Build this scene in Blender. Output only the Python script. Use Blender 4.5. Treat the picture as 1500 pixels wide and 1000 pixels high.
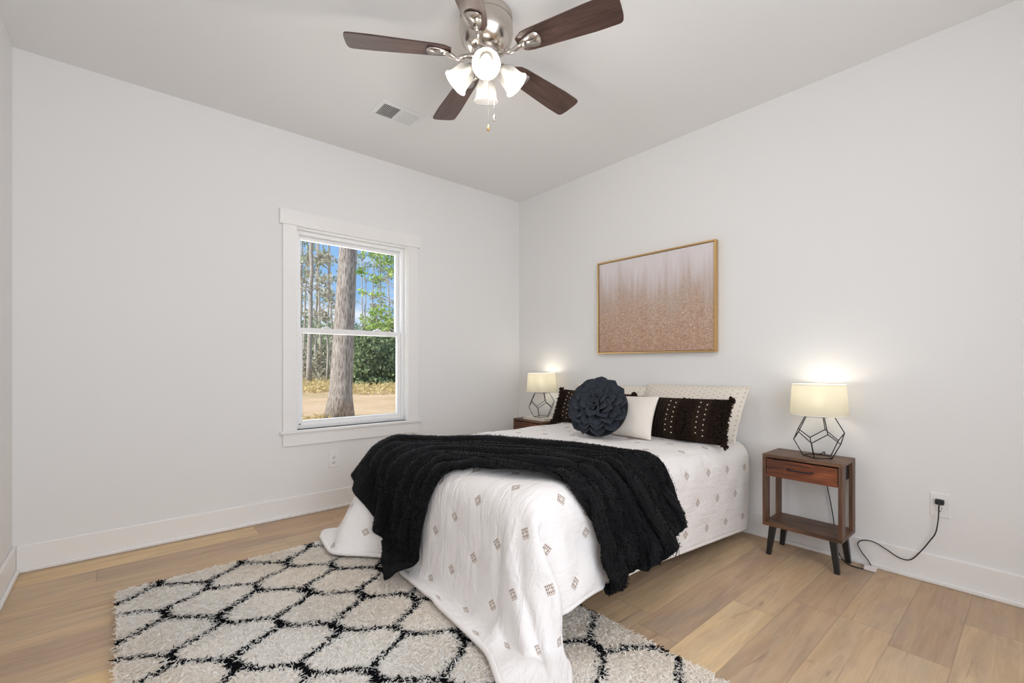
import bpy, bmesh, math, random
import numpy as np
from mathutils import Vector, Matrix

for o in list(bpy.data.objects):
    bpy.data.objects.remove(o, do_unlink=True)
SC = bpy.context.scene
COL = SC.collection
PI = math.pi
R = math.radians

# ------------------------------------------------------------------ camera
cd = bpy.data.cameras.new('camera')
cam = bpy.data.objects.new('camera', cd)
COL.objects.link(cam)
cd.sensor_width = 36.0
cd.lens = 664.0 / 1500.0 * 36.0
cd.shift_y = 31.0 / 1500.0
cd.clip_start = 0.05
cam.location = (-3.073, -3.480, 1.097)
cam.rotation_euler = (PI / 2, 0, R(49.447) - PI / 2)
SC.camera = cam

# ------------------------------------------------------------------ view
SC.view_settings.view_transform = 'Standard'
SC.view_settings.look = 'None'
SC.view_settings.exposure = 0.0
SC.view_settings.gamma = 1.0
SC.view_settings.use_curve_mapping = False
SC.cycles.max_bounces = 16
SC.cycles.diffuse_bounces = 12
SC.cycles.transparent_max_bounces = 16
SC.cycles.sample_clamp_indirect = 4.0
SC.cycles.use_denoising = True

# ------------------------------------------------------------------ world: bright spring sky with clouds
W = bpy.data.worlds.new('sky')
SC.world = W
W.use_nodes = True
wn = W.node_tree
wn.nodes.clear()
w_out = wn.nodes.new('ShaderNodeOutputWorld')
w_bg = wn.nodes.new('ShaderNodeBackground')
w_tc = wn.nodes.new('ShaderNodeTexCoord')
w_map = wn.nodes.new('ShaderNodeMapping')
w_map.inputs['Scale'].default_value = (1.6, 1.6, 4.2)
w_map.inputs['Location'].default_value = (0.35, 0.1, 0.42)
w_no = wn.nodes.new('ShaderNodeTexNoise')
w_no.inputs['Scale'].default_value = 2.2
w_no.inputs['Detail'].default_value = 7.0
w_no.inputs['Roughness'].default_value = 0.58
w_cr = wn.nodes.new('ShaderNodeValToRGB')
w_cr.color_ramp.elements[0].position = 0.44
w_cr.color_ramp.elements[0].color = (0.30, 0.54, 0.90, 1)
w_cr.color_ramp.elements[1].position = 0.60
w_cr.color_ramp.elements[1].color = (0.92, 0.95, 1.0, 1)
wn.links.new(w_tc.outputs['Generated'], w_map.inputs['Vector'])
wn.links.new(w_map.outputs['Vector'], w_no.inputs['Vector'])
wn.links.new(w_no.outputs['Fac'], w_cr.inputs['Fac'])
wn.links.new(w_cr.outputs['Color'], w_bg.inputs['Color'])
w_bg.inputs['Strength'].default_value = 1.05
wn.links.new(w_bg.outputs['Background'], w_out.inputs['Surface'])


def area_light(name, loc, rot, sx, sy, power, color=(1, 1, 1), spread=180):
    l = bpy.data.lights.new(name, 'AREA')
    l.shape = 'RECTANGLE'
    l.size, l.size_y = sx, sy
    l.energy = power
    l.color = color
    l.spread = R(spread)
    o = bpy.data.objects.new(name, l)
    COL.objects.link(o)
    o.location = loc
    o.rotation_euler = rot
    return o


def point_light(name, loc, power, color, radius=0.03, parent=None):
    l = bpy.data.lights.new(name, 'POINT')
    l.energy = power
    l.color = color
    l.shadow_soft_size = radius
    o = bpy.data.objects.new(name, l)
    COL.objects.link(o)
    o.location = loc
    if parent is not None:
        o.parent = parent
    return o


FRONT_Y = -4.15
# fill lamp added outside the made-up front window, standing in for sky light
area_light('added_fill_light', (-2.30, FRONT_Y - 0.16, 1.42), (R(90), 0, 0), 2.0, 2.2, 43, (0.975, 0.985, 1.0))
# lamp added outside the visible window to strengthen the sky light through it
area_light('added_window_light', (-1.6965, 0.34, 1.42), (R(-90), 0, 0), 0.86, 1.42, 9, (0.93, 0.97, 1.0))
sun = bpy.data.lights.new('sun', 'SUN')
sun.energy = 6.0
sun.angle = R(1.5)
sun.color = (1.0, 0.95, 0.87)
so = bpy.data.objects.new('sun', sun)
COL.objects.link(so)
so.rotation_euler = Vector((-0.85, -0.02, 0.75)).to_track_quat('Z', 'Y').to_euler()


# ------------------------------------------------------------------ node helpers
class NT:
    def __init__(self, name):
        self.m = bpy.data.materials.new(name)
        self.m.use_nodes = True
        self.t = self.m.node_tree
        self.b = self.t.nodes['Principled BSDF']
        self.out = self.t.nodes['Material Output']

    def n(self, typ, props=None, **inp):
        nd = self.t.nodes.new(typ)
        for k, v in (props or {}).items():
            setattr(nd, k, v)
        for k, v in inp.items():
            self.set(nd, k, v)
        return nd

    def set(self, nd, k, v):
        key = k.replace('_', ' ') if isinstance(k, str) else k
        s = nd.inputs[int(k[1:])] if isinstance(k, str) and k[0] == 'i' and k[1:].isdigit() else nd.inputs[key]
        if isinstance(v, bpy.types.NodeSocket):
            self.t.links.new(v, s)
        else:
            if isinstance(v, (tuple, list)) and len(v) == 3 and s.type == 'RGBA':
                v = (*v, 1)
            s.default_value = v

    def math(self, op, a, b=0.0, c=None, clamp=False):
        nd = self.t.nodes.new('ShaderNodeMath')
        nd.operation = op
        nd.use_clamp = clamp
        self.set(nd, 'i0', a)
        self.set(nd, 'i1', b)
        if c is not None:
            self.set(nd, 'i2', c)
        return nd.outputs[0]

    def mix(self, f, a, b, blend='MIX'):
        nd = self.t.nodes.new('ShaderNodeMix')
        nd.data_type = 'RGBA'
        nd.blend_type = blend
        ins = [s for s in nd.inputs if s.enabled]
        for s, v in zip([nd.inputs[0], nd.inputs[6], nd.inputs[7]], (f, a, b)):
            if isinstance(v, bpy.types.NodeSocket):
                self.t.links.new(v, s)
            else:
                s.default_value = (*v, 1) if isinstance(v, (tuple, list)) and len(v) == 3 else v
        return nd.outputs[2]

    def ramp(self, f, stops, interp='LINEAR'):
        nd = self.t.nodes.new('ShaderNodeValToRGB')
        cr = nd.color_ramp
        cr.interpolation = interp
        while len(cr.elements) < len(stops):
            cr.elements.new(0.5)
        for e, (p, c) in zip(cr.elements, stops):
            e.position = p
            e.color = (*c, 1) if len(c) == 3 else c
        self.set(nd, 'Fac', f)
        return nd.outputs['Color']

    def coord(self, which='Object'):
        return self.n('ShaderNodeTexCoord').outputs[which]

    def mapping(self, v, scale=(1, 1, 1), rot=(0, 0, 0), loc=(0, 0, 0)):
        nd = self.n('ShaderNodeMapping', Vector=v)
        nd.inputs['Scale'].default_value = scale
        nd.inputs['Rotation'].default_value = rot
        nd.inputs['Location'].default_value = loc
        return nd.outputs[0]

    def noise(self, v, scale, detail=3, rough=0.5, out='Fac', dist=0.0):
        nd = self.n('ShaderNodeTexNoise', Vector=v, Scale=scale, Detail=detail, Roughness=rough, Distortion=dist)
        return nd.outputs[out]

    def bump(self, h, strength=0.3, dist=0.01, normal=None):
        nd = self.n('ShaderNodeBump', Height=h, Strength=strength, Distance=dist)
        if normal is not None:
            self.set(nd, 'Normal', normal)
        return nd.outputs[0]

    def sep(self, v):
        return self.n('ShaderNodeSeparateXYZ', Vector=v).outputs

    def comb(self, x, y, z):
        return self.n('ShaderNodeCombineXYZ', X=x, Y=y, Z=z).outputs[0]

    def p(self, **k):
        for a, v in k.items():
            self.set(self.b, a, v)
        return self


def plain(name, col, rough=0.5, metal=0.0, **k):
    t = NT(name)
    t.p(Base_Color=(*col, 1), Roughness=rough, Metallic=metal)
    t.p(**k)
    return t.m


def srgb(r, g, b):
    f = lambda c: (c / 255 / 12.92) if c / 255 <= 0.04045 else ((c / 255 + 0.055) / 1.055) ** 2.4
    return (f(r), f(g), f(b))


M = {}


def wall_mat(name, col, rough=0.75):
    t = NT(name)
    h = t.noise(t.coord(), 240, 2)
    t.p(Base_Color=(*col, 1), Roughness=rough, Normal=t.bump(h, 0.06, 0.002))
    t.p(Specular_IOR_Level=0.25)
    return t.m


M['wall'] = wall_mat('wall_paint', (0.79, 0.782, 0.772))
M['ceil'] = wall_mat('ceiling_paint', (0.81, 0.805, 0.80), 0.85)
M['trim'] = plain('trim_paint', (0.83, 0.815, 0.80), 0.35)
M['vinyl'] = plain('white_vinyl', (0.84, 0.84, 0.84), 0.3)
M['plate'] = plain('white_plastic', (0.82, 0.81, 0.80), 0.3)
M['slot'] = plain('dark_slot', (0.05, 0.05, 0.05), 0.5)
M['black'] = plain('black_metal', (0.018, 0.018, 0.02), 0.42, 0.3)
M['blackwood'] = plain('black_painted_wood', (0.014, 0.013, 0.013), 0.4)
M['rubber'] = plain('black_rubber', (0.015, 0.015, 0.016), 0.5)
M['paper'] = plain('white_paper', (0.78, 0.72, 0.70), 0.6)
M['bookcover'] = plain('book_cover', (0.70, 0.67, 0.62), 0.5)
M['bookpages'] = plain('book_pages', (0.72, 0.68, 0.6), 0.8)
M['gold'] = plain('gold_frame', (0.62, 0.40, 0.17), 0.32, 0.85)
M['vent'] = plain('vent_white', (0.80, 0.80, 0.80), 0.4)
M['ventdark'] = plain('vent_duct', (0.10, 0.10, 0.105), 0.7)
M['chain'] = plain('chain_metal', (0.75, 0.70, 0.62), 0.25, 1.0)
M['stud'] = plain('pale_stud', (0.82, 0.76, 0.62), 0.3, 0.2)


def nickel():
    t = NT('brushed_nickel')
    c = t.coord()
    h = t.noise(t.mapping(c, (6, 6, 220)), 3, 2)
    t.p(Base_Color=(0.60, 0.555, 0.51, 1), Metallic=1.0, Roughness=t.math('MULTIPLY_ADD', h, 0.12, 0.14))
    return t.m


M['nickel'] = nickel()


def floor_mat():
    t = NT('oak_planks')
    s = t.sep(t.coord())
    x, y = s[0], s[1]
    pw, pl = 0.179, 1.22
    ry = t.math('DIVIDE', t.math('ADD', y, 20.095), pw)
    row = t.math('FLOOR', ry)
    fy = t.math('FRACT', ry)
    rr = t.n('ShaderNodeTexWhiteNoise', {'noise_dimensions': '1D'}, W=row).outputs['Value']
    rx = t.math('DIVIDE', t.math('ADD', t.math('ADD', x, 30.0), t.math('MULTIPLY', rr, 7.3)), pl)
    colm = t.math('FLOOR', rx)
    fx = t.math('FRACT', rx)
    pid = t.n('ShaderNodeTexWhiteNoise', {'noise_dimensions': '2D'}, Vector=t.comb(row, colm, 0.0))
    r1 = pid.outputs['Value']
    # grain space, shifted per plank
    gv = t.comb(t.math('ADD', x, t.math('MULTIPLY', r1, 41.0)), t.math('ADD', y, t.math('MULTIPLY', r1, 17.0)), 0.0)
    g1 = t.noise(t.mapping(gv, (1.1, 11, 1)), 2.2, 6, 0.62, dist=0.6)
    g2 = t.noise(t.mapping(gv, (3.0, 70, 1)), 3.0, 4, 0.6)
    base = t.ramp(r1, [(0.0, srgb(196, 170, 144)), (0.35, srgb(206, 180, 152)), (0.8, srgb(212, 187, 157)), (0.93, srgb(220, 194, 158)), (1.0, srgb(232, 204, 160))])
    cid = t.math('FLOOR', t.math('DIVIDE', t.math('ADD', 28.8, t.math('MULTIPLY', rr, 7.3)), pl))
    pale = t.math('MULTIPLY', t.math('COMPARE', row, 97.0, 0.1), t.math('COMPARE', colm, cid, 0.1))
    base = t.mix(t.math('MULTIPLY', pale, 0.65), base, srgb(240, 212, 168))
    g0 = t.noise(t.mapping(gv, (0.9, 4.5, 1)), 1.6, 4, 0.6, dist=0.8)
    c = t.mix(t.ramp(g0, [(0.36, (0, 0, 0)), (0.64, (0.75, 0.75, 0.75))]), t.mix(1.0, base, (0.80, 0.80, 0.82), 'MULTIPLY'), t.mix(1.0, base, (1.04, 0.97, 0.84), 'MULTIPLY'))
    c = t.mix(t.math('MULTIPLY', t.ramp(g1, [(0.38, (1, 1, 1)), (0.60, (0, 0, 0))]), 0.5), c, t.mix(1.0, c, (0.70, 0.64, 0.58), 'MULTIPLY'))
    c = t.mix(t.math('MULTIPLY', t.ramp(g2, [(0.35, (1, 1, 1)), (0.6, (0, 0, 0))]), 0.20), c, (0.30, 0.20, 0.13))
    # knots and mineral streaks
    kn = t.noise(t.mapping(gv, (2.4, 8.0, 1)), 1.0, 3, 0.5, dist=1.4)
    c = t.mix(t.math('MULTIPLY', t.ramp(kn, [(0.65, (0, 0, 0)), (0.78, (1, 1, 1))]), 0.55), c, (0.15, 0.10, 0.07))
    stn = t.noise(t.mapping(gv, (1.3, 26.0, 1)), 1.0, 2, 0.4, dist=0.9)
    c = t.mix(t.math('MULTIPLY', t.ramp(stn, [(0.70, (0, 0, 0)), (0.77, (1, 1, 1))]), 0.55), c, (0.13, 0.095, 0.07))
    jy = t.math('LESS_THAN', t.math('MINIMUM', fy, t.math('SUBTRACT', 1.0, fy)), 0.007)
    jx = t.math('LESS_THAN', t.math('MINIMUM', fx, t.math('SUBTRACT', 1.0, fx)), 0.0013)
    j = t.math('MAXIMUM', jy, jx)
    c = t.mix(t.math('MULTIPLY', j, 0.4), c, (0.12, 0.08, 0.05))
    h = t.math('SUBTRACT', t.math('MULTIPLY', g2, 0.2), j)
    t.p(Base_Color=c, Roughness=t.math('MULTIPLY_ADD', g2, 0.15, 0.36), Normal=t.bump(h, 0.12, 0.003))
    t.p(Specular_IOR_Level=0.4)
    return t.m


M['floor'] = floor_mat()


def wood(name, dark, mid, light, axis=1, scale=1.0, rough=0.45, contrast=1.0):
    t = NT(name)
    c = t.coord()
    sc = [9 * scale] * 3
    sc[axis] = 1.1 * scale
    g = t.noise(t.mapping(c, tuple(sc)), 3.0, 6, 0.65, dist=0.8)
    sc2 = [60 * scale] * 3
    sc2[axis] = 2.5 * scale
    g2 = t.noise(t.mapping(c, tuple(sc2)), 3.0, 3, 0.6)
    col = t.ramp(g, [(0.33, dark), (0.5, mid), (0.68, light)])
    col = t.mix(t.math('MULTIPLY', t.ramp(g2, [(0.4, (1, 1, 1)), (0.6, (0, 0, 0))]), 0.4 * contrast), col, dark)
    t.p(Base_Color=col, Roughness=rough, Normal=t.bump(g2, 0.1, 0.002))
    return t.m


M['walnut_y'] = wood('rustic_walnut', srgb(62, 41, 28), srgb(100, 70, 50), srgb(134, 100, 75), 1)
M['walnut_z'] = wood('rustic_walnut_upright', srgb(62, 41, 28), srgb(98, 68, 48), srgb(128, 94, 70), 2)
M['drawer'] = wood('reddish_drawer_wood', srgb(44, 26, 18), srgb(118, 62, 36), srgb(160, 90, 52), 1, 0.9)
M['blade'] = wood('dark_walnut_blade', srgb(56, 38, 32), srgb(82, 60, 53), srgb(100, 76, 69), 0, 1.2, 0.32, 0.8)


def canvas_mat():
    t = NT('abstract_canvas')
    uv = t.sep(t.coord('UV'))
    u, v = uv[0], uv[1]
    st = t.noise(t.comb(t.math('MULTIPLY', u, 34.0), t.math('MULTIPLY', v, 1.6), 0.0), 1.0, 4, 0.6)
    st2 = t.noise(t.comb(t.math('MULTIPLY', u, 7.0), t.math('MULTIPLY', v, 0.8), 3.0), 1.0, 3, 0.5)
    vv = t.math('ADD', v, t.math('MULTIPLY', t.math('SUBTRACT', st, 0.5), 0.55))
    vv = t.math('ADD', vv, t.math('MULTIPLY', t.math('SUBTRACT', st2, 0.5), 0.5))
    c = t.ramp(vv, [(0.02, srgb(172, 124, 98)), (0.18, srgb(178, 140, 114)), (0.4, srgb(180, 153, 130)), (0.58, srgb(182, 162, 150)),
                    (0.74, srgb(202, 190, 187)), (0.95, srgb(216, 209, 210))])
    sp = t.n('ShaderNodeTexVoronoi', Vector=t.comb(t.math('MULTIPLY', u, 150.0), t.math('MULTIPLY', v, 115.0), 0.0), Scale=1.0)
    rnd = t.sep(sp.outputs['Color'])
    fac = t.math('MULTIPLY', t.math('SUBTRACT', 1.0, t.ramp(vv, [(0.35, (0, 0, 0)), (0.8, (1, 1, 1))])), 0.8)
    spc = t.ramp(rnd[0], [(0.0, srgb(112, 84, 70)), (0.35, srgb(176, 130, 96)), (0.65, srgb(184, 164, 152)), (0.88, srgb(206, 168, 122)), (1.0, srgb(240, 226, 212))])
    c = t.mix(t.math('MULTIPLY', fac, 0.6), c, spc)
    hl = t.noise(t.comb(t.math('MULTIPLY', u, 220.0), t.math('MULTIPLY', v, 12.0), 0.0), 1.0, 2)
    c = t.mix(t.math('MULTIPLY', hl, 0.16), c, srgb(222, 214, 214))
    t.p(Base_Color=c, Roughness=0.6, Normal=t.bump(rnd[1], 0.12, 0.002))
    return t.m


M['canvas'] = canvas_mat()


def comforter_mat():
    t = NT('white_quilted_cotton')
    uv = t.sep(t.coord('UV'))          # metres along and across the sheet
    u, v = uv[0], uv[1]
    A, B = 0.232, 0.300
    base = srgb(236, 232, 230)

    def diamond(off):
        a = t.math('DIVIDE', t.math('ADD', u, A * off[0]), A)
        b = t.math('DIVIDE', t.math('ADD', v, B * off[1]), B)
        du = t.math('MULTIPLY', t.math('SUBTRACT', t.math('FRACT', a), 0.5), A)
        dv = t.math('MULTIPLY', t.math('SUBTRACT', t.math('FRACT', b), 0.5), B)
        # rotate by 45 degrees: each motif is a small stitched diamond
        p = t.math('MULTIPLY', t.math('ADD', du, dv), 0.7071)
        q = t.math('MULTIPLY', t.math('SUBTRACT', du, dv), 0.7071)
        m = t.math('MAXIMUM', t.math('ABSOLUTE', p), t.math('ABSOLUTE', q))
        inside = t.math('LESS_THAN', m, 0.0175)
        hole = t.math('LESS_THAN', m, 0.0045)
        sp = t.math('LESS_THAN', t.math('FRACT', t.math('DIVIDE', t.math('ADD', p, 1.0), 0.0076)), 0.62)
        sq = t.math('LESS_THAN', t.math('FRACT', t.math('DIVIDE', t.math('ADD', q, 1.0), 0.0114)), 0.78)
        st = t.math('MULTIPLY', t.math('MULTIPLY', sp, sq), inside)
        st = t.math('MULTIPLY', st, t.math('SUBTRACT', 1.0, hole))
        # pucker: distance to the motif
        d = t.math('SQRT', t.math('ADD', t.math('MULTIPLY', du, du), t.math('MULTIPLY', dv, dv)))
        return st, inside, d

    s1, i1, d1 = diamond((0.13, 0.22))
    s2, i2, d2 = diamond((0.63, 0.72))
    st = t.math('MAXIMUM', s1, s2)
    ins = t.math('MAXIMUM', i1, i2)
    col = t.mix(t.math('MULTIPLY', ins, 0.35), base, srgb(214, 200, 188))
    col = t.mix(st, col, srgb(142, 118, 99))
    d = t.math('MINIMUM', d1, d2)
    puff = t.math('MINIMUM', t.math('DIVIDE', d, 0.11), 1.0)
    puff = t.math('SUBTRACT', 1.0, t.math('POWER', t.math('SUBTRACT', 1.0, puff), 2.0))
    wr = t.noise(t.comb(t.math('MULTIPLY', u, 7.0), t.math('MULTIPLY', v, 9.0), 0.0), 1.6, 4, 0.6, dist=0.5)
    wr2 = t.noise(t.comb(t.math('MULTIPLY', u, 2.6), t.math('MULTIPLY', v, 24.0), 4.0), 1.3, 3, 0.55, dist=0.4)
    wr = t.math('ADD', wr, t.math('MULTIPLY', wr2, 0.7))
    weave = t.noise(t.comb(u, v, 0.0), 700, 1)
    h = t.math('ADD', t.math('MULTIPLY', puff, 1.0), t.math('MULTIPLY', wr, 1.1))
    n1 = t.bump(h, 0.75, 0.012)
    n2 = t.bump(weave, 0.08, 0.001, n1)
    t.p(Base_Color=col, Roughness=0.85, Normal=n2, Sheen_Weight=0.15)
    t.p(Specular_IOR_Level=0.2)
    return t.m


M['comforter'] = comforter_mat()


def chenille(name, col, hi, ribs=260.0, axis=1, sheen=0.6):
    t = NT(name)
    uv = t.sep(t.coord('UV'))
    n = t.noise(t.comb(t.math('MULTIPLY', uv[0], 1.0), uv[1], 0.0), 190, 3, 0.7)
    nb = t.noise(t.comb(uv[0], uv[1], 2.0), 14, 3, 0.6)
    if axis == 1:
        w = t.noise(t.comb(t.math('MULTIPLY', uv[0], 5.0), t.math('MULTIPLY', uv[1], ribs * 0.3), 0.0), 1.0, 3, 0.6)
        w = t.math('MULTIPLY_ADD', w, 2.0, -1.0)
    else:
        w = t.math('SINE', t.math('ADD', t.math('MULTIPLY', uv[axis], ribs), t.math('MULTIPLY', nb, 5.0)))
    fac = t.math('MULTIPLY_ADD', w, 0.22, t.math('MULTIPLY', n, 0.9))
    c = t.ramp(fac, [(0.25, col), (0.8, hi)])
    t.p(Base_Color=c, Roughness=0.85, Sheen_Weight=sheen, Sheen_Roughness=0.4,
        Normal=t.bump(t.math('MULTIPLY_ADD', w, 0.5, n), 1.0, 0.010))
    t.p(Sheen_Tint=(*hi, 1), Specular_IOR_Level=0.1)
    return t.m


M['throw'] = chenille('black_chenille', (0.0018, 0.0018, 0.0022), (0.020, 0.021, 0.024), 210.0, 1, 0.06)
for k_, v_ in (('Roughness', 0.6), ('Specular IOR Level', 0.16)):
    M['throw'].node_tree.nodes['Principled BSDF'].inputs[k_].default_value = v_
M['ribbed'] = chenille('dark_brown_ribbed', srgb(34, 26, 22), srgb(58, 46, 40), 300.0, 0, 0.12)
M['browncloth'] = chenille('dark_brown_cloth', srgb(48, 37, 28), srgb(70, 54, 42), 500.0, 0, 0.1)
M['tuft'] = plain('dark_brown_tuft', srgb(47, 36, 29), 0.95, Specular_IOR_Level=0.1)
M['tuftcloth'] = chenille('dark_tuft_ground', srgb(30, 23, 20), srgb(50, 40, 34), 90.0, 0, 0.1)


def fabric(name, col, scale=500, pattern=None, rough=0.9):
    t = NT(name)
    uv = t.coord('UV')
    n = t.noise(uv, scale, 2)
    wr = t.noise(uv, 9, 3, 0.55)
    c = col
    base = t.mix(0.0, col, col)
    if pattern:
        s = t.sep(uv)
        du = t.math('SUBTRACT', t.math('FRACT', t.math('MULTIPLY', s[0], pattern[0])), 0.5)
        dv = t.math('SUBTRACT', t.math('FRACT', t.math('ADD', t.math('MULTIPLY', s[1], pattern[0]),
                                                     t.math('MULTIPLY', t.math('FLOOR', t.math('MULTIPLY', s[0], pattern[0])), 0.5))), 0.5)
        d = t.math('ADD', t.math('ABSOLUTE', du), t.math('ABSOLUTE', dv))
        base = t.mix(t.math('LESS_THAN', d, 0.24), col, pattern[1])
    h = t.math('ADD', t.math('MULTIPLY', wr, 2.2), t.math('MULTIPLY', n, 0.25))
    t.p(Base_Color=base, Roughness=rough, Normal=t.bump(h, 0.3, 0.008), Sheen_Weight=0.1)
    t.p(Specular_IOR_Level=0.2)
    return t.m


M['sham'] = fabric('cream_sham_cotton', srgb(226, 218, 206), 400, (30.0, srgb(204, 192, 180)))
M['hem'] = plain('white_piping', srgb(236, 232, 230), 0.85, Specular_IOR_Level=0.2)
M['linen'] = fabric('white_linen', srgb(232, 224, 215), 650)
M['felt'] = fabric('charcoal_felt', srgb(47, 52, 60), 300)
M['feltdark'] = fabric('dark_felt', srgb(24, 26, 30), 300)
M['mattress'] = fabric('mattress_ticking', srgb(228, 226, 224), 300)


def shade_mat(name, col, transp, trans, diff):
    t = NT(name)
    # what is neither passed on nor reflected is absorbed
    k2 = lambda f: tuple(min(1.0, x * f * 2) for x in col) + (1,)
    a = t.n('ShaderNodeBsdfTranslucent', Color=k2(trans)).outputs[0]
    b = t.n('ShaderNodeBsdfDiffuse', Color=k2(diff)).outputs[0]
    c = t.n('ShaderNodeBsdfTransparent', Color=(*col, 1)).outputs[0]
    m1 = t.n('ShaderNodeMixShader', Fac=0.5)
    t.t.links.new(a, m1.inputs[1])
    t.t.links.new(b, m1.inputs[2])
    m2 = t.n('ShaderNodeMixShader', Fac=transp)
    t.t.links.new(m1.outputs[0], m2.inputs[1])
    t.t.links.new(c, m2.inputs[2])
    t.t.links.new(m2.outputs[0], t.out.inputs['Surface'])
    return t.m


M['drum'] = shade_mat('linen_lampshade', (0.94, 0.89, 0.72), 0.02, 0.28, 0.46)
M['bell'] = shade_mat('frosted_bell_glass', (0.98, 0.955, 0.92), 0.12, 0.014, 0.30)


def glow(name, col, s):
    t = NT(name)
    t.p(Base_Color=(1, 1, 1, 1), Emission_Color=(*col, 1), Emission_Strength=s)
    return t.m


M['bulb'] = glow('lit_bulb', (1.0, 0.93, 0.82), 6.0)


def glass():
    t = NT('window_glass')
    fr = t.n('ShaderNodeFresnel', IOR=1.45).outputs[0]
    tr = t.n('ShaderNodeBsdfTransparent', Color=(0.97, 0.98, 0.975, 1)).outputs[0]
    gl = t.n('ShaderNodeBsdfGlossy', Color=(1, 1, 1, 1), Roughness=0.02).outputs[0]
    m = t.n('ShaderNodeMixShader', Fac=t.math('MULTIPLY', fr, 0.2))
    t.t.links.new(tr, m.inputs[1])
    t.t.links.new(gl, m.inputs[2])
    t.t.links.new(m.outputs[0], t.out.inputs['Surface'])
    return t.m


M['glass'] = glass()


def attr_mat(name, rough=0.9, sheen=0.0):
    t = NT(name)
    a = t.n('ShaderNodeVertexColor', {'layer_name': 'col'}).outputs['Color']
    t.p(Base_Color=a, Roughness=rough, Sheen_Weight=sheen)
    t.p(Specular_IOR_Level=0.15)
    return t.m


def pile_mat():
    t = NT('rug_pile')
    a = t.n('ShaderNodeVertexColor', {'layer_name': 'col'}).outputs['Color']
    t.p(Base_Color=a, Roughness=0.95, Specular_IOR_Level=0.1, Sheen_Weight=0.25, Sheen_Roughness=0.5)
    t.p(Sheen_Tint=a)
    tl = t.n('ShaderNodeBsdfTranslucent', Color=a).outputs[0]
    m = t.n('ShaderNodeMixShader', Fac=0.5)
    t.t.links.new(t.b.outputs[0], m.inputs[1])
    t.t.links.new(tl, m.inputs[2])
    t.t.links.new(m.outputs[0], t.out.inputs['Surface'])
    return t.m


M['pile'] = pile_mat()


def bark(name, c0, c1, c2, vs=7.0):
    t = NT(name)
    c = t.coord()
    v = t.n('ShaderNodeTexVoronoi', Vector=t.mapping(c, (vs, vs, vs * 0.22)), Scale=2.6, Randomness=1.0)
    n = t.noise(t.mapping(c, (12, 12, 3.0)), 3.0, 6, 0.7)
    f = t.math('ADD', t.math('MULTIPLY', v.outputs['Distance'], 0.38), t.math('MULTIPLY', n, 0.9))
    col = t.ramp(f, [(0.3, c0), (0.55, c1), (0.8, c2)])
    t.p(Base_Color=col, Roughness=0.95, Normal=t.bump(f, 0.9, 0.05))
    return t.m


M['bark'] = bark('pine_bark', srgb(92, 82, 76), srgb(146, 135, 128), srgb(188, 180, 174), 9)
M['thinbark'] = bark('grey_bark', srgb(110, 102, 96), srgb(160, 152, 146), srgb(196, 190, 184), 14)


def ground_mat():
    t = NT('dirt_and_dry_grass')
    c = t.coord()
    n = t.noise(c, 0.35, 5, 0.6)
    n2 = t.noise(c, 5.0, 5, 0.7)
    col = t.ramp(n, [(0.40, srgb(206, 180, 150)), (0.52, srgb(196, 168, 134)), (0.66, srgb(160, 148, 104))])
    col = t.mix(t.math('MULTIPLY', n2, 0.5), col, srgb(150, 122, 92))
    t.p(Base_Color=col, Roughness=1.0, Normal=t.bump(n2, 0.5, 0.1))
    return t.m


M['ground'] = ground_mat()


def leaf(name, a, b):
    t = NT(name)
    i = t.noise(t.coord(), 2.3, 2)
    col = t.ramp(i, [(0.35, a), (0.65, b)])
    t.p(Base_Color=col, Roughness=0.8)
    tl = t.n('ShaderNodeBsdfTranslucent', Color=col).outputs[0]
    m = t.n('ShaderNodeMixShader', Fac=0.35)
    t.t.links.new(t.b.outputs[0], m.inputs[1])
    t.t.links.new(tl, m.inputs[2])
    t.t.links.new(m.outputs[0], t.out.inputs['Surface'])
    return t.m


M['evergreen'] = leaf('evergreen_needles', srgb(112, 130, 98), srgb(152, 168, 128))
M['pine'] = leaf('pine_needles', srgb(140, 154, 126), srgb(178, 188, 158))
M['spring'] = leaf('spring_leaves', srgb(140, 170, 92), srgb(186, 205, 132))
M['twig'] = leaf('bare_twigs', srgb(150, 146, 130), srgb(186, 182, 164))
M['drygrass'] = leaf('dry_grass', srgb(190, 170, 120), srgb(214, 198, 150))
M['roofing'] = plain('exterior_siding', (0.7, 0.7, 0.68), 0.7)


# ------------------------------------------------------------------ mesh helpers
def new_obj(name, me, parent=None):
    o = bpy.data.objects.new(name, me)
    COL.objects.link(o)
    if parent is not None:
        o.parent = parent
    return o


def mesh_of(name, bm, mat, smooth=False):
    me = bpy.data.meshes.new(name)
    bmesh.ops.recalc_face_normals(bm, faces=bm.faces)
    bm.to_mesh(me)
    bm.free()
    if mat is not None:
        for m in (mat if isinstance(mat, (list, tuple)) else [mat]):
            me.materials.append(m)
    if smooth:
        me.shade_smooth()
    return me


def obj(name, bm, mat, parent=None, smooth=False, bevel=0.0, seg=2):
    o = new_obj(name, mesh_of(name, bm, mat, smooth), parent)
    if bevel:
        b = o.modifiers.new('bevel', 'BEVEL')
        b.width = bevel
        b.segments = seg
        b.limit_method = 'ANGLE'
        b.angle_limit = R(40)
    return o


def box(bm, x0, x1, y0, y1, z0, z1, mtx=None):
    vs = [bm.verts.new((x, y, z)) for z in (z0, z1) for y in (y0, y1) for x in (x0, x1)]
    for f in ((0, 2, 3, 1), (4, 5, 7, 6), (0, 1, 5, 4), (2, 6, 7, 3), (0, 4, 6, 2), (1, 3, 7, 5)):
        bm.faces.new([vs[i] for i in f])
    if mtx is not None:
        bmesh.ops.transform(bm, matrix=mtx, verts=vs)
    return vs


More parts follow.
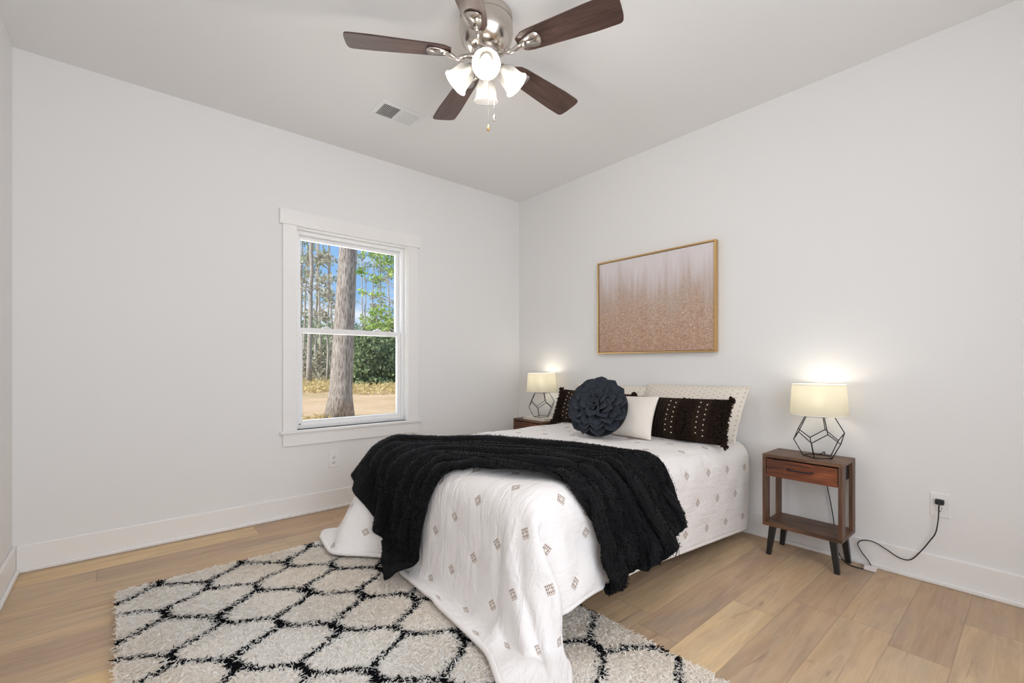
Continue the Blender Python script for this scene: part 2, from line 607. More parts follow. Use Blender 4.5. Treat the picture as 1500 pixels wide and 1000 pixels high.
def boxes(name, lst, mat, parent=None, bevel=0.0):
    bm = bmesh.new()
    for b in lst:
        box(bm, *b)
    return obj(name, bm, mat, parent, bevel=bevel)


def tube(bm, pts, rad, seg=8, cap=True):
    pts = [Vector(p) for p in pts]
    n = len(pts)
    rads = rad if isinstance(rad, (list, tuple)) else [rad] * n
    rings = []
    prev = None
    for i, p in enumerate(pts):
        d = (pts[min(i + 1, n - 1)] - pts[max(i - 1, 0)]).normalized()
        if prev is None:
            a = Vector((0, 0, 1)) if abs(d.z) < 0.9 else Vector((1, 0, 0))
            u = d.cross(a).normalized()
        else:
            u = (prev - d * prev.dot(d))
            u = u.normalized() if u.length > 1e-6 else d.orthogonal().normalized()
        prev = u
        w = d.cross(u)
        rings.append([bm.verts.new(p + (u * math.cos(2 * PI * k / seg) + w * math.sin(2 * PI * k / seg)) * rads[i]) for k in range(seg)])
    for a, b in zip(rings, rings[1:]):
        for k in range(seg):
            bm.faces.new((a[k], a[(k + 1) % seg], b[(k + 1) % seg], b[k]))
    if cap:
        bm.faces.new(rings[0][::-1])
        bm.faces.new(rings[-1])


def smooth_path(pts, n=10):
    pts = [Vector(p) for p in pts]
    P = [pts[0]] + pts + [pts[-1]]
    out = []
    for i in range(1, len(P) - 2):
        for k in range(n):
            t = k / n
            a, b, c, d = P[i - 1], P[i], P[i + 1], P[i + 2]
            out.append(0.5 * ((2 * b) + (c - a) * t + (2 * a - 5 * b + 4 * c - d) * t * t + (3 * b - a - 3 * c + d) * t ** 3))
    out.append(pts[-1])
    return out


def lathe(bm, prof, seg=40, mtx=None, close=False):
    rings = []
    vs_all = []
    for r, z in prof:
        if r < 1e-6:
            v = [bm.verts.new((0, 0, z))]
        else:
            v = [bm.verts.new((r * math.cos(2 * PI * k / seg), r * math.sin(2 * PI * k / seg), z)) for k in range(seg)]
        rings.append(v)
        vs_all += v
    for a, b in zip(rings, rings[1:]):
        for k in range(seg):
            k2 = (k + 1) % seg
            if len(a) == 1 and len(b) == 1:
                continue
            if len(a) == 1:
                bm.faces.new((a[0], b[k2], b[k]))
            elif len(b) == 1:
                bm.faces.new((a[k], a[k2], b[0]))
            else:
                bm.faces.new((a[k], a[k2], b[k2], b[k]))
    if mtx is not None:
        bmesh.ops.transform(bm, matrix=mtx, verts=vs_all)


def tag(o, label=None, cat=None, group=None, kind=None):
    if label:
        o['label'] = label
    if cat:
        o['category'] = cat
    if group:
        o['group'] = group
    if kind:
        o['kind'] = kind
    return o


def thing(name, loc, label, cat, group=None, rot=(0, 0, 0)):
    o = new_obj(name, None)
    o.location = loc
    o.rotation_euler = rot
    o.empty_display_size = 0.1
    return tag(o, label, cat, group)


def np_mesh(name, V, Fq, mat, parent=None, smooth=True, uv=None, col=None, loops_per=4):
    """fast mesh from numpy arrays: V (n,3), Fq (m,k)"""
    me = bpy.data.meshes.new(name)
    V = np.asarray(V, dtype=np.float32)
    Fq = np.asarray(Fq, dtype=np.int32)
    k = Fq.shape[1]
    me.vertices.add(len(V))
    me.vertices.foreach_set('co', V.ravel())
    me.loops.add(Fq.size)
    me.loops.foreach_set('vertex_index', Fq.ravel())
    me.polygons.add(len(Fq))
    me.polygons.foreach_set('loop_start', np.arange(0, Fq.size, k, dtype=np.int32))
    try:
        me.polygons.foreach_set('loop_total', np.full(len(Fq), k, dtype=np.int32))
    except Exception:
        pass
    me.update(calc_edges=True)
    me.validate()
    if uv is not None:
        l = me.uv_layers.new(name='UVMap')
        l.data.foreach_set('uv', np.asarray(uv, dtype=np.float32)[Fq.ravel()].ravel())
    if col is not None:
        ca = me.color_attributes.new(name='col', type='FLOAT_COLOR', domain='POINT')
        c4 = np.ones((len(V), 4), dtype=np.float32)
        c4[:, :3] = col
        ca.data.foreach_set('color', c4.ravel())
    if mat is not None:
        me.materials.append(mat)
    if smooth:
        me.shade_smooth()
    return new_obj(name, me, parent)


def grid_faces(nv, nu):
    j, i = np.meshgrid(np.arange(nv - 1), np.arange(nu - 1), indexing='ij')
    a = (j * nu + i).ravel()
    return np.stack([a, a + 1, a + nu + 1, a + nu], 1)


# ------------------------------------------------------------------ the room
CZ = 2.738
XL = -3.515
WT = 0.16
# window opening
WX0, WX1, WZ0, WZ1 = -2.138, -1.255, 0.612, 2.076
st = lambda o: tag(o, kind='structure')
st(boxes('floor', [(XL - WT, WT, FRONT_Y - WT, WT, -0.12, 0.0)], M['floor']))
st(boxes('ceiling', [(XL - WT, WT, FRONT_Y - WT, WT, CZ, CZ + 0.14)], M['ceil']))
st(boxes('wall_back', [(XL - WT, WX0, 0, WT, 0, CZ), (WX1, WT, 0, WT, 0, CZ), (WX0, WX1, 0, WT, 0, WZ0), (WX0, WX1, 0, WT, WZ1, CZ)], M['wall']))
st(boxes('wall_right', [(0, WT, FRONT_Y - WT, 0, 0, CZ)], M['wall']))
st(boxes('wall_left', [(XL - WT, XL, FRONT_Y - WT, 0, 0, CZ)], M['wall']))
F0, F1, FZ0, FZ1 = -3.32, -1.28, 0.25, 2.55  # opening and frame of an unseen window, added to let light in
st(boxes('wall_front', [(XL, F0, FRONT_Y - WT, FRONT_Y, 0, CZ), (F1, 0, FRONT_Y - WT, FRONT_Y, 0, CZ), (F0, F1, FRONT_Y - WT, FRONT_Y, 0, FZ0), (F0, F1, FRONT_Y - WT, FRONT_Y, FZ1, CZ)], M['wall']))
w2 = st(boxes('added_window', [(F0, F0 + 0.06, FRONT_Y - 0.12, FRONT_Y - 0.02, FZ0, FZ1), (F1 - 0.06, F1, FRONT_Y - 0.12, FRONT_Y - 0.02, FZ0, FZ1),
                           (F0 + 0.06, F1 - 0.06, FRONT_Y - 0.12, FRONT_Y - 0.02, FZ0, FZ0 + 0.06), (F0 + 0.06, F1 - 0.06, FRONT_Y - 0.12, FRONT_Y - 0.02, FZ1 - 0.06, FZ1)], M['vinyl']))


def baseboard(name, prof_boxes):
    return st(boxes(name, prof_boxes, M['trim'], bevel=0.006))


BH = 0.142
baseboard('baseboard_back', [(XL + 0.014, -0.014, -0.014, 0, 0, BH), (XL + 0.026, -0.026, -0.030, -0.014, 0, 0.023)])
baseboard('baseboard_right', [(-0.014, 0, FRONT_Y, 0, 0, BH), (-0.030, -0.014, FRONT_Y, -0.014, 0, 0.023)])
baseboard('baseboard_left', [(XL, XL + 0.014, FRONT_Y, 0, 0, BH), (XL + 0.014, XL + 0.030, FRONT_Y, -0.014, 0, 0.023)])
baseboard('baseboard_front', [(XL, 0, FRONT_Y, FRONT_Y + 0.014, 0, BH)])

# window_1: jamb liner, casing, sashes
win = new_obj('window_1', None)
win.location = ((WX0 + WX1) / 2, 0, WZ0)
st(win)


def wpart(name, lst, mat, parent=None, bevel=0.002):
    par = parent or win
    o = boxes(name, lst, mat, None, bevel)
    o.parent = par
    off = Vector(win.location)
    # geometry is written in room coordinates
    o.matrix_parent_inverse = Matrix.Translation(-off) if par is win else Matrix.Identity(4)
    return o


JT = 0.012
wpart('jamb', [(WX0, WX0 + JT, 0.0, 0.15, WZ0, WZ1), (WX1 - JT, WX1, 0.0, 0.15, WZ0, WZ1), (WX0 + JT, WX1 - JT, 0.0, 0.15, WZ1 - JT, WZ1)], M['trim'])
wpart('casing', [(-2.226, WX0 + 0.004, -0.018, 0, WZ0, WZ1), (WX1 - 0.004, -1.167, -0.018, 0, WZ0, WZ1)], M['trim'])
wpart('head_casing', [(-2.246, -1.148, -0.024, 0, WZ1, WZ1 + 0.106)], M['trim'])
wpart('stool', [(-2.244, -1.138, -0.034, 0.0, WZ0 - 0.018, WZ0), (WX0, WX1, 0.0, 0.15, WZ0 - 0.018, WZ0)], M['trim'])
wpart('apron', [(-2.226, -1.167, -0.018, 0, WZ0 - 0.108, WZ0 - 0.018)], M['trim'])
# vinyl frame tracks
a0, a1, b0, b1 = WX0 + JT, WX1 - JT, WZ0, WZ1 - JT
FRW = 0.022
wpart('vinyl_frame', [(a0, a0 + FRW, 0.045, 0.15, b0, b1), (a1 - FRW, a1, 0.045, 0.15, b0, b1), (a0 + FRW, a1 - FRW, 0.045, 0.15, b1 - FRW, b1),
                      (a0 + FRW, a1 - FRW, 0.045, 0.15, b0, b0 + 0.026)], M['vinyl'])
MR = 1.335


def sash(name, y0, y1, z0, z1, sw, bot, top):
    xa, xb = a0 + FRW, a1 - FRW
    s = wpart(name, [(xa, xa + sw, y0, y1, z0, z1), (xb - sw, xb, y0, y1, z0, z1), (xa + sw, xb - sw, y0, y1, z0, z0 + bot), (xa + sw, xb - sw, y0, y1, z1 - top, z1)], M['vinyl'])
    ym = (y0 + y1) / 2
    wpart('pane', [(xa + sw - 0.006, xb - sw + 0.006, ym - 0.003, ym + 0.003, z0 + bot - 0.006, z1 - top + 0.006)], M['glass'], s, 0)
    return s


sash('upper_sash', 0.100, 0.130, MR - 0.018, b1 - FRW, 0.026, 0.034, 0.030)
ls = sash('lower_sash', 0.062, 0.094, b0 + 0.026, MR + 0.020, 0.030, 0.032, 0.036)
for x in (-1.90, -1.49):
    wpart('sash_lock', [(x - 0.028, x + 0.028, 0.058, 0.094, MR + 0.020, MR + 0.030), (x - 0.01, x + 0.014, 0.058, 0.08, MR + 0.030, MR + 0.038)], M['vinyl'])
wpart('vent_latch', [(a0 + FRW + 0.001, a0 + FRW + 0.018, 0.058, 0.062, b0 + 0.030, b0 + 0.037)], M['slot'])


# ------------------------------------------------------------------ outlets
def outlet(loc, rotz, label):
    t = thing('wall_outlet', loc, label, 'outlet', rot=(0, 0, rotz))
    bm = bmesh.new()
    box(bm, -0.037, 0.037, -0.006, 0.0, -0.060, 0.060)
    obj('cover_plate', bm, M['plate'], t, bevel=0.004, seg=3)
    for dz in (0.0195, -0.0195):
        bm = bmesh.new()
        lathe(bm, [(0, 0.0085), (0.0155, 0.0085), (0.0172, 0.005), (0.0172, 0.002)], 28, Matrix.Translation((0, 0, dz)) @ Matrix.Rotation(PI / 2, 4, 'X'))
        rc = obj('receptacle', bm, M['plate'], t, True)
        for sx, hx, za, zb in ((-0.0062, 0.0014, 0.001, 0.009), (0.0062, 0.0014, 0.001, 0.009), (0, 0.0026, -0.0105, -0.0055)):
            boxes('slot', [(sx - hx, sx + hx, -0.0092, -0.008, dz + za, dz + zb)], M['slot'], rc)
    bm = bmesh.new()
    lathe(bm, [(0, 0.0075), (0.003, 0.007), (0.003, 0.004)], 12, Matrix.Rotation(PI / 2, 4, 'X'))
    obj('screw', bm, M['chain'], t, True)
    return t


outlet((-1.871, 0, 0.369), 0, 'white duplex wall outlet with empty sockets, low on wall under the window')
outlet((0, -3.153, 0.392), -PI / 2, 'white duplex wall outlet with a black plug in it, right of a nightstand')

# ------------------------------------------------------------------ ceiling vent
t = thing('ceiling_vent', (-1.70, -0.71, CZ), 'white louvered air vent set flush in the ceiling beyond the fan', 'vent')
vx, vy = 0.155, 0.102
bm = bmesh.new()
box(bm, -vx, vx, -vy, -vy + 0.03, -0.006, 0)
box(bm, -vx, vx, vy - 0.03, vy, -0.006, 0)
box(bm, -vx, -vx + 0.035, -vy + 0.03, vy - 0.03, -0.006, 0)
box(bm, vx - 0.028, vx, -vy + 0.03, vy - 0.03, -0.006, 0)
box(bm, -0.008, 0.008, -vy + 0.03, vy - 0.03, -0.006, 0)
obj('vent_frame', bm, M['vent'], t, bevel=0.002)
bm = bmesh.new()
box(bm, -vx + 0.03, vx - 0.024, -vy + 0.025, vy - 0.025, -0.0012, -0.0002)
obj('duct', bm, M['ventdark'], t)
for half, sgn in ((0, -1), (1, 1)):
    xs = np.linspace(-vx + 0.041, -0.014, 10) if half == 0 else np.linspace(0.014, vx - 0.034, 10)
    for x in xs:
        bm = bmesh.new()
        mt = Matrix.Translation((x, 0, -0.006)) @ Matrix.Rotation(R(38 * sgn), 4, 'Y')
        box(bm, -0.0062, 0.0062, -vy + 0.03, vy - 0.03, -0.0006, 0.0006, mt)
        obj('louver', bm, M['vent'], t)
bm = bmesh.new()
tube(bm, [(vx - 0.016, -0.03, -0.006), (vx - 0.016, -0.03, -0.016), (vx - 0.016, -0.05, -0.018)], 0.003, 6)
obj('damper_lever', bm, M['vent'], t)


# ------------------------------------------------------------------ ceiling fan with light kit
FX, FY = -1.772, -1.772
fan = thing('ceiling_fan', (FX, FY, CZ), 'brushed nickel flush-mount ceiling fan with five dark wood blades and four lit bell shades', 'ceiling fan')
BZ = 2.552 - CZ
bm = bmesh.new()
lathe(bm, [(0, 0), (0.118, 0), (0.124, -0.008), (0.124, -0.022), (0.118, -0.03), (0.122, -0.036), (0.126, -0.05), (0.128, -0.085), (0.120, -0.12),
           (0.100, -0.150), (0.078, -0.166), (0.066, -0.170), (0, -0.170)], 64)
obj('motor_housing', bm, M['nickel'], fan, True)
bm = bmesh.new()
lathe(bm, [(0, -0.168), (0.060, -0.168), (0.062, -0.172), (0.062, -0.198), (0.052, -0.206), (0.046, -0.212), (0.046, -0.246), (0.050, -0.252), (0.048, -0.266), (0.034, -0.276), (0, -0.279)], 48)
obj('switch_housing', bm, M['nickel'], fan, True)


def blade_mesh():
    bm = bmesh.new()
    r0, r1 = 0.165, 0.640
    outl = []
    n = 14
    for i in range(n + 1):                      # lower edge to tip, and back
        s = i / n
        x = r0 + (r1 - 0.03 - r0) * s
        w = 0.050 + 0.020 * min(1, s * 1.25) - (0.022 * (1 - min(1, s / 0.12)) ** 2)
        outl.append((x, -w))
    for i in range(1, 12):
        a = -PI / 2 + PI * i / 12
        outl.append((r1 - 0.03 + 0.030 * math.cos(a) ** 0.6, 0.070 * math.copysign(abs(math.sin(a)) ** 0.55, math.sin(a))))
    for i in range(n, -1, -1):
        s = i / n
        x = r0 + (r1 - 0.03 - r0) * s
        w = 0.050 + 0.020 * min(1, s * 1.25) - (0.022 * (1 - min(1, s / 0.12)) ** 2)
        outl.append((x, w))
    lo = [bm.verts.new((x, y, -0.0035)) for x, y in outl]
    hi = [bm.verts.new((x, y, 0.0035)) for x, y in outl]
    bm.faces.new(lo[::-1])
    bm.faces.new(hi)
    for i in range(len(lo)):
        k = (i + 1) % len(lo)
        bm.faces.new((lo[i], lo[k], hi[k], hi[i]))
    return mesh_of('fan_blade', bm, M['blade'])


def iron_mesh():
    bm = bmesh.new()
    # arm rising from the rotor to the plate under the blade
    pts = smooth_path([(0.055, 0, -0.012), (0.10, 0, -0.016), (0.135, 0, -0.030), (0.175, 0, -0.014), (0.20, 0, -0.009)], 5)
    tube(bm, pts, [0.011 + 0.002 * math.sin(i) for i in range(len(pts))], 10)
    # shield-shaped plate
    prof = [(0.175, 0.010), (0.20, 0.022), (0.235, 0.034), (0.262, 0.036), (0.275, 0.022), (0.279, 0)]
    up = prof + [(x, -y) for x, y in prof[-2::-1]]
    lo = [bm.verts.new((x, y, -0.010)) for x, y in up]
    hi = [bm.verts.new((x, y, -0.0036)) for x, y in up]
    ctr = bm.verts.new((0.235, 0, -0.014))
    bm.faces.new(hi)
    for i in range(len(lo)):
        k = (i + 1) % len(lo)
        bm.faces.new((lo[i], lo[k], hi[k], hi[i]))
        bm.faces.new((lo[k], lo[i], ctr))
    return mesh_of('blade_iron', bm, M['nickel'], True)


bme, ime = blade_mesh(), iron_mesh()
for k in range(5):
    a = R(4.5 + 72 * k)
    b = new_obj('fan_blade', bme, fan)
    b.matrix_local = Matrix.Translation((0, 0, BZ)) @ Matrix.Rotation(a, 4, 'Z') @ Matrix.Rotation(R(-11), 4, 'X')
    i = new_obj('blade_iron', ime, b)
CAMDIR = math.atan2(-3.48 - FY, -3.073 - FX)


def bell_mesh():
    bm = bmesh.new()
    prof = [(0.021, 0.0), (0.025, -0.004), (0.031, -0.012), (0.041, -0.026), (0.047, -0.044), (0.049, -0.064), (0.051, -0.082), (0.056, -0.096), (0.063, -0.106), (0.064, -0.108), (0.062, -0.107)]
    lathe(bm, prof, 40)
    return mesh_of('bell_shade', bm, M['bell'], True)


def bulb_mesh():
    bm = bmesh.new()
    lathe(bm, [(0.0, -0.012), (0.012, -0.014), (0.013, -0.026), (0.020, -0.040), (0.0255, -0.055), (0.0255, -0.066), (0.020, -0.078), (0.010, -0.085), (0, -0.087)], 24)
    return mesh_of('bulb', bm, M['bulb'], True)


belm, bulm = bell_mesh(), bulb_mesh()
for k in range(4):
    a = CAMDIR + k * PI / 2
    d = Vector((math.cos(a), math.sin(a), 0))
    bm = bmesh.new()
    tube(bm, smooth_path([d * 0.034 + Vector((0, 0, -0.236)), d * 0.058 + Vector((0, 0, -0.238)), d * 0.074 + Vector((0, 0, -0.252))], 5), 0.0085, 10)
    arm = obj('light_arm', bm, M['nickel'], fan, True)
    tilt = R(44)
    mt = Matrix.Translation(d * 0.066 + Vector((0, 0, -0.244))) @ Matrix.Rotation(a, 4, 'Z') @ Matrix.Rotation(-tilt, 4, 'Y')
    bm = bmesh.new()
    lathe(bm, [(0, 0.004), (0.017, 0.003), (0.024, -0.003), (0.0245, -0.014), (0.021, -0.016), (0, -0.016)], 28, mt)
    obj('shade_fitter', bm, M['nickel'], arm, True)
    sh = new_obj('bell_shade', belm, fan)
    sh.matrix_local = mt @ Matrix.Translation((0, 0, -0.006))
    bu = new_obj('bulb', bulm, sh)
    pl = point_light('fan_bulb_light', (0, 0, -0.094), 6.5, (1.0, 0.945, 0.88), 0.028, sh)
for (dx, dy, L_, r_) in ((0.010, 0.012, 0.245, 0.0065), (0.037, -0.022, 0.215, 0.006)):
    # chains hang from the switch housing
    e = Vector((-math.sin(CAMDIR), math.cos(CAMDIR), 0))
    c = Vector((math.cos(CAMDIR), math.sin(CAMDIR), 0))
    p = e * dx - c * dy
    bm = bmesh.new()
    tube(bm, [(p.x, p.y, -0.262), (p.x, p.y, -0.262 - L_)], 0.0011, 6)
    ch = obj('pull_chain', bm, M['chain'], fan)
    bm = bmesh.new()
    lathe(bm, [(0, 0), (0.0022, -0.002), (0.003, -0.008), (r_, -0.018), (r_ * 1.15, -0.026), (r_ * 0.7, -0.033), (0, -0.035)], 16, Matrix.Translation((p.x, p.y, -0.262 - L_)))
    obj('pull_fob', bm, M['gold'] if dx < 0.02 else M['chain'], ch, True)


# ------------------------------------------------------------------ picture on the right wall
pic = thing('framed_picture', (0, -1.546, 1.5515), 'large tan and mauve abstract canvas in a thin gold frame above the bed', 'picture')
PW, PH = 0.503, 0.381
bm = bmesh.new()
FT = 0.012
box(bm, -0.042, -0.004, -PW, PW, -PH, -PH + FT)
box(bm, -0.042, -0.004, -PW, PW, PH - FT, PH)
box(bm, -0.042, -0.004, -PW, -PW + FT, -PH + FT, PH - FT)
box(bm, -0.042, -0.004, PW - FT, PW, -PH + FT, PH - FT)
obj('picture_frame', bm, M['gold'], pic, bevel=0.0015)
bm = bmesh.new()
vs = box(bm, -0.034, -0.006, -PW + FT + 0.003, PW - FT - 0.003, -PH + FT + 0.003, PH - FT - 0.003)
uvl = bm.loops.layers.uv.new('UVMap')
for f in bm.faces:
    for l in f.loops:
        l[uvl].uv = ((PW - l.vert.co.y) / (2 * PW), (l.vert.co.z + PH) / (2 * PH))
obj('canvas', bm, M['canvas'], pic)


# ------------------------------------------------------------------ nightstands
def nightstand(yc, label):
    # front faces -x; origin on the floor under the middle of the unit
    hw, dp, top, bot = 0.191, 0.25, 0.576, 0.168
    t = thing('nightstand', (-0.158, yc, 0), label, 'nightstand', 'matching rustic nightstands either side of the bed')
    x0, x1 = -dp / 2, dp / 2
    boxes('tabletop', [(x0, x1, -hw, hw, top - 0.018, top)], M['walnut_y'], t, 0.0015)
    boxes('shelf', [(x0, x1, -hw, hw, bot, bot + 0.019)], M['walnut_y'], t, 0.0015)
    for sy in (-1, 1):
        for xa, xb in ((x0, x0 + 0.062), (x1 - 0.052, x1)):
            ya, yb = sorted((sy * hw, sy * (hw - 0.018)))
            boxes('upright', [(xa, xb, ya, yb, bot + 0.019, top - 0.018)], M['walnut_z'], t, 0.0015)
    # drawer
    dr = boxes('drawer', [(x0 + 0.001, x0 + 0.017, -hw + 0.021, hw - 0.021, 0.452, 0.550)], M['drawer'], t, 0.002)
    boxes('drawer_box', [(x0 + 0.017, x1 - 0.012, -hw + 0.024, hw - 0.024, 0.462, 0.548)], M['slot'], dr)
    bm = bmesh.new()
    tube(bm, smooth_path([(x0 + 0.002, -0.060, 0.507), (x0 - 0.014, -0.056, 0.507), (x0 - 0.020, -0.03, 0.507), (x0 - 0.020, 0.03, 0.507), (x0 - 0.014, 0.056, 0.507), (x0 + 0.002, 0.060, 0.507)], 6), 0.0042, 8)
    obj('drawer_handle', bm, M['black'], dr, True)
    for sx in (-1, 1):
        for sy in (-1, 1):
            bm = bmesh.new()
            xt, yt = sx * (dp / 2 - 0.030), sy * (hw - 0.046)
            yb_ = sy * (hw - 0.026)
            xb_ = sx * (dp / 2 - 0.022)
            vs = []
            for z, cx_, cy_, h in ((bot, xt, yt, 0.0165), (0.0, xb_, yb_, 0.0115)):
                vs.append([bm.verts.new((cx_ + a * h, cy_ + b * h, z)) for a, b in ((-1, -1), (1, -1), (1, 1), (-1, 1))])
            bm.faces.new(vs[0][::-1])
            bm.faces.new(vs[1])
            for k in range(4):
                bm.faces.new((vs[0][k], vs[0][(k + 1) % 4], vs[1][(k + 1) % 4], vs[1][k]))
            obj('leg', bm, M['blackwood'], t, bevel=0.002)
    return t


nightstand(-2.626, 'brown wood nightstand with splayed black legs, right of the bed near the outlet')
nightstand(-0.43, 'brown wood nightstand half hidden behind the bed, in the corner of the room')


# ------------------------------------------------------------------ table lamps
def dodeca_edges(rad):
    ph = (1 + 5 ** 0.5) / 2
    V = []
    for sx in (-1, 1):
        for sy in (-1, 1):
            for sz in (-1, 1):
                V.append(Vector((sx, sy, sz)))
    for s1 in (-1, 1):
        for s2 in (-1, 1):
            V.append(Vector((0, s1 / ph, s2 * ph)))
            V.append(Vector((s1 / ph, s2 * ph, 0)))
            V.append(Vector((s1 * ph, 0, s2 / ph)))
    V = [v.normalized() * rad for v in V]
    # rotate a face down
    n = Vector((1, 0, ph)).normalized()
    q = n.rotation_difference(Vector((0, 0, -1)))
    V = [q @ v for v in V]
    el = min((V[i] - V[j]).length for i in range(20) for j in range(i))
    E = [(i, j) for i in range(20) for j in range(i) if (V[i] - V[j]).length < el * 1.05]
    return V, E


def lamp(x, y, z, rot, label, cord=None):
    t = thing('table_lamp', (x, y, z), label, 'lamp', 'matching wire-base table lamps')
    RAD = 0.119
    V, E = dodeca_edges(RAD)
    zmin = min(v.z for v in V)
    H = -2 * zmin
    rm = Matrix.Rotation(rot, 3, 'Z')
    V = [rm @ Vector((v.x, v.y, (v.z - zmin) * 1.17 + 0.003)) for v in V]
    H *= 1.17
    bm = bmesh.new()
    for i, j in E:
        tube(bm, [V[i], V[j]], 0.0026, 7)
    for v in V:
        bmesh.ops.create_icosphere(bm, subdivisions=1, radius=0.0032, matrix=Matrix.Translation(v))
    topv = [v for v in V if v.z > H - 0.002]
    for v in topv:
        tube(bm, [v, (0, 0, H + 0.003)], 0.002, 6)
    obj('wire_base', bm, M['black'], t, True)
    bm = bmesh.new()
    lathe(bm, [(0, H + 0.0), (0.012, H + 0.0), (0.013, H + 0.006), (0.010, H + 0.010), (0.010, H + 0.05), (0, H + 0.05)], 20)
    obj('socket', bm, M['black'], t, True)
    s0, s1 = H + 0.012, H + 0.178
    bm = bmesh.new()
    lathe(bm, [(0.1375, s0), (0.126, s1)], 64)
    sh = obj('lamp_shade', bm, M['drum'], t, True)
    for zz, rr in ((s0, 0.1375), (s1, 0.126)):
        bm = bmesh.new()
        tube(bm, [(rr * math.cos(2 * PI * k / 48), rr * math.sin(2 * PI * k / 48), zz) for k in range(49)], 0.0018, 6, False)
        obj('rim', bm, M['plate'], sh)
    bm = bmesh.new()
    for k in range(3):
        a = 2 * PI * k / 3
        tube(bm, [(0.012 * math.cos(a), 0.012 * math.sin(a), s0 + 0.014), (0.1375 * math.cos(a), 0.1375 * math.sin(a), s0 + 0.001)], 0.0015, 5)
    obj('shade_spider', bm, M['plate'], sh)
    bm = bmesh.new()
    lathe(bm, [(0.0, H + 0.050), (0.013, H + 0.050), (0.015, H + 0.062), (0.026, H + 0.080), (0.030, H + 0.094), (0.025, H + 0.110), (0.012, H + 0.119), (0, H + 0.121)], 24)
    obj('bulb', bm, M['bulb'], t, True)
    point_light('lamp_bulb_light', (0, 0, H + 0.150), 0.95, (1.0, 0.92, 0.78), 0.035, t)
    return t


rl = lamp(-0.150, -2.676, 0.5765, R(0), 'lit white drum-shade lamp with black wire base, on the nightstand right of the bed')
ll = lamp(-0.150, -0.482, 0.5985, R(30), 'lit white drum-shade lamp with black wire base, on a white book in the corner')

# cord of the right lamp with its plug and paper tag (room coordinates, parented)
inv = Matrix.Translation(-Vector(rl.location))
cordpts = [(-0.10, -2.655, 0.579), (-0.05, -2.665, 0.580), (-0.022, -2.672, 0.577), (-0.020, -2.674, 0.45), (-0.022, -2.700, 0.30), (-0.024, -2.715, 0.205), (-0.030, -2.725, 0.12),
           (-0.050, -2.745, 0.040), (-0.085, -2.790, 0.006), (-0.100, -2.850, 0.005), (-0.070, -2.893, 0.005), (-0.045, -2.880, 0.030),
           (-0.040, -2.845, 0.075), (-0.035, -2.828, 0.112), (-0.032, -2.850, 0.135), (-0.030, -2.895, 0.140), (-0.030, -2.950, 0.116), (-0.030, -3.000, 0.090), (-0.030, -3.045, 0.094),
           (-0.030, -3.085, 0.150), (-0.030, -3.120, 0.215), (-0.034, -3.140, 0.26), (-0.040, -3.150, 0.330), (-0.044, -3.153, 0.395), (-0.030, -3.153, 0.411)]
bm = bmesh.new()
tube(bm, smooth_path(cordpts, 8), 0.0028, 8)
cord = obj('power_cord', bm, M['rubber'], rl, True)
cord.matrix_parent_inverse = inv
bm = bmesh.new()
vs = box(bm, -0.034, -0.0095, -3.170, -3.136, 0.398, 0.424)
obj('plug', bm, M['rubber'], cord, bevel=0.006, seg=3)
bm = bmesh.new()
vs = box(bm, -0.0005, 0.0005, -0.026, 0.026, -0.018, 0.018, Matrix.Translation((-0.085, -2.893, 0.014)) @ Matrix.Rotation(R(62), 4, 'Y'))
obj('paper_tag', bm, M['paper'], cord)

# book under the left lamp
bk = thing('book', (-0.150, -0.478, 0.576), 'thin white book lying flat under the lamp on the corner nightstand', 'book')
boxes('cover', [(-0.100, 0.100, -0.140, 0.140, 0.0, 0.0025), (-0.100, 0.100, -0.140, 0.140, 0.0195, 0.022), (0.0975, 0.100, -0.140, 0.140, 0.0025, 0.0195)], M['bookcover'], bk)
boxes('pages', [(-0.096, 0.0975, -0.136, 0.136, 0.0025, 0.0195)], M['bookpages'], bk)


# ------------------------------------------------------------------ bed under the comforter
bed = thing('bed', (-0.97, -1.54, 0), 'double bed with a low base, mostly hidden under the white comforter', 'bed')
bm = bmesh.new()
box(bm, -0.90, 0.95, -0.66, 0.66, 0.34, 0.555)
obj('mattress', bm, M['mattress'], bed, True, bevel=0.07, seg=5)
bm = bmesh.new()
box(bm, -0.88, 0.95, -0.65, 0.65, 0.16, 0.34)
obj('box_spring', bm, M['mattress'], bed, bevel=0.02)
bm = bmesh.new()
for sy in (-0.62, 0.62):
    box(bm, -0.86, 0.94, sy - 0.015, sy + 0.015, 0.125, 0.16)
for sx in (-0.84, 0.0, 0.92):
    box(bm, sx - 0.015, sx + 0.015, -0.62, 0.62, 0.125, 0.16)
obj('bed_frame', bm, M['black'], bed)
for sx in (-0.55, 0.85):
    for sy in (-0.45, 0.45):
        bm = bmesh.new()
        lathe(bm, [(0, 0), (0.022, 0), (0.022, 0.01), (0.016, 0.014), (0.016, 0.125), (0, 0.125)], 16, Matrix.Translation((sx, sy, 0)))
        obj('leg', bm, M['black'], bed, True)


def unpack(rows, nv, nu):
    # second differences in millimetres, one list per axis and row
    d = np.array(rows, dtype=np.int64).reshape(3, nv, nu).transpose(1, 2, 0)
    d = np.cumsum(d, axis=0)
    d = np.cumsum(d, axis=1)
    return d.astype(np.float64) / 1000.0


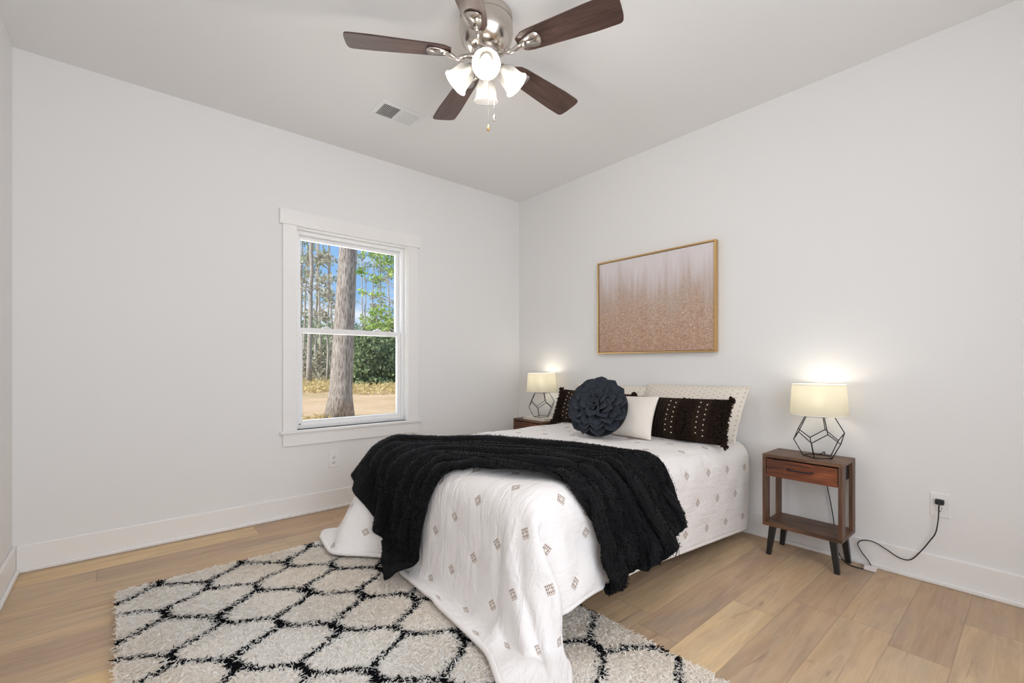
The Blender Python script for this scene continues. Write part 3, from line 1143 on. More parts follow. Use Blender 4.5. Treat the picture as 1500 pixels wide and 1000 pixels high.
COMF = [
-82,-30,-30,-30,-30,-30,-30,-30,-30,-30,-30,-29,-30,-30,-30,-30,-30,-30,-30,-30,-30,-30,-30,-29,-30,-30,-30,-30,-30,-30,-30,-30,-30,-30,-30,-30,-29,-30,-30,-30,-30,-30,-30,-29,-30,-30,-31,-31,-32,-33,-34,-34,-35,-33,-30,-28,-26,-26,-26,-10,-14,-26,-7,-11,-29,-14,13,16,15,10,1,-8,-5,-4,-6,-20,-22,-22,-22,-22,-23,-23,-23,-23,-24,-23,
2,0,0,0,0,0,1,0,0,0,0,-1,0,0,0,0,0,1,0,0,0,0,0,-1,0,0,0,0,0,0,1,0,0,0,0,0,-1,0,0,0,0,0,1,-1,0,0,1,1,2,2,3,2,3,1,-1,-1,-2,-4,-1,-8,-1,0,1,-3,0,6,2,-1,3,3,3,2,1,-8,-15,3,0,-1,0,1,2,1,2,0,1,-1,
2,0,0,1,0,0,-1,0,0,0,0,0,0,1,0,0,0,-1,0,0,0,0,0,0,0,0,1,0,0,0,-1,0,0,0,0,0,0,0,0,1,0,0,-1,0,0,0,1,0,0,1,1,2,2,2,1,-1,-2,0,-2,-6,-2,1,2,-6,1,8,-3,5,1,0,4,-3,-17,-7,15,-5,0,1,0,0,-1,2,1,3,0,1,
3,0,0,-1,0,0,0,0,0,1,0,0,0,-1,0,0,0,0,0,0,0,0,1,0,0,0,-1,0,0,0,0,0,0,0,0,1,0,0,0,-1,0,0,0,0,0,1,-1,0,0,0,1,0,2,1,0,0,0,0,-1,-3,-3,1,-1,-2,3,2,4,3,-1,-1,-7,-14,-2,19,-7,-1,0,0,3,-1,8,-3,0,-3,2,0,
2,0,0,0,0,0,1,0,0,-1,0,0,0,0,0,0,0,1,0,0,0,0,-1,0,0,0,0,0,0,0,0,1,0,0,0,-1,0,0,0,0,0,0,0,1,0,-1,0,0,0,1,-1,0,-1,1,1,0,0,0,1,-3,-4,3,-1,-2,3,3,5,0,-1,-3,-20,-1,19,-19,17,-2,-1,4,-4,13,-9,2,-1,0,-2,1,
2,0,1,0,0,0,-1,0,0,0,0,0,0,1,0,0,0,-1,0,0,0,0,0,0,0,0,1,0,0,0,0,-1,0,0,0,0,0,0,0,0,1,0,0,-1,0,0,0,1,0,-1,0,0,-1,0,0,0,0,0,1,0,-3,1,-1,-3,4,5,3,-1,-2,-18,-3,7,-5,30,-22,6,3,-5,18,-14,1,2,-2,0,0,-5,
3,0,-1,0,0,0,0,0,0,1,0,0,0,-1,0,0,0,0,0,0,0,1,0,0,0,0,-1,0,0,0,0,0,0,0,0,0,0,1,0,0,-1,0,0,0,0,0,1,-1,0,0,0,0,0,-2,1,0,0,0,0,0,-1,1,-4,-1,5,6,0,-2,-14,-8,7,11,13,-30,14,-4,0,25,-19,1,1,1,0,-2,-6,-2,
2,0,0,0,0,1,0,0,0,-1,0,0,0,0,0,0,0,1,0,0,0,-1,0,0,0,0,0,0,0,0,0,0,1,0,0,0,0,-1,0,0,0,0,0,0,0,1,-1,0,0,0,0,0,0,0,-1,0,0,1,-1,0,-1,0,-2,-2,7,4,-2,-12,-13,4,12,4,-21,3,-7,12,36,-24,0,9,1,-4,-5,-5,0,-1,
2,0,1,0,0,-1,0,0,0,0,0,0,1,0,0,0,0,-1,0,0,0,0,0,0,0,0,1,-1,1,0,0,0,-1,0,0,0,0,0,0,0,0,0,0,1,0,-1,0,0,0,0,0,0,0,0,-1,0,1,-1,1,0,-1,1,-5,1,6,2,-9,-17,0,7,1,-11,2,3,11,24,-33,3,8,8,-5,1,0,1,0,0,
3,0,-1,0,0,0,0,0,1,0,0,0,-1,0,0,0,0,0,0,0,0,1,0,0,0,0,-1,1,-1,0,0,0,0,0,0,0,0,0,0,0,1,0,0,-1,0,0,0,0,0,0,0,0,0,0,0,0,-1,0,0,0,0,1,-6,4,5,-3,-21,-3,4,4,-11,0,8,26,5,-30,-2,3,13,-14,11,-3,10,2,1,1,
2,0,0,0,1,0,0,0,-1,0,0,0,0,0,0,1,0,0,0,0,0,-1,0,0,0,0,0,0,0,0,0,0,0,0,0,1,0,0,0,0,-1,0,0,0,0,0,0,0,0,0,0,0,0,0,0,0,0,0,0,0,0,-2,-2,4,5,-24,-4,3,5,-11,4,11,17,-11,-21,6,5,1,-2,20,-4,2,-3,3,5,2,
3,0,0,0,-1,0,0,0,0,0,1,0,0,0,0,-1,0,0,0,0,0,0,0,0,0,0,1,-1,0,1,0,0,0,0,0,-1,0,0,0,0,0,0,0,0,0,0,0,0,0,0,0,0,0,0,0,1,0,0,-2,0,0,-4,0,12,-22,-7,4,0,-4,12,10,8,-15,-19,5,1,4,17,17,-11,-3,3,0,2,0,4,
2,0,0,0,0,0,1,0,0,0,-1,0,0,0,0,0,0,0,0,0,1,0,0,0,0,0,-1,1,0,-1,0,0,0,0,0,0,0,0,0,0,0,0,0,0,0,0,0,0,0,0,0,0,0,0,0,-1,1,0,0,0,1,-3,3,-13,-3,4,3,5,12,3,-5,-21,-8,6,3,9,13,4,-12,0,3,1,2,2,3,2,
2,0,0,1,0,0,-1,0,0,0,0,0,0,1,0,0,0,0,0,0,-1,0,0,0,0,0,0,0,0,0,0,0,0,0,0,0,0,0,0,0,0,0,0,0,0,0,0,0,0,0,0,0,0,0,0,0,-1,0,0,1,-1,-3,-5,5,9,3,-7,10,-7,-14,-14,4,6,8,15,4,-3,-8,-4,2,3,1,2,3,2,3,
2,1,0,-1,0,0,0,0,1,0,0,0,0,-1,0,0,0,0,0,0,0,0,0,0,0,0,0,0,0,0,1,-1,0,0,0,0,1,0,0,0,0,0,0,0,-1,0,0,0,0,0,0,0,0,0,0,0,0,0,-1,0,-1,-1,3,7,-4,-11,16,-17,-15,-1,11,8,8,9,-8,-10,-4,-2,5,7,1,2,2,2,2,3,
3,-1,0,0,1,0,0,0,-1,0,0,0,0,0,0,1,-1,1,0,0,0,0,0,0,0,0,0,0,0,0,-1,1,0,0,0,0,-1,0,0,0,0,0,0,0,1,0,0,0,-1,0,0,0,0,0,0,0,-1,0,1,-1,-2,1,0,-9,-2,12,-19,-3,8,10,4,6,2,-12,-3,3,3,2,6,-9,0,2,1,1,3,4,
3,0,0,0,-1,0,0,0,0,0,1,0,0,0,0,-1,1,-1,0,0,0,0,0,0,0,0,0,0,0,0,0,0,0,0,0,0,0,0,0,0,0,0,0,0,0,0,0,0,1,0,-1,0,0,0,0,-1,1,0,-1,0,1,-2,-1,-1,-4,-9,9,9,7,1,2,-10,-4,4,3,3,4,2,-18,-2,3,1,6,1,1,-3,
2,0,0,0,1,0,0,0,0,0,-1,0,0,0,0,0,0,0,0,0,0,0,0,0,0,0,0,0,0,0,0,0,0,0,0,0,0,0,0,0,0,0,0,0,0,0,0,0,0,0,1,0,-1,0,0,1,-1,0,0,0,1,1,0,-1,-3,13,5,5,1,0,0,3,-2,-2,-3,-2,-10,-6,6,-1,-1,2,-5,0,-1,0,
3,0,0,0,-1,0,0,0,0,0,0,0,1,0,0,0,0,0,0,0,0,0,0,0,0,0,0,0,0,0,0,0,0,0,0,0,0,0,-1,0,0,0,0,0,0,0,0,0,0,0,0,0,1,-1,0,0,1,-1,1,0,0,0,0,-1,3,-12,-3,-1,1,2,0,2,0,1,0,-4,3,1,1,10,0,-3,0,-1,0,1,
2,0,0,0,0,1,0,0,0,0,0,0,-1,0,0,0,0,0,0,0,0,0,0,0,0,0,0,0,0,0,0,0,0,0,0,0,0,0,1,0,0,0,0,0,0,0,0,-1,0,0,0,0,0,1,-1,0,0,1,-1,0,1,0,-1,0,-1,5,0,-6,-4,-4,-3,-1,-1,0,2,5,2,4,4,-2,1,0,-1,1,0,-1,
1,2,0,0,0,-1,0,0,0,0,0,0,0,0,0,0,0,0,0,0,0,0,0,0,0,0,0,0,0,0,0,0,0,0,0,0,0,0,0,0,0,0,0,0,0,0,0,1,0,0,-1,0,0,0,1,0,-1,0,1,0,-1,0,0,0,1,-3,1,8,1,1,0,0,1,-1,-1,-2,-2,-1,-3,-1,1,0,1,-1,0,1,
1,1,0,0,0,1,0,0,0,0,0,0,0,0,0,0,0,0,0,0,0,0,0,0,0,0,0,0,0,0,0,0,0,-1,0,0,0,0,0,0,0,0,0,0,0,0,0,0,0,0,1,0,0,-1,0,0,1,0,-1,0,1,0,0,-2,-1,1,0,-1,1,1,2,1,0,0,0,0,-1,-3,0,1,1,0,-1,1,0,-1,
4,-1,0,0,0,-1,0,0,0,0,1,0,-1,0,0,0,0,0,0,0,0,0,0,0,0,0,0,0,0,0,0,0,0,1,0,0,0,0,0,0,0,0,0,-1,0,0,0,0,0,0,0,0,0,1,0,-1,0,0,1,0,0,0,-1,0,-1,-1,-1,-2,1,1,0,0,1,1,0,0,1,0,-1,0,1,0,1,-1,0,1,
4,-2,0,0,0,0,0,1,0,0,-1,0,1,0,0,0,0,0,0,0,0,-1,0,0,0,0,0,0,0,0,0,0,0,0,0,0,0,0,0,0,0,0,0,1,0,0,0,0,0,0,-1,0,0,0,0,1,0,0,-1,0,0,0,0,0,0,-1,0,1,-1,-1,0,0,0,1,0,1,0,0,-1,1,0,1,-1,1,-1,0,
2,0,0,1,0,0,0,-1,0,0,0,0,0,0,0,0,0,0,0,0,0,1,0,0,0,0,0,0,0,0,0,0,-1,0,0,0,0,0,0,0,0,0,0,0,0,0,0,0,0,0,1,0,0,0,-1,0,0,0,1,0,0,0,-1,0,-1,0,-1,0,0,1,0,0,0,0,0,0,1,0,0,-1,2,-1,1,-1,1,0,
3,0,0,-1,0,0,0,0,0,0,0,1,0,0,0,-1,0,0,0,0,0,0,0,0,0,0,0,0,0,0,0,0,1,0,0,0,0,0,0,0,0,0,-1,0,0,0,0,0,0,0,0,0,0,0,1,0,0,0,-1,0,0,0,1,-1,0,-2,0,0,1,-1,1,0,0,0,1,0,-1,1,0,0,0,0,0,1,-1,0,
2,0,0,0,0,0,0,0,1,0,0,-1,0,0,0,1,0,0,0,0,0,0,-1,0,0,0,0,0,0,0,0,0,0,0,0,0,0,0,0,0,0,0,1,0,0,0,0,0,0,0,0,-1,0,0,0,0,0,0,1,0,0,0,-1,0,-1,0,0,-1,0,1,-1,1,0,0,0,0,1,0,0,0,0,1,-1,0,1,-1,
2,0,0,0,1,0,0,0,-1,0,0,0,0,0,0,0,0,0,0,0,0,0,1,0,0,0,0,0,0,-1,0,0,0,0,0,0,0,0,0,0,0,0,0,0,0,0,0,0,0,0,0,1,0,0,0,0,-1,0,0,0,0,0,0,0,0,-1,-1,1,0,-1,1,0,0,0,0,1,0,0,1,-2,1,0,1,-1,0,1,
0,3,0,0,-1,0,0,0,0,0,0,0,1,0,0,0,-1,0,0,0,0,0,0,0,0,0,0,0,0,1,0,0,0,0,0,0,0,0,0,0,-1,0,0,0,0,0,0,0,0,0,0,0,0,0,0,0,1,0,0,0,0,-1,0,0,-1,0,0,-1,0,1,-1,0,1,0,0,0,0,1,0,1,-1,0,0,1,-1,0,
0,2,0,0,0,0,0,0,0,1,0,0,-1,0,0,0,1,0,0,0,0,0,-1,0,0,0,0,0,0,0,0,0,0,0,0,0,0,0,0,0,1,0,0,0,0,0,0,0,0,0,0,0,0,-1,0,0,0,0,0,0,0,1,0,-2,0,0,-1,0,0,0,1,0,-1,1,0,0,0,0,1,1,-1,1,-1,0,1,1,
0,2,0,0,0,1,0,0,0,-1,0,0,0,0,0,0,0,0,0,0,0,0,1,0,0,0,0,0,0,0,-1,0,0,0,0,0,0,0,0,0,0,0,0,0,0,0,0,0,0,0,0,0,0,1,0,0,0,0,0,-1,0,0,0,0,0,-1,-1,0,0,0,0,0,0,0,0,0,1,0,0,1,0,0,1,0,1,0,
0,2,1,0,0,-1,0,0,0,0,0,0,1,0,0,-1,0,0,0,0,0,0,0,0,0,0,0,0,0,0,1,0,0,0,0,0,0,0,0,0,0,-1,0,0,0,0,0,0,0,0,0,0,0,0,0,0,0,0,0,1,0,-1,0,0,-1,0,-1,0,0,0,0,0,1,-1,1,0,0,0,1,0,1,0,0,-1,-1,-1,
0,3,-1,0,0,0,0,0,0,0,1,0,-1,0,0,1,0,0,0,0,-1,0,0,0,0,0,0,0,0,0,0,0,0,0,0,0,0,0,0,0,0,1,0,0,0,0,0,0,0,0,0,0,0,0,-1,0,0,0,0,0,0,1,-1,0,0,-1,0,-1,0,0,0,0,0,0,0,0,1,0,0,1,1,-1,-1,1,-1,0,
0,2,0,0,0,0,1,0,0,0,-1,0,0,0,0,0,0,0,0,0,1,0,0,0,0,0,0,0,-1,0,0,0,0,0,0,0,0,0,0,0,0,0,0,0,0,0,0,0,0,0,0,0,0,0,1,0,0,0,0,0,-1,0,0,0,-1,0,-1,0,0,0,0,0,0,1,0,0,-1,2,-1,1,0,-1,0,0,1,-1,
0,2,0,1,0,0,-1,0,0,0,0,0,0,0,0,0,0,0,0,0,0,0,0,0,0,0,0,0,1,0,0,0,0,0,0,0,0,0,-1,0,0,0,0,0,0,0,0,0,0,0,0,0,0,0,0,0,0,0,0,0,1,0,0,-1,0,-2,0,0,0,0,1,0,0,-1,0,1,1,-1,1,-1,0,0,1,-1,0,0,
0,3,0,-1,0,0,0,0,0,0,0,1,0,0,0,0,0,0,0,-1,0,0,0,0,0,0,0,0,0,0,0,0,0,0,0,0,0,0,1,0,0,0,0,0,0,0,0,0,0,0,0,0,0,0,0,-1,0,0,0,0,0,0,0,0,-1,0,0,-1,0,1,-1,0,0,1,0,0,0,0,0,1,0,-1,0,1,-1,1,
0,2,0,0,0,0,0,1,0,0,0,-1,0,0,0,0,0,0,0,1,0,0,0,0,0,0,-1,0,0,0,0,0,0,0,0,0,0,0,0,0,0,0,0,0,0,0,0,0,0,0,0,0,0,0,0,1,0,0,0,0,0,-1,0,0,0,0,-2,0,1,-1,0,0,1,0,0,0,-1,1,0,0,0,0,0,0,1,-1,
0,2,0,0,1,0,0,-1,0,0,0,0,0,0,0,0,0,0,0,0,0,0,0,0,0,0,1,0,0,0,0,0,0,0,0,0,0,-1,0,0,0,0,0,0,0,0,0,0,0,0,0,0,0,0,0,0,0,0,0,0,0,1,0,-1,0,-1,0,-1,0,0,1,0,-1,0,0,0,1,0,0,0,1,0,0,-1,0,0,
0,3,0,0,-1,0,0,0,0,0,0,0,1,0,0,0,0,-1,0,0,0,0,0,0,0,0,0,0,0,0,0,0,0,0,0,0,0,1,0,0,0,0,0,0,0,0,0,0,0,0,0,0,0,0,0,0,-1,0,0,0,0,0,0,1,-1,-1,0,-1,0,0,0,0,0,1,0,0,0,0,0,0,0,1,-1,1,-1,1,
0,2,0,0,0,0,0,0,0,1,0,0,-1,0,0,0,0,1,0,0,0,0,0,0,0,-1,0,0,0,0,0,0,0,0,0,0,0,0,0,0,0,0,0,0,0,0,0,0,0,0,0,0,0,0,0,0,1,0,0,0,0,0,0,-1,0,0,-1,0,-1,0,0,0,1,-1,0,0,0,0,1,0,0,1,-1,0,0,0,
0,2,0,0,0,1,0,0,0,-1,0,0,0,0,0,0,0,0,0,0,0,0,0,0,0,1,0,0,0,0,0,0,0,0,0,0,-1,0,0,0,0,0,0,0,0,0,0,0,0,0,0,0,0,0,0,0,0,0,0,0,0,0,0,0,-1,0,-1,0,0,1,-1,0,0,0,0,0,1,0,0,0,1,0,0,-1,1,-1,
0,0,3,0,0,-1,0,0,0,0,0,0,0,1,0,0,0,0,-1,0,0,0,0,0,0,0,0,0,0,0,0,0,0,0,0,0,1,0,0,0,0,0,0,0,0,0,0,0,0,0,0,0,0,0,-1,0,0,0,0,0,0,0,0,0,0,0,-1,-1,0,0,0,1,-1,1,0,1,-1,1,-1,0,0,1,-1,0,0,3,
0,0,2,0,0,0,0,0,0,0,1,0,0,-1,0,0,0,0,1,0,0,0,0,0,0,-1,0,0,0,0,0,0,0,0,0,0,0,0,0,0,0,0,0,0,0,0,0,0,0,0,0,0,0,0,1,0,0,0,0,0,0,0,0,-1,0,-1,0,0,-1,0,1,0,1,0,0,0,0,0,1,0,-2,1,-1,1,3,0,
0,0,2,0,0,0,1,0,0,0,-1,0,0,0,0,0,0,0,0,0,0,0,0,0,0,1,0,0,0,0,0,0,0,0,0,-1,0,0,0,0,0,0,0,0,0,0,0,0,0,0,0,0,0,0,0,0,0,0,0,0,0,0,0,1,-1,0,-1,-1,0,0,0,0,0,0,1,0,1,-1,1,1,-1,-2,2,0,-1,-3,
0,0,2,1,0,0,-1,0,0,0,0,0,0,1,0,0,0,-1,0,0,0,0,0,0,0,0,0,0,0,0,0,0,0,0,0,1,0,0,0,0,0,0,0,0,0,0,0,0,0,0,-1,0,0,0,0,0,0,0,0,0,0,0,0,0,0,-1,0,0,-1,0,0,0,0,0,0,0,0,0,-3,5,-2,-11,9,1,-3,13,
0,0,3,-1,0,0,0,0,0,0,0,1,0,-1,0,0,0,1,0,0,0,0,0,0,-1,0,0,0,0,0,0,0,0,0,0,0,0,0,0,0,0,0,0,0,0,0,0,0,0,0,1,0,0,0,0,0,0,0,0,0,0,0,-1,0,0,0,-1,-1,0,0,0,-1,0,1,0,0,-1,-3,7,0,-16,9,-3,4,9,-12,
0,0,2,0,0,0,0,1,0,0,0,-1,0,0,0,0,0,0,0,0,0,0,0,0,1,0,0,0,0,0,0,0,0,0,-1,0,0,0,0,0,0,0,0,0,0,0,0,0,0,0,0,0,0,0,0,0,0,0,0,0,0,0,1,-1,0,-1,0,-1,0,0,0,1,0,-1,0,0,-4,10,-2,-19,12,12,-1,-5,-7,2,
0,0,2,0,1,0,0,-1,0,0,0,0,0,0,1,0,-1,0,0,0,0,0,0,0,0,0,0,0,0,0,0,0,0,0,1,0,0,0,0,0,0,0,0,0,0,-1,1,-1,0,0,0,0,0,0,0,0,0,0,0,0,0,0,0,0,0,-1,0,-1,0,0,0,0,0,-1,-1,-1,4,-13,-4,20,3,-12,2,1,-1,-2,
0,0,3,0,-1,0,0,0,0,0,0,0,1,0,-1,0,1,0,0,0,0,0,-1,0,0,0,0,0,0,0,0,0,0,0,0,0,0,0,0,0,0,0,0,0,0,1,-1,1,0,0,0,0,0,0,0,-1,0,0,0,0,0,0,0,0,0,0,-1,0,-1,-1,-2,-3,-2,-1,-2,-1,0,7,3,-4,-3,5,1,0,0,3,
0,0,2,0,0,0,0,0,1,0,0,0,-1,0,0,0,0,0,0,0,0,0,1,0,0,0,0,0,0,0,0,0,0,0,0,-1,0,0,0,0,0,0,0,0,0,0,0,0,0,0,0,0,0,0,0,1,0,0,0,0,0,0,0,0,-2,0,0,0,-2,-2,0,1,1,1,3,2,1,-1,-4,-11,3,3,0,1,4,0,
0,0,2,0,0,1,0,0,-1,0,0,0,0,0,0,0,0,0,0,0,0,0,0,0,0,0,0,0,0,0,0,0,0,0,0,1,0,0,0,0,0,0,0,0,0,0,-1,0,0,0,0,0,0,0,0,0,0,0,0,0,0,0,0,0,0,0,-1,-1,1,3,2,1,0,0,-1,-2,-4,-4,-5,0,3,-1,1,-1,0,-2,
0,0,3,0,0,-1,0,0,0,0,0,0,0,1,0,0,0,0,0,0,-1,0,0,0,0,0,0,0,0,0,0,0,0,0,0,0,0,0,0,0,0,0,0,0,0,0,1,0,0,0,0,0,0,-1,0,0,0,0,0,0,0,0,0,0,0,0,-1,0,-1,0,-1,0,0,-1,-1,-2,-1,-3,-2,2,-2,-1,-1,5,-1,2,
0,0,2,0,0,0,0,0,0,1,0,0,0,-1,0,0,0,0,0,0,1,0,0,0,0,0,0,0,0,0,0,0,0,0,-1,0,0,0,0,0,0,0,0,0,0,0,0,0,0,0,0,0,0,1,0,0,0,-1,0,0,0,0,0,0,1,-2,1,-2,1,-2,-1,0,-1,0,0,-2,-5,-3,1,-2,0,-1,0,-1,2,2,
0,0,2,0,0,0,1,0,0,-1,0,0,0,0,0,0,0,0,0,0,0,0,0,0,0,0,0,0,0,0,0,0,0,0,1,0,0,0,0,0,0,0,0,0,0,0,0,-1,0,0,0,0,0,0,0,0,0,1,0,-1,0,0,0,0,0,0,-1,0,-1,1,1,-1,-1,-2,-4,-7,-2,0,-2,0,-2,0,-1,0,-1,1,
0,0,0,3,0,0,-1,0,0,0,0,0,0,0,1,0,0,0,0,-1,0,0,0,0,0,0,0,0,0,0,0,0,0,0,0,0,0,0,0,0,0,0,0,0,0,0,0,1,0,0,0,0,0,-1,0,0,0,0,0,1,0,-1,0,0,-1,1,-1,0,-1,-2,0,0,-2,-5,-7,-1,-1,-1,0,-1,1,1,-1,-5,-1,-2,
0,0,0,2,0,0,0,0,0,0,1,0,0,0,-1,0,0,0,0,1,0,0,0,0,0,0,0,0,0,0,0,0,0,0,0,0,0,0,0,0,0,0,-1,0,0,0,0,0,0,0,0,0,0,1,0,0,0,-1,0,0,0,1,-1,0,0,-1,0,0,-1,2,-3,-6,-5,-4,-1,1,1,0,0,-1,-2,-3,-1,-3,-3,-2,
0,0,0,2,0,0,0,1,0,0,-1,0,0,0,0,0,0,0,0,0,0,0,0,0,0,0,0,0,0,0,0,0,0,0,0,0,0,0,0,0,0,0,1,0,0,0,0,0,0,0,0,-1,0,0,0,0,0,1,0,-1,0,0,0,-1,0,0,-1,-3,3,-5,-7,-3,-2,2,2,1,0,-1,-2,-1,-2,-1,-4,2,-4,-6,
0,0,0,2,1,0,0,-1,0,0,0,0,0,0,1,0,0,0,-1,0,0,0,0,0,0,0,0,0,0,0,0,0,0,0,0,0,0,0,0,0,0,0,0,0,0,0,0,0,0,0,0,1,0,0,0,0,0,-1,0,1,0,-1,1,-1,-2,-1,1,-2,-11,-7,-2,-1,0,0,0,2,1,3,1,-2,-3,-5,1,-2,4,-4,
0,0,0,3,-1,0,0,0,0,0,0,1,0,0,-1,0,0,0,1,0,0,0,0,0,0,0,0,0,0,0,0,0,0,0,0,0,0,0,0,0,0,0,0,0,0,0,0,0,0,0,0,-1,0,0,0,0,0,1,0,0,-1,1,0,0,-1,0,0,2,0,-4,-3,-4,-3,-4,-1,-4,-1,-2,4,-2,-1,7,-6,-1,-4,9,
0,0,0,2,0,0,0,0,1,0,0,-1,0,0,0,0,0,0,0,0,0,0,0,0,0,0,0,0,0,0,0,0,0,0,0,0,0,0,0,0,0,0,0,0,0,0,0,0,0,0,0,1,0,0,0,0,0,0,0,0,1,0,0,1,1,0,-1,8,-5,6,2,0,-2,-3,-5,-3,-6,-4,-8,4,9,-10,5,4,9,-14,
0,0,0,2,0,1,0,0,-1,0,0,0,0,0,0,0,1,0,-1,0,0,0,0,0,0,0,0,0,0,0,0,0,0,0,0,0,0,0,1,-1,0,1,0,0,0,0,0,0,0,0,0,0,0,0,0,0,0,0,0,0,0,1,0,2,2,3,1,-15,20,-12,-2,7,5,3,2,0,1,-2,-4,-4,-9,5,3,3,-8,-2,
0,0,0,3,0,-1,0,0,0,0,0,0,0,1,0,0,-1,0,1,0,0,0,0,0,0,0,0,0,0,0,0,0,0,0,0,0,0,0,-1,1,0,-1,0,0,0,0,0,0,0,0,0,0,0,0,0,0,1,0,0,0,0,0,2,1,4,-3,10,0,-24,24,-7,-11,-3,8,3,-1,-1,8,6,1,0,-2,-7,-1,-5,-2,
0,0,0,2,0,0,0,0,0,0,1,0,0,-1,0,0,0,0,0,0,0,0,0,0,0,0,0,0,0,0,0,0,0,0,0,0,0,0,0,0,0,0,0,0,0,0,1,0,0,0,0,0,0,0,0,0,-1,1,0,0,1,1,0,0,5,-1,-16,23,1,-26,26,-2,-7,-14,8,6,4,-11,5,-1,2,2,6,-7,-4,0,
0,0,0,2,1,0,0,0,0,0,-1,0,0,0,0,0,0,0,0,0,0,0,0,0,0,0,0,0,0,0,0,1,0,-1,1,0,0,0,0,0,0,0,0,0,0,0,-1,0,0,0,0,0,0,1,0,0,0,-1,0,1,0,-2,-2,9,1,0,5,-25,28,1,-28,26,1,2,-19,-4,-1,19,-10,6,-2,0,-5,3,-2,0,
0,0,0,3,-1,1,-1,0,0,0,0,0,0,0,0,0,0,0,0,0,1,0,0,0,0,0,0,0,0,0,0,-1,0,1,-1,0,0,0,0,0,0,0,0,0,0,0,1,0,0,0,0,0,0,-1,0,0,0,1,0,-1,0,0,2,7,-3,2,-6,9,-24,29,0,-28,25,-5,9,-8,3,-20,18,-7,2,-1,3,-3,-2,0,
0,0,0,1,1,0,0,0,0,0,0,0,0,0,0,0,1,0,0,0,-1,0,0,0,0,0,0,0,0,0,0,0,0,0,0,0,0,0,0,1,0,0,0,0,0,0,-1,0,0,0,0,0,1,0,0,0,0,-1,0,1,-1,0,3,6,-6,3,0,1,-3,-15,27,0,-29,27,-9,12,-12,10,-23,17,2,-2,-3,-3,-1,0,
0,0,0,-1,2,0,0,0,0,1,0,0,0,0,1,0,-1,0,0,0,0,0,0,0,0,0,0,0,0,1,0,0,0,0,0,0,0,0,0,-1,0,0,0,0,0,0,0,1,0,0,0,0,-1,0,0,0,0,1,0,-1,0,0,4,3,-1,1,0,-13,18,-16,-5,25,1,-27,24,-13,16,-12,11,-24,11,6,-1,-6,0,0,
0,0,0,-3,2,1,1,0,1,0,0,0,0,0,0,0,0,0,0,0,0,0,1,0,0,0,0,0,0,-1,0,0,0,0,0,0,0,0,0,0,0,1,0,0,0,0,0,-1,0,0,0,0,0,1,0,0,0,-1,0,0,1,0,9,-4,0,0,0,1,-15,22,-21,-1,24,0,-24,23,-17,19,-12,12,-23,7,3,-2,0,1,
0,0,0,-5,5,-1,1,3,0,-1,0,0,1,0,-1,0,0,0,0,1,0,0,-1,0,0,0,0,0,0,0,0,0,0,1,0,0,0,0,0,0,0,-1,0,0,0,0,0,0,1,0,0,0,0,-1,0,0,0,0,1,0,-1,4,10,-9,1,-6,7,-1,-8,8,6,-20,0,24,0,-21,20,-20,20,-12,13,-18,5,0,0,-1,
0,0,0,-7,6,1,0,2,0,0,1,0,-1,0,0,0,1,0,0,-1,0,0,0,0,0,0,0,0,1,0,0,0,0,-1,0,0,0,0,0,0,0,0,0,1,0,0,0,0,-1,0,0,0,0,0,0,1,0,0,-1,0,1,5,5,-11,0,4,2,2,1,-24,29,-4,-19,-1,27,-1,-18,16,-20,20,-12,12,-11,-1,2,2,
0,0,-2,-2,3,0,1,3,-1,1,-1,0,0,0,1,0,-1,0,0,0,0,0,1,0,0,0,0,0,-1,0,0,0,0,0,0,0,0,1,0,0,0,0,0,-1,0,0,0,0,0,0,1,0,0,0,0,-1,0,0,1,0,1,5,-3,4,-1,4,-3,-2,-1,-8,-7,27,-5,-16,-6,27,0,-14,10,-18,22,-13,2,1,1,-1,
0,0,-6,5,0,-1,4,0,0,0,0,0,0,1,-1,0,0,0,0,1,0,0,-1,0,0,0,0,0,0,0,1,0,0,0,0,0,0,-1,0,0,0,0,0,0,0,1,0,0,0,0,-1,0,0,0,0,0,1,0,-1,0,5,2,-3,2,1,-4,-7,5,4,6,-26,12,17,-4,-12,-4,23,1,-2,0,-21,20,-7,1,-1,1,
0,0,-5,8,-4,-1,5,-1,1,-1,1,0,0,-1,0,0,1,0,0,-1,0,0,0,0,0,1,0,0,0,0,-1,0,0,0,0,0,0,0,0,0,1,0,0,0,0,-1,0,0,0,0,0,0,1,0,0,0,-1,0,0,2,3,7,-18,13,0,-5,8,0,-2,-6,-2,-19,25,6,-3,-11,3,13,-6,-3,7,-3,0,0,0,0,
0,0,0,2,-4,1,-2,5,0,1,-1,0,0,0,0,1,-1,0,0,0,0,1,0,0,0,-1,0,0,0,0,0,0,0,0,1,0,0,0,0,0,-1,0,0,0,0,0,1,0,0,0,0,0,-1,0,0,0,0,0,1,5,-1,-2,-4,8,-1,3,-5,-2,-2,6,8,-21,-11,34,-3,8,-19,-3,16,1,3,-21,10,0,1,0,
0,-2,5,-2,-2,-1,-2,4,3,-1,0,0,1,0,0,-1,0,1,0,0,0,-1,0,0,0,0,0,0,0,1,0,0,0,0,-1,0,0,0,0,0,0,0,1,0,0,0,-1,0,0,0,0,0,0,0,1,0,0,0,1,5,0,-5,-2,4,6,-2,1,0,0,1,-12,9,-17,5,24,-19,24,-6,-10,6,-11,4,-4,6,-1,1,
0,-1,-4,5,-1,0,-1,2,2,1,0,0,-1,0,0,1,0,-1,0,0,0,0,1,0,0,0,0,0,0,-1,0,0,0,0,0,1,0,0,0,0,0,0,-1,0,0,0,0,1,0,0,0,0,0,0,-1,0,0,0,4,2,1,-8,2,-11,18,0,2,-2,3,-9,9,6,-17,-9,20,13,-25,23,-2,-6,2,2,-5,-3,0,-1,
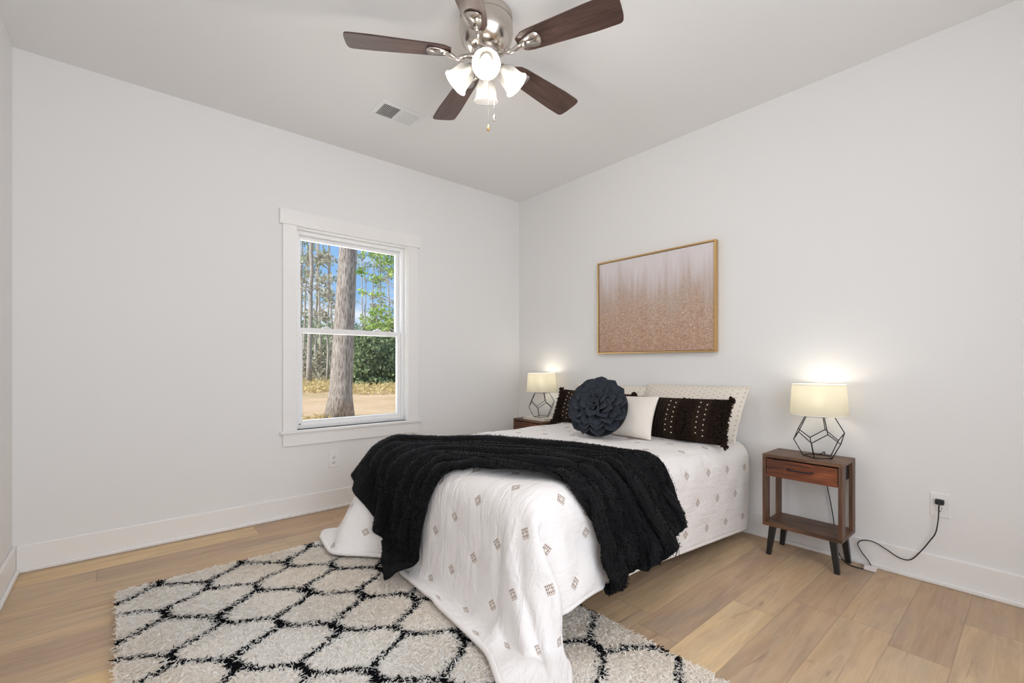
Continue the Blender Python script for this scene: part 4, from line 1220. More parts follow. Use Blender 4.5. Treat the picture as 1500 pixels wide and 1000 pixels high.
-2265,0,0,1,0,0,0,0,0,0,0,0,0,-1,0,0,0,1,-1,1,0,0,-1,0,0,0,0,0,0,0,0,0,0,0,0,-1,0,-1,0,-1,-2,-1,-3,-3,-4,-3,-4,-4,-4,-4,-5,-5,-5,-6,-3,-3,-1,-1,-1,11,16,9,28,26,7,-25,-25,-22,-16,-11,-10,-10,-17,-21,-23,-23,-20,-20,-20,-20,-18,-16,-15,-15,-14,-14,
0,-1,1,0,0,0,0,0,0,0,0,0,0,1,0,0,0,-2,1,-1,0,0,1,0,0,0,0,0,0,0,0,0,0,0,0,0,0,1,-1,1,1,-1,1,0,2,-1,2,1,0,-1,-1,-2,-2,-1,-1,1,1,-2,1,0,2,2,0,0,-7,-2,1,1,5,1,2,2,6,-4,4,6,-1,0,0,1,2,-1,3,0,0,0,
-1,2,-1,0,0,0,0,0,0,0,0,0,0,0,0,0,0,1,-1,0,0,0,0,0,0,0,0,0,0,0,0,0,0,0,0,1,-1,0,1,-1,1,0,1,1,-1,2,-3,3,2,1,1,-1,-3,-1,0,0,1,-3,-1,0,1,3,0,-3,-5,-2,0,5,0,2,3,-1,-6,11,12,-3,1,0,0,0,-3,3,-1,5,0,0,
0,-1,2,-1,0,0,0,0,0,0,0,0,0,0,0,0,0,-1,1,0,0,0,0,0,0,0,0,0,0,0,0,0,0,0,0,0,0,0,0,1,-1,2,-1,0,2,-2,1,2,1,1,2,2,-1,-2,-1,0,0,1,-4,-3,0,3,1,-3,-7,1,1,3,0,-1,-3,3,2,17,-1,2,-1,0,0,1,4,0,0,-3,3,0,
0,0,0,0,0,0,0,0,0,0,0,0,0,0,0,0,0,0,0,0,0,0,0,0,0,0,0,0,0,0,0,0,0,0,0,0,1,-1,0,0,1,-1,1,1,-1,1,0,1,0,2,1,4,2,-1,-2,1,-1,-1,-3,-2,-2,3,-1,-3,-6,0,5,0,-3,-4,-3,0,21,-12,12,5,3,-1,2,1,2,0,-1,0,-1,2,
0,0,-1,1,0,0,0,0,0,0,0,0,0,0,0,0,-1,1,0,0,0,0,0,0,0,0,0,0,0,0,0,0,0,0,0,0,0,1,0,-1,0,1,0,0,1,-1,2,0,0,1,-1,2,7,0,-1,0,-2,0,-1,-3,-3,2,0,-5,-5,2,3,-3,-3,-5,2,10,-1,17,-10,6,2,5,1,2,-3,3,1,0,0,3,
0,0,0,0,0,0,0,0,0,0,0,0,0,0,0,0,0,0,0,0,0,0,0,0,0,0,0,0,0,0,0,0,0,0,0,0,0,0,0,1,-1,0,1,0,0,1,0,0,1,-1,0,0,4,7,-2,0,-1,-1,-1,-2,-3,0,-1,-5,-3,3,0,-3,-7,5,15,5,6,-16,12,-11,9,6,1,2,1,1,0,1,5,3,
0,0,0,0,0,0,0,0,0,0,0,0,0,0,0,-1,1,0,0,0,0,0,0,0,0,0,0,0,0,0,0,0,0,0,0,0,0,0,0,0,1,0,-1,1,0,1,0,-1,1,0,1,-1,1,5,5,-3,-2,1,-1,-1,-3,0,-1,-7,-1,2,-1,-7,5,18,6,1,-18,1,-8,18,10,-5,0,3,4,-1,5,4,0,0,
0,0,0,0,0,0,0,0,0,0,0,0,0,0,-1,1,0,0,0,0,0,0,0,0,0,0,0,0,0,0,0,0,0,0,0,0,0,0,0,0,0,0,1,-1,1,1,0,0,-1,1,1,-1,-1,1,5,0,1,0,0,1,-5,1,-3,-6,-2,4,-9,5,22,4,0,-12,-2,6,10,1,-7,-5,9,3,0,8,0,1,0,-1,
0,0,0,0,0,0,0,0,0,0,0,0,0,-1,1,0,0,0,1,-1,0,0,0,0,0,0,0,0,0,0,0,0,0,0,0,0,0,0,0,0,0,0,0,1,0,0,1,-1,0,0,1,0,0,-1,0,3,0,4,0,1,-4,1,-5,-6,1,-4,2,23,3,3,-17,2,14,5,-2,-3,-9,-1,16,-15,16,-6,9,-1,0,1,
0,0,0,0,0,0,0,0,0,0,0,0,-1,1,0,0,0,0,0,1,-1,0,0,0,0,0,0,0,0,0,0,0,0,0,0,0,0,0,0,0,0,0,0,0,0,1,1,-1,0,0,0,1,-1,0,-1,2,1,3,2,1,-3,-2,-4,-5,1,-5,26,3,4,-13,9,7,0,3,-21,8,-9,15,-3,11,-2,-1,-4,4,4,0,
0,0,0,0,0,0,0,0,0,0,0,0,0,0,0,0,0,1,-1,0,1,-1,0,0,0,0,0,0,0,0,1,0,-1,0,0,0,0,0,0,0,0,0,0,1,0,0,0,1,0,1,0,1,-1,0,1,-1,2,-1,4,1,-4,-4,-3,-9,0,30,3,0,-3,8,3,-3,3,-20,-1,-8,22,8,-12,12,-6,7,0,0,-1,1,
0,0,0,0,0,0,0,0,0,0,0,0,0,0,0,0,0,0,0,0,0,0,0,0,0,0,0,0,0,0,0,0,1,0,0,1,0,0,1,0,0,0,1,-1,1,1,1,-1,2,0,1,0,1,-1,0,0,1,-1,4,-3,0,-3,-19,8,30,2,0,2,-2,-1,1,-2,-23,4,15,7,1,-5,8,0,0,0,-2,0,0,3,
0,0,0,0,0,0,0,0,0,0,0,-1,1,0,0,0,0,-1,1,0,0,2,0,-1,1,0,1,0,0,0,0,1,0,1,1,0,1,1,0,1,0,1,0,1,0,1,0,2,-1,1,0,1,-1,1,0,0,0,1,0,-4,9,-22,7,23,1,-2,1,-3,2,-1,-16,-8,14,11,-3,-5,3,7,1,0,1,-1,1,0,1,-1,
7,-7,0,-1,0,0,1,0,0,1,1,1,-1,0,0,1,0,1,-1,1,1,0,1,2,-1,1,0,1,1,1,0,0,1,0,1,0,1,0,0,1,1,1,0,1,1,-1,1,0,1,0,0,1,0,0,0,0,0,0,0,1,-2,6,3,-2,1,-1,0,1,-12,-6,9,8,3,-8,8,-3,-3,-3,5,6,-1,0,0,1,0,0,
-1,5,-1,1,-1,1,0,0,1,1,0,1,2,0,0,0,1,0,1,0,0,1,1,0,1,1,0,1,0,1,0,1,0,1,0,1,0,1,1,0,1,-1,1,0,0,1,0,1,0,0,1,-1,1,0,0,1,-1,0,0,1,-1,2,-1,-2,-1,4,-9,-3,8,4,2,-3,-3,6,-4,4,1,0,-5,-2,-6,1,-2,6,5,4,
7,2,1,-1,1,1,0,1,1,0,0,1,0,1,1,0,1,0,1,0,1,0,0,1,1,0,0,0,1,0,1,0,1,0,0,1,0,0,0,1,0,1,0,0,0,1,0,0,0,0,0,1,0,-1,1,-1,1,0,1,-1,1,-1,0,0,-2,-4,6,0,-1,-3,-3,8,1,-1,-2,-4,-13,-5,18,-7,11,2,-4,3,0,3,
14,1,0,1,2,-1,1,1,0,0,1,0,0,1,0,1,0,1,0,1,0,0,1,0,0,0,1,0,1,0,0,0,1,0,0,0,0,0,1,-1,1,0,0,0,1,-1,1,-1,0,0,0,0,0,1,0,0,0,0,0,2,-1,0,0,0,-1,-3,-4,-1,-3,0,0,-6,0,0,2,3,11,2,-22,12,3,-7,13,-2,3,1,
20,1,1,1,-1,1,1,0,0,0,0,1,1,0,0,0,1,0,0,0,0,1,-1,1,0,0,1,0,-1,1,0,0,0,0,1,-1,0,1,-1,1,-1,0,1,0,-1,1,-1,0,1,0,0,-1,0,0,0,0,1,0,-1,0,2,0,-1,0,0,0,-1,-1,1,1,1,-1,0,1,0,-1,-1,1,1,-10,-2,11,1,1,-1,0,
28,-2,0,0,1,1,-1,0,1,0,0,0,0,0,1,0,-1,1,0,0,1,-1,1,-1,0,1,-1,0,1,-1,0,1,-1,1,-1,0,1,-1,0,0,0,1,-1,0,1,-1,0,1,-1,0,0,0,1,0,0,0,-1,0,1,0,0,0,1,-1,0,-1,1,0,1,-2,-1,0,0,0,0,1,2,1,-2,2,-1,1,0,-1,1,0,
29,0,0,0,1,-1,0,0,0,0,1,-1,0,0,0,1,0,-1,0,1,-1,1,-1,0,1,-1,0,1,-1,0,1,-1,0,0,0,1,-1,0,1,-1,1,-1,0,1,-1,0,1,-1,0,0,0,1,-1,0,0,1,0,0,0,0,0,1,-1,0,0,1,-1,0,-1,0,0,0,0,0,0,0,-1,1,3,-1,0,0,0,1,-1,0,
29,0,0,0,0,0,0,1,-1,0,0,0,0,0,1,-1,0,0,1,-1,0,0,0,1,-1,0,1,-1,0,1,-1,0,1,-1,1,-1,0,1,-1,0,0,0,0,0,0,1,-1,0,1,0,0,-1,1,0,0,-1,1,0,0,0,1,-1,0,0,0,0,1,-1,0,1,0,0,-1,0,1,0,0,0,0,1,0,-1,0,0,1,-1,
28,1,0,0,0,0,0,0,0,1,-1,0,0,1,-1,0,0,1,-1,0,1,-1,0,0,0,1,-1,0,1,-1,0,1,-1,0,0,0,1,-1,0,1,-1,0,1,-1,0,0,0,1,-1,0,0,1,-1,0,0,1,-1,1,0,0,0,0,0,1,-1,0,0,1,0,0,0,-1,1,1,-1,0,1,-1,0,0,0,1,0,-1,0,1,
28,1,0,1,-1,0,1,-1,0,0,0,0,1,-1,0,0,1,-1,0,1,-1,0,1,-1,1,-1,0,1,-1,0,1,-1,0,1,-1,0,0,0,1,-1,0,1,-1,0,1,-1,1,-1,0,0,0,0,0,1,0,-1,1,0,0,0,0,0,0,0,0,0,0,0,0,0,0,1,0,0,0,0,0,1,0,-1,0,0,0,0,0,0,
29,0,1,-1,0,1,-1,0,1,-1,0,1,-1,0,0,1,-1,0,1,-1,0,1,-1,0,0,0,0,0,0,1,-1,0,1,-1,0,1,-1,1,-1,0,1,-1,0,1,-1,0,0,0,1,0,0,-1,1,-1,0,1,0,-1,1,0,0,0,1,-1,0,1,0,0,0,0,0,0,0,0,0,1,-1,0,0,0,0,0,0,1,-1,0,
29,0,0,0,0,0,0,1,-1,0,1,-1,0,0,1,-1,0,1,-1,0,1,-1,0,1,-1,0,1,-1,0,0,0,1,-1,0,1,-1,0,0,0,1,-1,0,1,-1,0,1,-1,1,-1,0,0,1,-1,0,1,0,-1,1,0,0,0,0,0,0,1,-1,0,0,0,1,0,0,0,0,0,0,0,0,0,1,0,-1,0,0,1,-1,
29,1,-1,0,1,-1,0,0,0,0,0,0,0,1,-1,0,1,-1,0,1,-1,0,1,-1,0,1,-1,0,1,-1,1,-1,0,1,-1,0,1,-1,1,-1,0,1,-1,0,1,-1,0,0,0,0,0,0,1,0,-1,0,1,0,0,0,0,0,0,0,0,0,0,1,0,-1,1,0,0,0,0,0,1,-1,1,-1,0,0,1,-1,0,1,
30,-1,0,1,-1,0,1,-1,0,1,-1,0,1,-1,0,1,-1,0,1,-1,0,1,-1,0,1,-1,0,1,-1,0,0,0,1,-1,0,1,-1,0,0,0,1,-1,0,1,-1,0,1,-1,1,0,0,-1,0,0,1,0,0,0,-1,1,0,0,0,0,0,0,1,-1,0,1,-1,1,0,0,0,0,0,1,-1,0,0,0,0,0,0,0,
29,0,1,-1,0,1,-1,0,1,-1,0,1,-1,0,0,0,0,0,0,0,0,0,0,1,-1,0,1,-1,0,1,-1,0,0,0,1,-1,0,1,-1,0,0,0,1,-1,0,1,-1,0,0,0,0,1,-1,1,-1,0,0,0,1,0,0,0,0,1,-1,1,-1,1,0,-1,1,-1,1,-1,1,0,0,0,0,0,0,0,0,0,0,0,
29,0,0,0,0,0,0,1,-1,0,1,-1,0,0,1,-1,0,1,-1,0,1,-1,0,0,0,1,-1,0,1,-1,0,1,-1,0,0,0,1,-1,0,1,-1,1,-1,0,1,-1,0,1,-1,0,0,0,1,-1,1,0,0,0,0,0,0,0,0,0,0,0,0,0,0,1,-1,1,0,0,0,0,0,0,0,0,0,0,0,0,0,-5,
29,1,-1,0,1,-1,0,0,0,0,0,0,0,1,-1,0,1,-1,0,1,-1,0,1,-1,0,0,0,1,-1,0,1,-1,0,1,-1,1,-1,0,1,-1,0,0,0,1,-1,0,1,-1,0,1,0,0,-1,1,-1,1,0,0,0,0,0,0,0,0,0,0,1,-1,1,-1,1,0,-1,1,0,0,0,0,0,1,-1,0,-1,1,-5,0,
30,-1,0,1,-1,0,1,-1,0,1,-1,0,1,-1,0,1,-1,0,1,-1,0,1,-1,0,1,-1,0,0,0,1,-1,0,1,-1,0,0,0,1,-1,0,1,-1,1,-1,0,1,-1,0,1,-1,0,0,1,-1,1,-1,0,1,0,0,-1,1,0,0,1,-1,0,1,-1,1,0,-1,1,0,0,0,0,0,0,0,0,0,-1,-1,0,2,
29,0,0,0,0,1,-1,0,1,-1,0,1,-1,0,1,-1,0,1,-1,0,1,-1,0,1,-1,0,1,-1,0,0,0,1,-1,0,1,-1,1,-1,0,1,-1,1,-1,0,1,-1,0,1,-1,0,0,0,0,1,-1,1,0,-1,0,0,1,0,0,0,0,1,-1,0,1,-1,0,1,0,0,0,0,0,0,0,0,1,-1,-1,-1,2,0,
29,0,1,-1,0,0,0,0,0,0,1,-1,0,0,0,0,0,0,0,0,0,0,1,-1,0,1,-1,0,1,-1,1,-1,0,1,-1,0,0,0,1,-1,0,0,0,1,-1,0,1,-1,1,0,0,0,0,-1,1,-1,1,0,0,0,0,0,0,0,0,0,0,0,0,1,0,0,-1,0,0,1,0,0,0,0,0,0,0,0,0,1,
29,1,-1,0,1,-1,0,1,-1,0,0,0,0,1,-1,0,1,-1,0,1,-1,0,0,0,1,-1,0,1,-1,0,0,0,1,-1,0,1,-1,1,-1,0,1,-1,1,-1,0,1,-1,1,-1,0,0,0,0,1,-1,1,-1,1,0,0,0,0,0,0,0,0,1,0,-1,0,0,0,1,0,0,-1,1,0,0,0,0,0,0,0,0,0,
30,-1,0,1,-1,0,1,-1,0,1,-1,0,1,-1,0,1,-1,0,1,-1,0,1,-1,0,0,0,1,-1,0,1,-1,0,0,0,1,-1,0,0,0,1,-1,0,0,0,1,-1,0,0,0,0,1,0,-1,0,1,-1,1,-1,1,0,0,0,0,0,0,0,0,0,1,0,0,0,0,0,0,0,-1,1,0,0,0,0,0,0,0,0,
29,0,0,0,0,1,-1,0,1,-1,0,1,-1,0,1,-1,0,1,-1,0,1,-1,0,1,-1,0,0,0,1,-1,0,1,-1,1,-1,0,1,-1,1,-1,0,1,-1,1,-1,0,1,-1,1,0,-1,0,1,0,-1,1,0,0,-1,1,0,0,0,0,0,0,0,0,0,0,0,0,0,0,1,0,0,0,0,0,0,0,0,0,0,0,
29,0,1,-1,0,0,0,0,0,0,1,-1,0,1,-1,0,1,-1,0,1,-1,0,1,-1,0,1,-1,1,-1,0,1,-1,0,0,0,1,-1,0,0,0,1,-1,0,0,0,1,-1,1,-1,0,0,0,0,0,1,0,-1,1,0,-1,1,0,0,0,0,0,0,0,0,0,0,1,0,0,-1,0,1,-1,1,0,0,0,0,0,0,0,
29,1,-1,0,1,-1,0,1,-1,0,0,0,1,-1,0,0,0,0,0,0,0,1,-1,0,1,-1,0,0,0,1,-1,0,1,-1,1,-1,0,1,-1,1,-1,0,1,-1,1,-1,0,0,0,1,0,0,0,0,-1,0,1,-1,1,0,-1,1,0,0,0,0,0,0,1,0,0,-1,0,0,1,0,0,0,0,0,-1,1,0,-1,1,0,
29,0,0,1,-1,0,1,-1,0,1,-1,0,0,0,0,1,-1,0,1,-1,0,0,0,1,-1,0,1,-1,0,0,0,1,-1,0,0,0,1,-1,0,0,0,1,-1,1,-1,0,1,-1,1,-1,0,0,0,0,1,0,-1,1,-1,1,0,0,0,0,0,0,1,0,-1,0,0,0,1,0,-1,1,-1,1,0,-1,1,-1,1,0,0,0,
30,-1,0,0,0,0,0,0,1,-1,0,1,-1,0,1,-1,0,1,-1,0,1,-1,0,0,0,1,-1,0,1,-1,1,-1,0,1,-1,1,-1,0,1,-1,1,-1,0,0,0,1,-1,1,-1,0,0,1,0,0,-1,0,1,0,0,0,0,-1,1,0,0,0,0,0,0,0,0,1,-1,0,1,-1,1,0,-1,1,0,0,0,0,0,-1,
29,0,1,-1,0,1,-1,0,0,0,0,0,0,1,-1,0,1,-1,0,1,-1,0,1,-1,1,-1,0,1,-1,0,0,0,1,-1,0,0,0,1,-1,0,0,0,1,-1,1,-1,0,0,0,1,0,-1,0,0,1,0,-1,0,1,-1,1,0,0,0,0,1,-1,0,0,0,1,-1,0,1,-1,1,-1,0,1,0,0,0,-1,1,-1,-5,
29,1,-1,0,1,-1,0,1,-1,0,1,-1,0,0,0,1,-1,0,1,-1,0,1,-1,0,0,0,1,-1,0,1,-1,1,-1,0,1,-1,1,-1,0,1,-1,1,-1,0,0,0,1,-1,1,-1,0,0,0,0,0,0,1,0,-1,1,0,0,0,0,0,0,0,0,0,1,-1,0,1,-1,1,-1,1,0,-1,0,1,0,0,0,-9,1,
29,0,0,1,-1,0,1,-1,0,1,-1,0,1,-1,0,0,0,0,0,0,1,-1,0,1,-1,0,0,0,1,-1,0,0,0,1,-1,0,0,0,1,-1,1,-1,0,1,-1,1,-1,1,-1,0,1,0,0,0,0,0,0,-1,1,0,-1,1,-1,1,0,0,0,0,0,0,0,1,-1,1,-1,1,-1,0,1,0,-1,0,1,-5,-1,5,
30,-1,0,0,0,0,0,0,1,-1,0,1,-1,0,1,-1,0,1,-1,0,0,0,1,-1,0,1,-1,1,-1,0,1,-1,0,0,0,1,-1,1,-1,0,0,0,1,-1,1,-1,0,0,0,1,-1,0,0,0,0,0,0,1,0,0,0,0,0,0,0,0,0,0,1,-1,0,0,0,0,1,-1,1,0,0,-1,1,-4,3,-4,4,-22,
29,0,1,-1,0,1,-1,0,0,0,0,0,0,0,0,0,1,-1,0,1,-1,0,0,0,1,-1,0,0,0,1,-1,0,1,-1,1,-1,0,0,0,1,-1,1,-1,0,0,0,1,-1,1,-1,0,1,0,0,0,0,0,0,-1,0,1,0,0,0,0,0,0,0,0,0,0,0,1,-1,0,1,-1,0,0,1,-8,5,-7,9,-14,11,
29,1,-1,0,1,-1,0,1,-1,0,1,-1,0,1,-1,0,0,0,1,-1,0,1,-1,1,-1,0,1,-1,0,0,0,1,-1,1,-1,0,1,-1,1,-1,0,0,0,1,-1,1,-1,0,0,0,1,-1,0,0,0,0,0,0,1,0,0,-1,1,0,0,-1,1,0,0,0,1,-1,0,1,-1,0,0,0,0,-4,5,-6,-2,-1,8,-3,
29,0,0,0,0,0,1,-1,0,1,-1,0,1,-1,0,1,-1,0,0,0,1,-1,0,0,0,1,-1,0,1,-1,1,-1,0,0,0,1,-1,0,0,0,1,-1,1,-1,0,0,0,1,-1,1,-1,0,0,1,0,0,0,0,0,0,-1,1,0,0,0,0,0,0,0,0,0,0,0,0,0,0,1,-3,-2,4,-1,1,-1,-7,3,4,
30,-1,0,1,-1,0,0,0,0,0,0,1,-1,0,1,-1,0,1,-1,0,0,0,1,-1,0,0,0,1,-1,0,0,0,1,-1,0,0,0,1,-1,1,-1,0,0,0,1,-1,1,-1,1,-1,0,1,0,-1,0,0,0,0,0,0,1,0,0,-1,1,0,0,0,-1,1,0,0,-1,-1,1,-1,-1,2,1,0,-1,0,1,-1,1,-3,
29,0,1,-1,0,1,-1,0,1,-1,0,0,0,0,0,0,1,-1,0,1,-1,1,-1,0,1,-1,1,-1,0,1,-1,1,-1,0,1,-1,1,-1,0,0,0,1,-1,1,-1,0,0,0,0,0,1,-1,0,0,1,0,0,0,0,0,0,0,0,0,0,0,0,0,0,0,-1,1,0,0,0,0,0,0,1,-3,1,0,0,1,-6,1,
29,0,0,0,1,-1,0,1,-1,0,1,-1,0,1,-1,0,0,0,1,-1,0,0,0,1,-1,0,0,0,1,-1,0,0,0,1,-1,1,-1,0,1,-1,1,-1,0,0,0,1,-1,1,-1,1,-1,0,1,0,-1,0,0,0,1,0,0,0,-1,1,0,0,0,0,0,-1,1,-1,1,0,-1,1,0,0,-1,-1,0,-2,2,-8,-2,0,
29,1,-1,0,0,0,1,-1,0,1,-1,0,1,-1,0,1,-1,0,0,0,1,-1,0,0,0,1,-1,0,0,0,1,-1,1,-1,0,0,0,1,-1,0,0,0,1,-1,1,-1,1,-1,0,0,0,1,-1,0,0,1,0,0,-1,0,0,0,1,0,0,0,0,0,0,0,0,0,0,0,0,0,0,-1,-2,-2,-3,-2,-3,10,0,-6,
30,-1,0,1,-1,0,0,0,0,0,0,1,-1,0,1,-1,0,1,-1,1,-1,0,1,-1,1,-1,0,1,-1,1,-1,0,0,0,1,-1,0,0,0,1,-1,1,-1,1,-1,0,0,0,1,-1,1,-1,0,1,0,-1,0,1,0,0,0,0,0,0,0,0,-1,1,0,0,0,0,0,0,0,-1,-1,-3,-3,-1,0,2,1,1,1,1,
29,0,1,-1,0,1,-1,0,1,-1,0,0,0,0,0,0,1,-1,0,0,0,1,-1,0,0,0,1,-1,0,0,0,1,-1,0,0,0,1,-1,1,-1,0,0,0,0,0,1,-1,1,-1,0,0,0,1,-1,0,1,0,-1,0,1,0,0,0,0,0,0,0,-1,1,0,0,0,0,0,0,-3,-4,-2,0,-1,-1,0,-1,5,4,-1,
29,0,0,0,1,-1,0,1,-1,0,1,-1,0,1,-1,0,0,0,1,-1,0,0,0,1,-1,0,0,0,1,-1,1,-1,0,1,-1,1,-1,0,0,0,1,-1,1,-1,0,0,0,0,0,1,-1,1,-1,0,1,-1,0,0,1,-1,0,1,0,0,0,0,0,0,-1,1,-1,1,-1,-1,-4,-3,0,1,0,2,2,2,1,-10,7,1,
29,1,-1,0,0,0,0,0,0,1,-1,0,1,-1,0,1,-1,0,0,0,1,-1,1,-1,0,1,-1,1,-1,0,0,0,1,-1,0,0,0,1,-1,1,-1,0,0,0,1,-1,1,-1,1,-1,0,0,0,1,-1,0,1,0,-1,1,0,0,0,0,0,0,0,-1,1,0,0,-1,-2,-2,-1,2,1,1,0,1,0,-1,1,-1,-7,6,
30,-1,0,1,-1,0,1,-1,0,0,0,0,0,0,1,-1,0,1,-1,1,-1,0,0,0,1,-1,0,0,0,1,-1,1,-1,0,1,-1,1,-1,0,0,0,1,-1,1,-1,0,0,0,0,0,1,-1,1,-1,0,1,-1,0,1,-1,1,-1,1,0,0,0,-1,1,0,-1,-2,-2,0,0,2,1,0,0,1,0,0,-1,-2,3,0,-2,
29,0,1,-1,0,1,-1,0,1,-1,0,1,-1,0,0,0,1,-1,0,0,0,1,-1,0,0,0,1,-1,1,-1,0,0,0,1,-1,0,0,0,1,-1,1,-1,1,-1,0,1,-1,1,-1,1,-1,1,-1,0,1,-1,0,1,-1,1,-1,1,0,1,1,-1,0,-2,-4,-4,-2,-1,-1,0,1,1,3,2,2,-1,-3,-4,4,-2,8,1,
29,0,0,0,1,-1,0,1,-1,0,1,-1,0,1,-1,1,-1,0,1,-1,0,0,0,1,-1,1,-1,0,0,0,1,-1,0,0,0,1,-1,1,-1,1,-1,0,0,0,1,-1,0,0,0,0,0,0,0,1,-1,0,1,-1,0,0,1,0,0,1,0,0,-2,0,-1,1,1,-1,-1,-1,-2,-2,-2,-1,3,-3,0,7,-6,2,-5,10,
29,1,-1,0,0,0,0,0,0,1,-1,0,1,-1,0,0,0,0,0,0,1,-1,1,-1,0,0,0,1,-1,1,-1,0,1,-1,1,-1,1,-1,1,-1,0,1,-1,1,-1,0,1,-1,1,-1,1,-1,0,0,0,0,-1,1,0,-1,-1,0,1,0,0,0,0,-5,5,-4,-2,-1,3,2,2,2,-1,1,-5,2,3,-2,1,0,0,0,
30,-1,0,1,-1,0,1,-1,0,0,0,0,0,0,1,-1,0,1,-1,1,-1,0,0,0,1,-1,1,-1,1,-1,0,1,-1,1,-1,0,0,0,0,0,1,-1,0,-1,1,0,-1,0,0,0,-1,0,1,-1,0,0,-1,-1,0,0,0,0,-1,0,1,-2,-2,8,-10,10,-1,-1,-5,-3,-2,-2,1,1,6,4,2,-2,-1,-1,3,2,
29,0,1,-1,0,1,-1,0,1,-1,0,1,-1,0,0,0,1,-1,0,0,0,1,-1,1,-1,0,0,0,0,0,0,-1,1,-1,0,0,0,0,-1,1,-1,0,0,0,-1,0,-1,0,-1,0,0,0,-1,0,-1,0,0,-1,0,0,0,2,-7,7,-12,13,-8,0,13,-12,10,3,0,-1,-1,1,0,-4,-6,-1,-2,3,8,-1,3,1,
29,0,0,0,0,0,0,0,-1,0,1,-1,0,0,0,1,0,0,0,0,0,-1,1,-1,0,0,-1,1,-1,0,0,0,-1,0,0,0,-1,-1,0,-1,0,0,-1,0,-1,0,0,0,-1,-1,0,0,-1,-1,0,-1,1,0,-1,-3,5,-13,16,-3,-8,-3,21,-13,-1,14,-12,5,6,3,-1,-2,-3,5,-1,0,1,-1,-6,6,2,-1,
8,17,2,1,1,0,0,0,0,-1,-1,0,0,1,0,-1,-1,1,0,-1,0,0,-1,0,0,0,-1,-1,0,0,-1,0,0,-1,-1,0,-1,1,-1,0,-1,-1,0,-1,0,-1,0,-1,-1,0,-1,-1,0,0,0,-1,-1,0,-3,7,-12,9,-12,14,-1,-10,12,14,-14,0,14,-10,-1,-2,16,-1,1,-5,4,-2,1,0,2,-2,1,1,
6,-1,15,4,2,1,0,-1,0,0,-1,0,0,0,-1,0,0,-1,0,-1,0,-1,0,-1,-1,0,0,0,-1,-1,0,-1,-1,0,0,-1,0,-2,0,0,-1,0,-1,0,-1,0,-1,0,-1,-1,0,-1,-1,-1,0,0,-1,-2,8,-9,3,-5,9,5,3,-4,-10,22,5,-16,2,14,-8,6,-16,16,-3,7,-4,4,-2,1,-1,2,1,0,
6,2,-3,13,3,2,0,0,-1,-1,0,0,-1,-1,0,0,-1,-1,0,0,-2,0,-1,0,0,-1,-1,0,-1,0,-1,0,-1,-1,0,-1,0,0,-1,-2,0,-1,1,-1,0,-1,0,-1,1,0,-2,0,0,0,0,0,0,2,-2,0,-1,3,6,1,10,-6,-10,1,23,1,-19,4,15,-11,10,-18,19,-11,13,-4,-1,2,1,1,0,0,
7,0,6,-1,4,0,1,0,-1,-1,1,-2,0,0,-2,0,-1,0,-1,-1,1,-1,-1,-1,-1,0,0,-2,0,-1,1,-1,0,0,-1,0,-1,0,0,0,0,-1,0,0,0,0,0,0,0,0,1,-1,0,1,-1,0,0,2,-2,-1,1,3,6,0,7,-1,0,-18,11,20,0,-21,4,17,-15,15,-20,20,-16,17,0,-3,0,4,0,0,
8,3,2,-3,2,2,0,-3,-6,6,-3,0,-2,-1,1,-2,0,-1,0,0,-1,0,0,0,0,-1,0,0,-1,0,0,0,0,0,0,0,0,0,0,0,0,1,-1,0,0,0,0,0,0,0,0,1,-1,0,0,1,1,-1,-3,1,0,6,5,-1,6,0,-1,-9,-7,19,11,0,-21,2,20,-18,18,-20,19,-17,19,-1,0,0,0,0,
12,3,-12,3,5,1,-5,-11,13,-4,-5,3,1,-4,1,0,-1,0,-1,1,0,0,0,0,0,0,0,0,1,0,-1,0,0,0,0,0,0,0,0,0,0,0,0,0,0,0,0,0,0,0,0,-1,2,-1,0,0,1,-1,-1,0,2,6,2,-2,3,11,-14,10,-19,0,23,6,1,-21,-1,22,-20,21,-20,19,-20,22,-2,1,1,0,
15,-12,2,-1,5,1,-5,-5,-1,1,2,-2,0,0,-1,2,0,-1,0,0,0,0,0,0,0,0,0,0,0,0,0,0,0,0,0,0,0,0,0,0,0,0,0,0,0,0,0,0,0,0,0,1,-1,0,0,0,0,-1,-1,1,4,8,-1,-11,-1,20,-3,2,-9,-7,4,18,4,1,-19,-4,23,-22,24,-25,23,-23,25,-2,-3,-4,
3,0,2,2,2,0,-6,-1,-6,5,0,0,0,-1,0,0,0,0,0,-1,1,0,0,0,0,0,0,0,0,0,0,0,0,0,0,0,0,0,0,0,0,0,0,0,0,0,0,0,0,0,0,0,0,0,0,1,-2,-1,0,3,7,3,1,5,-10,4,4,0,6,-25,2,16,9,5,0,-18,-4,21,-25,29,-24,21,-27,5,7,11,
3,1,1,4,0,-2,-4,-1,-3,-1,4,-2,0,0,0,1,0,-1,0,0,0,0,0,0,0,0,0,0,0,0,0,0,0,0,0,0,0,0,0,0,0,0,0,0,0,0,0,0,0,0,0,0,0,0,1,-2,1,-3,4,2,8,0,0,2,-5,-4,21,-23,17,-10,-9,-6,26,4,4,0,-20,5,3,2,12,-21,14,2,2,0,
3,2,2,3,-1,-2,-5,1,-4,-1,3,0,-1,0,0,0,0,1,-1,0,-1,1,0,0,0,0,0,0,0,0,0,0,0,0,0,0,0,0,0,0,0,0,0,0,0,0,0,0,0,0,0,0,0,0,0,0,-2,1,1,7,3,2,-8,7,-2,-11,13,2,-1,13,-28,6,-7,26,3,2,1,-25,22,-18,19,2,-1,1,-1,0,
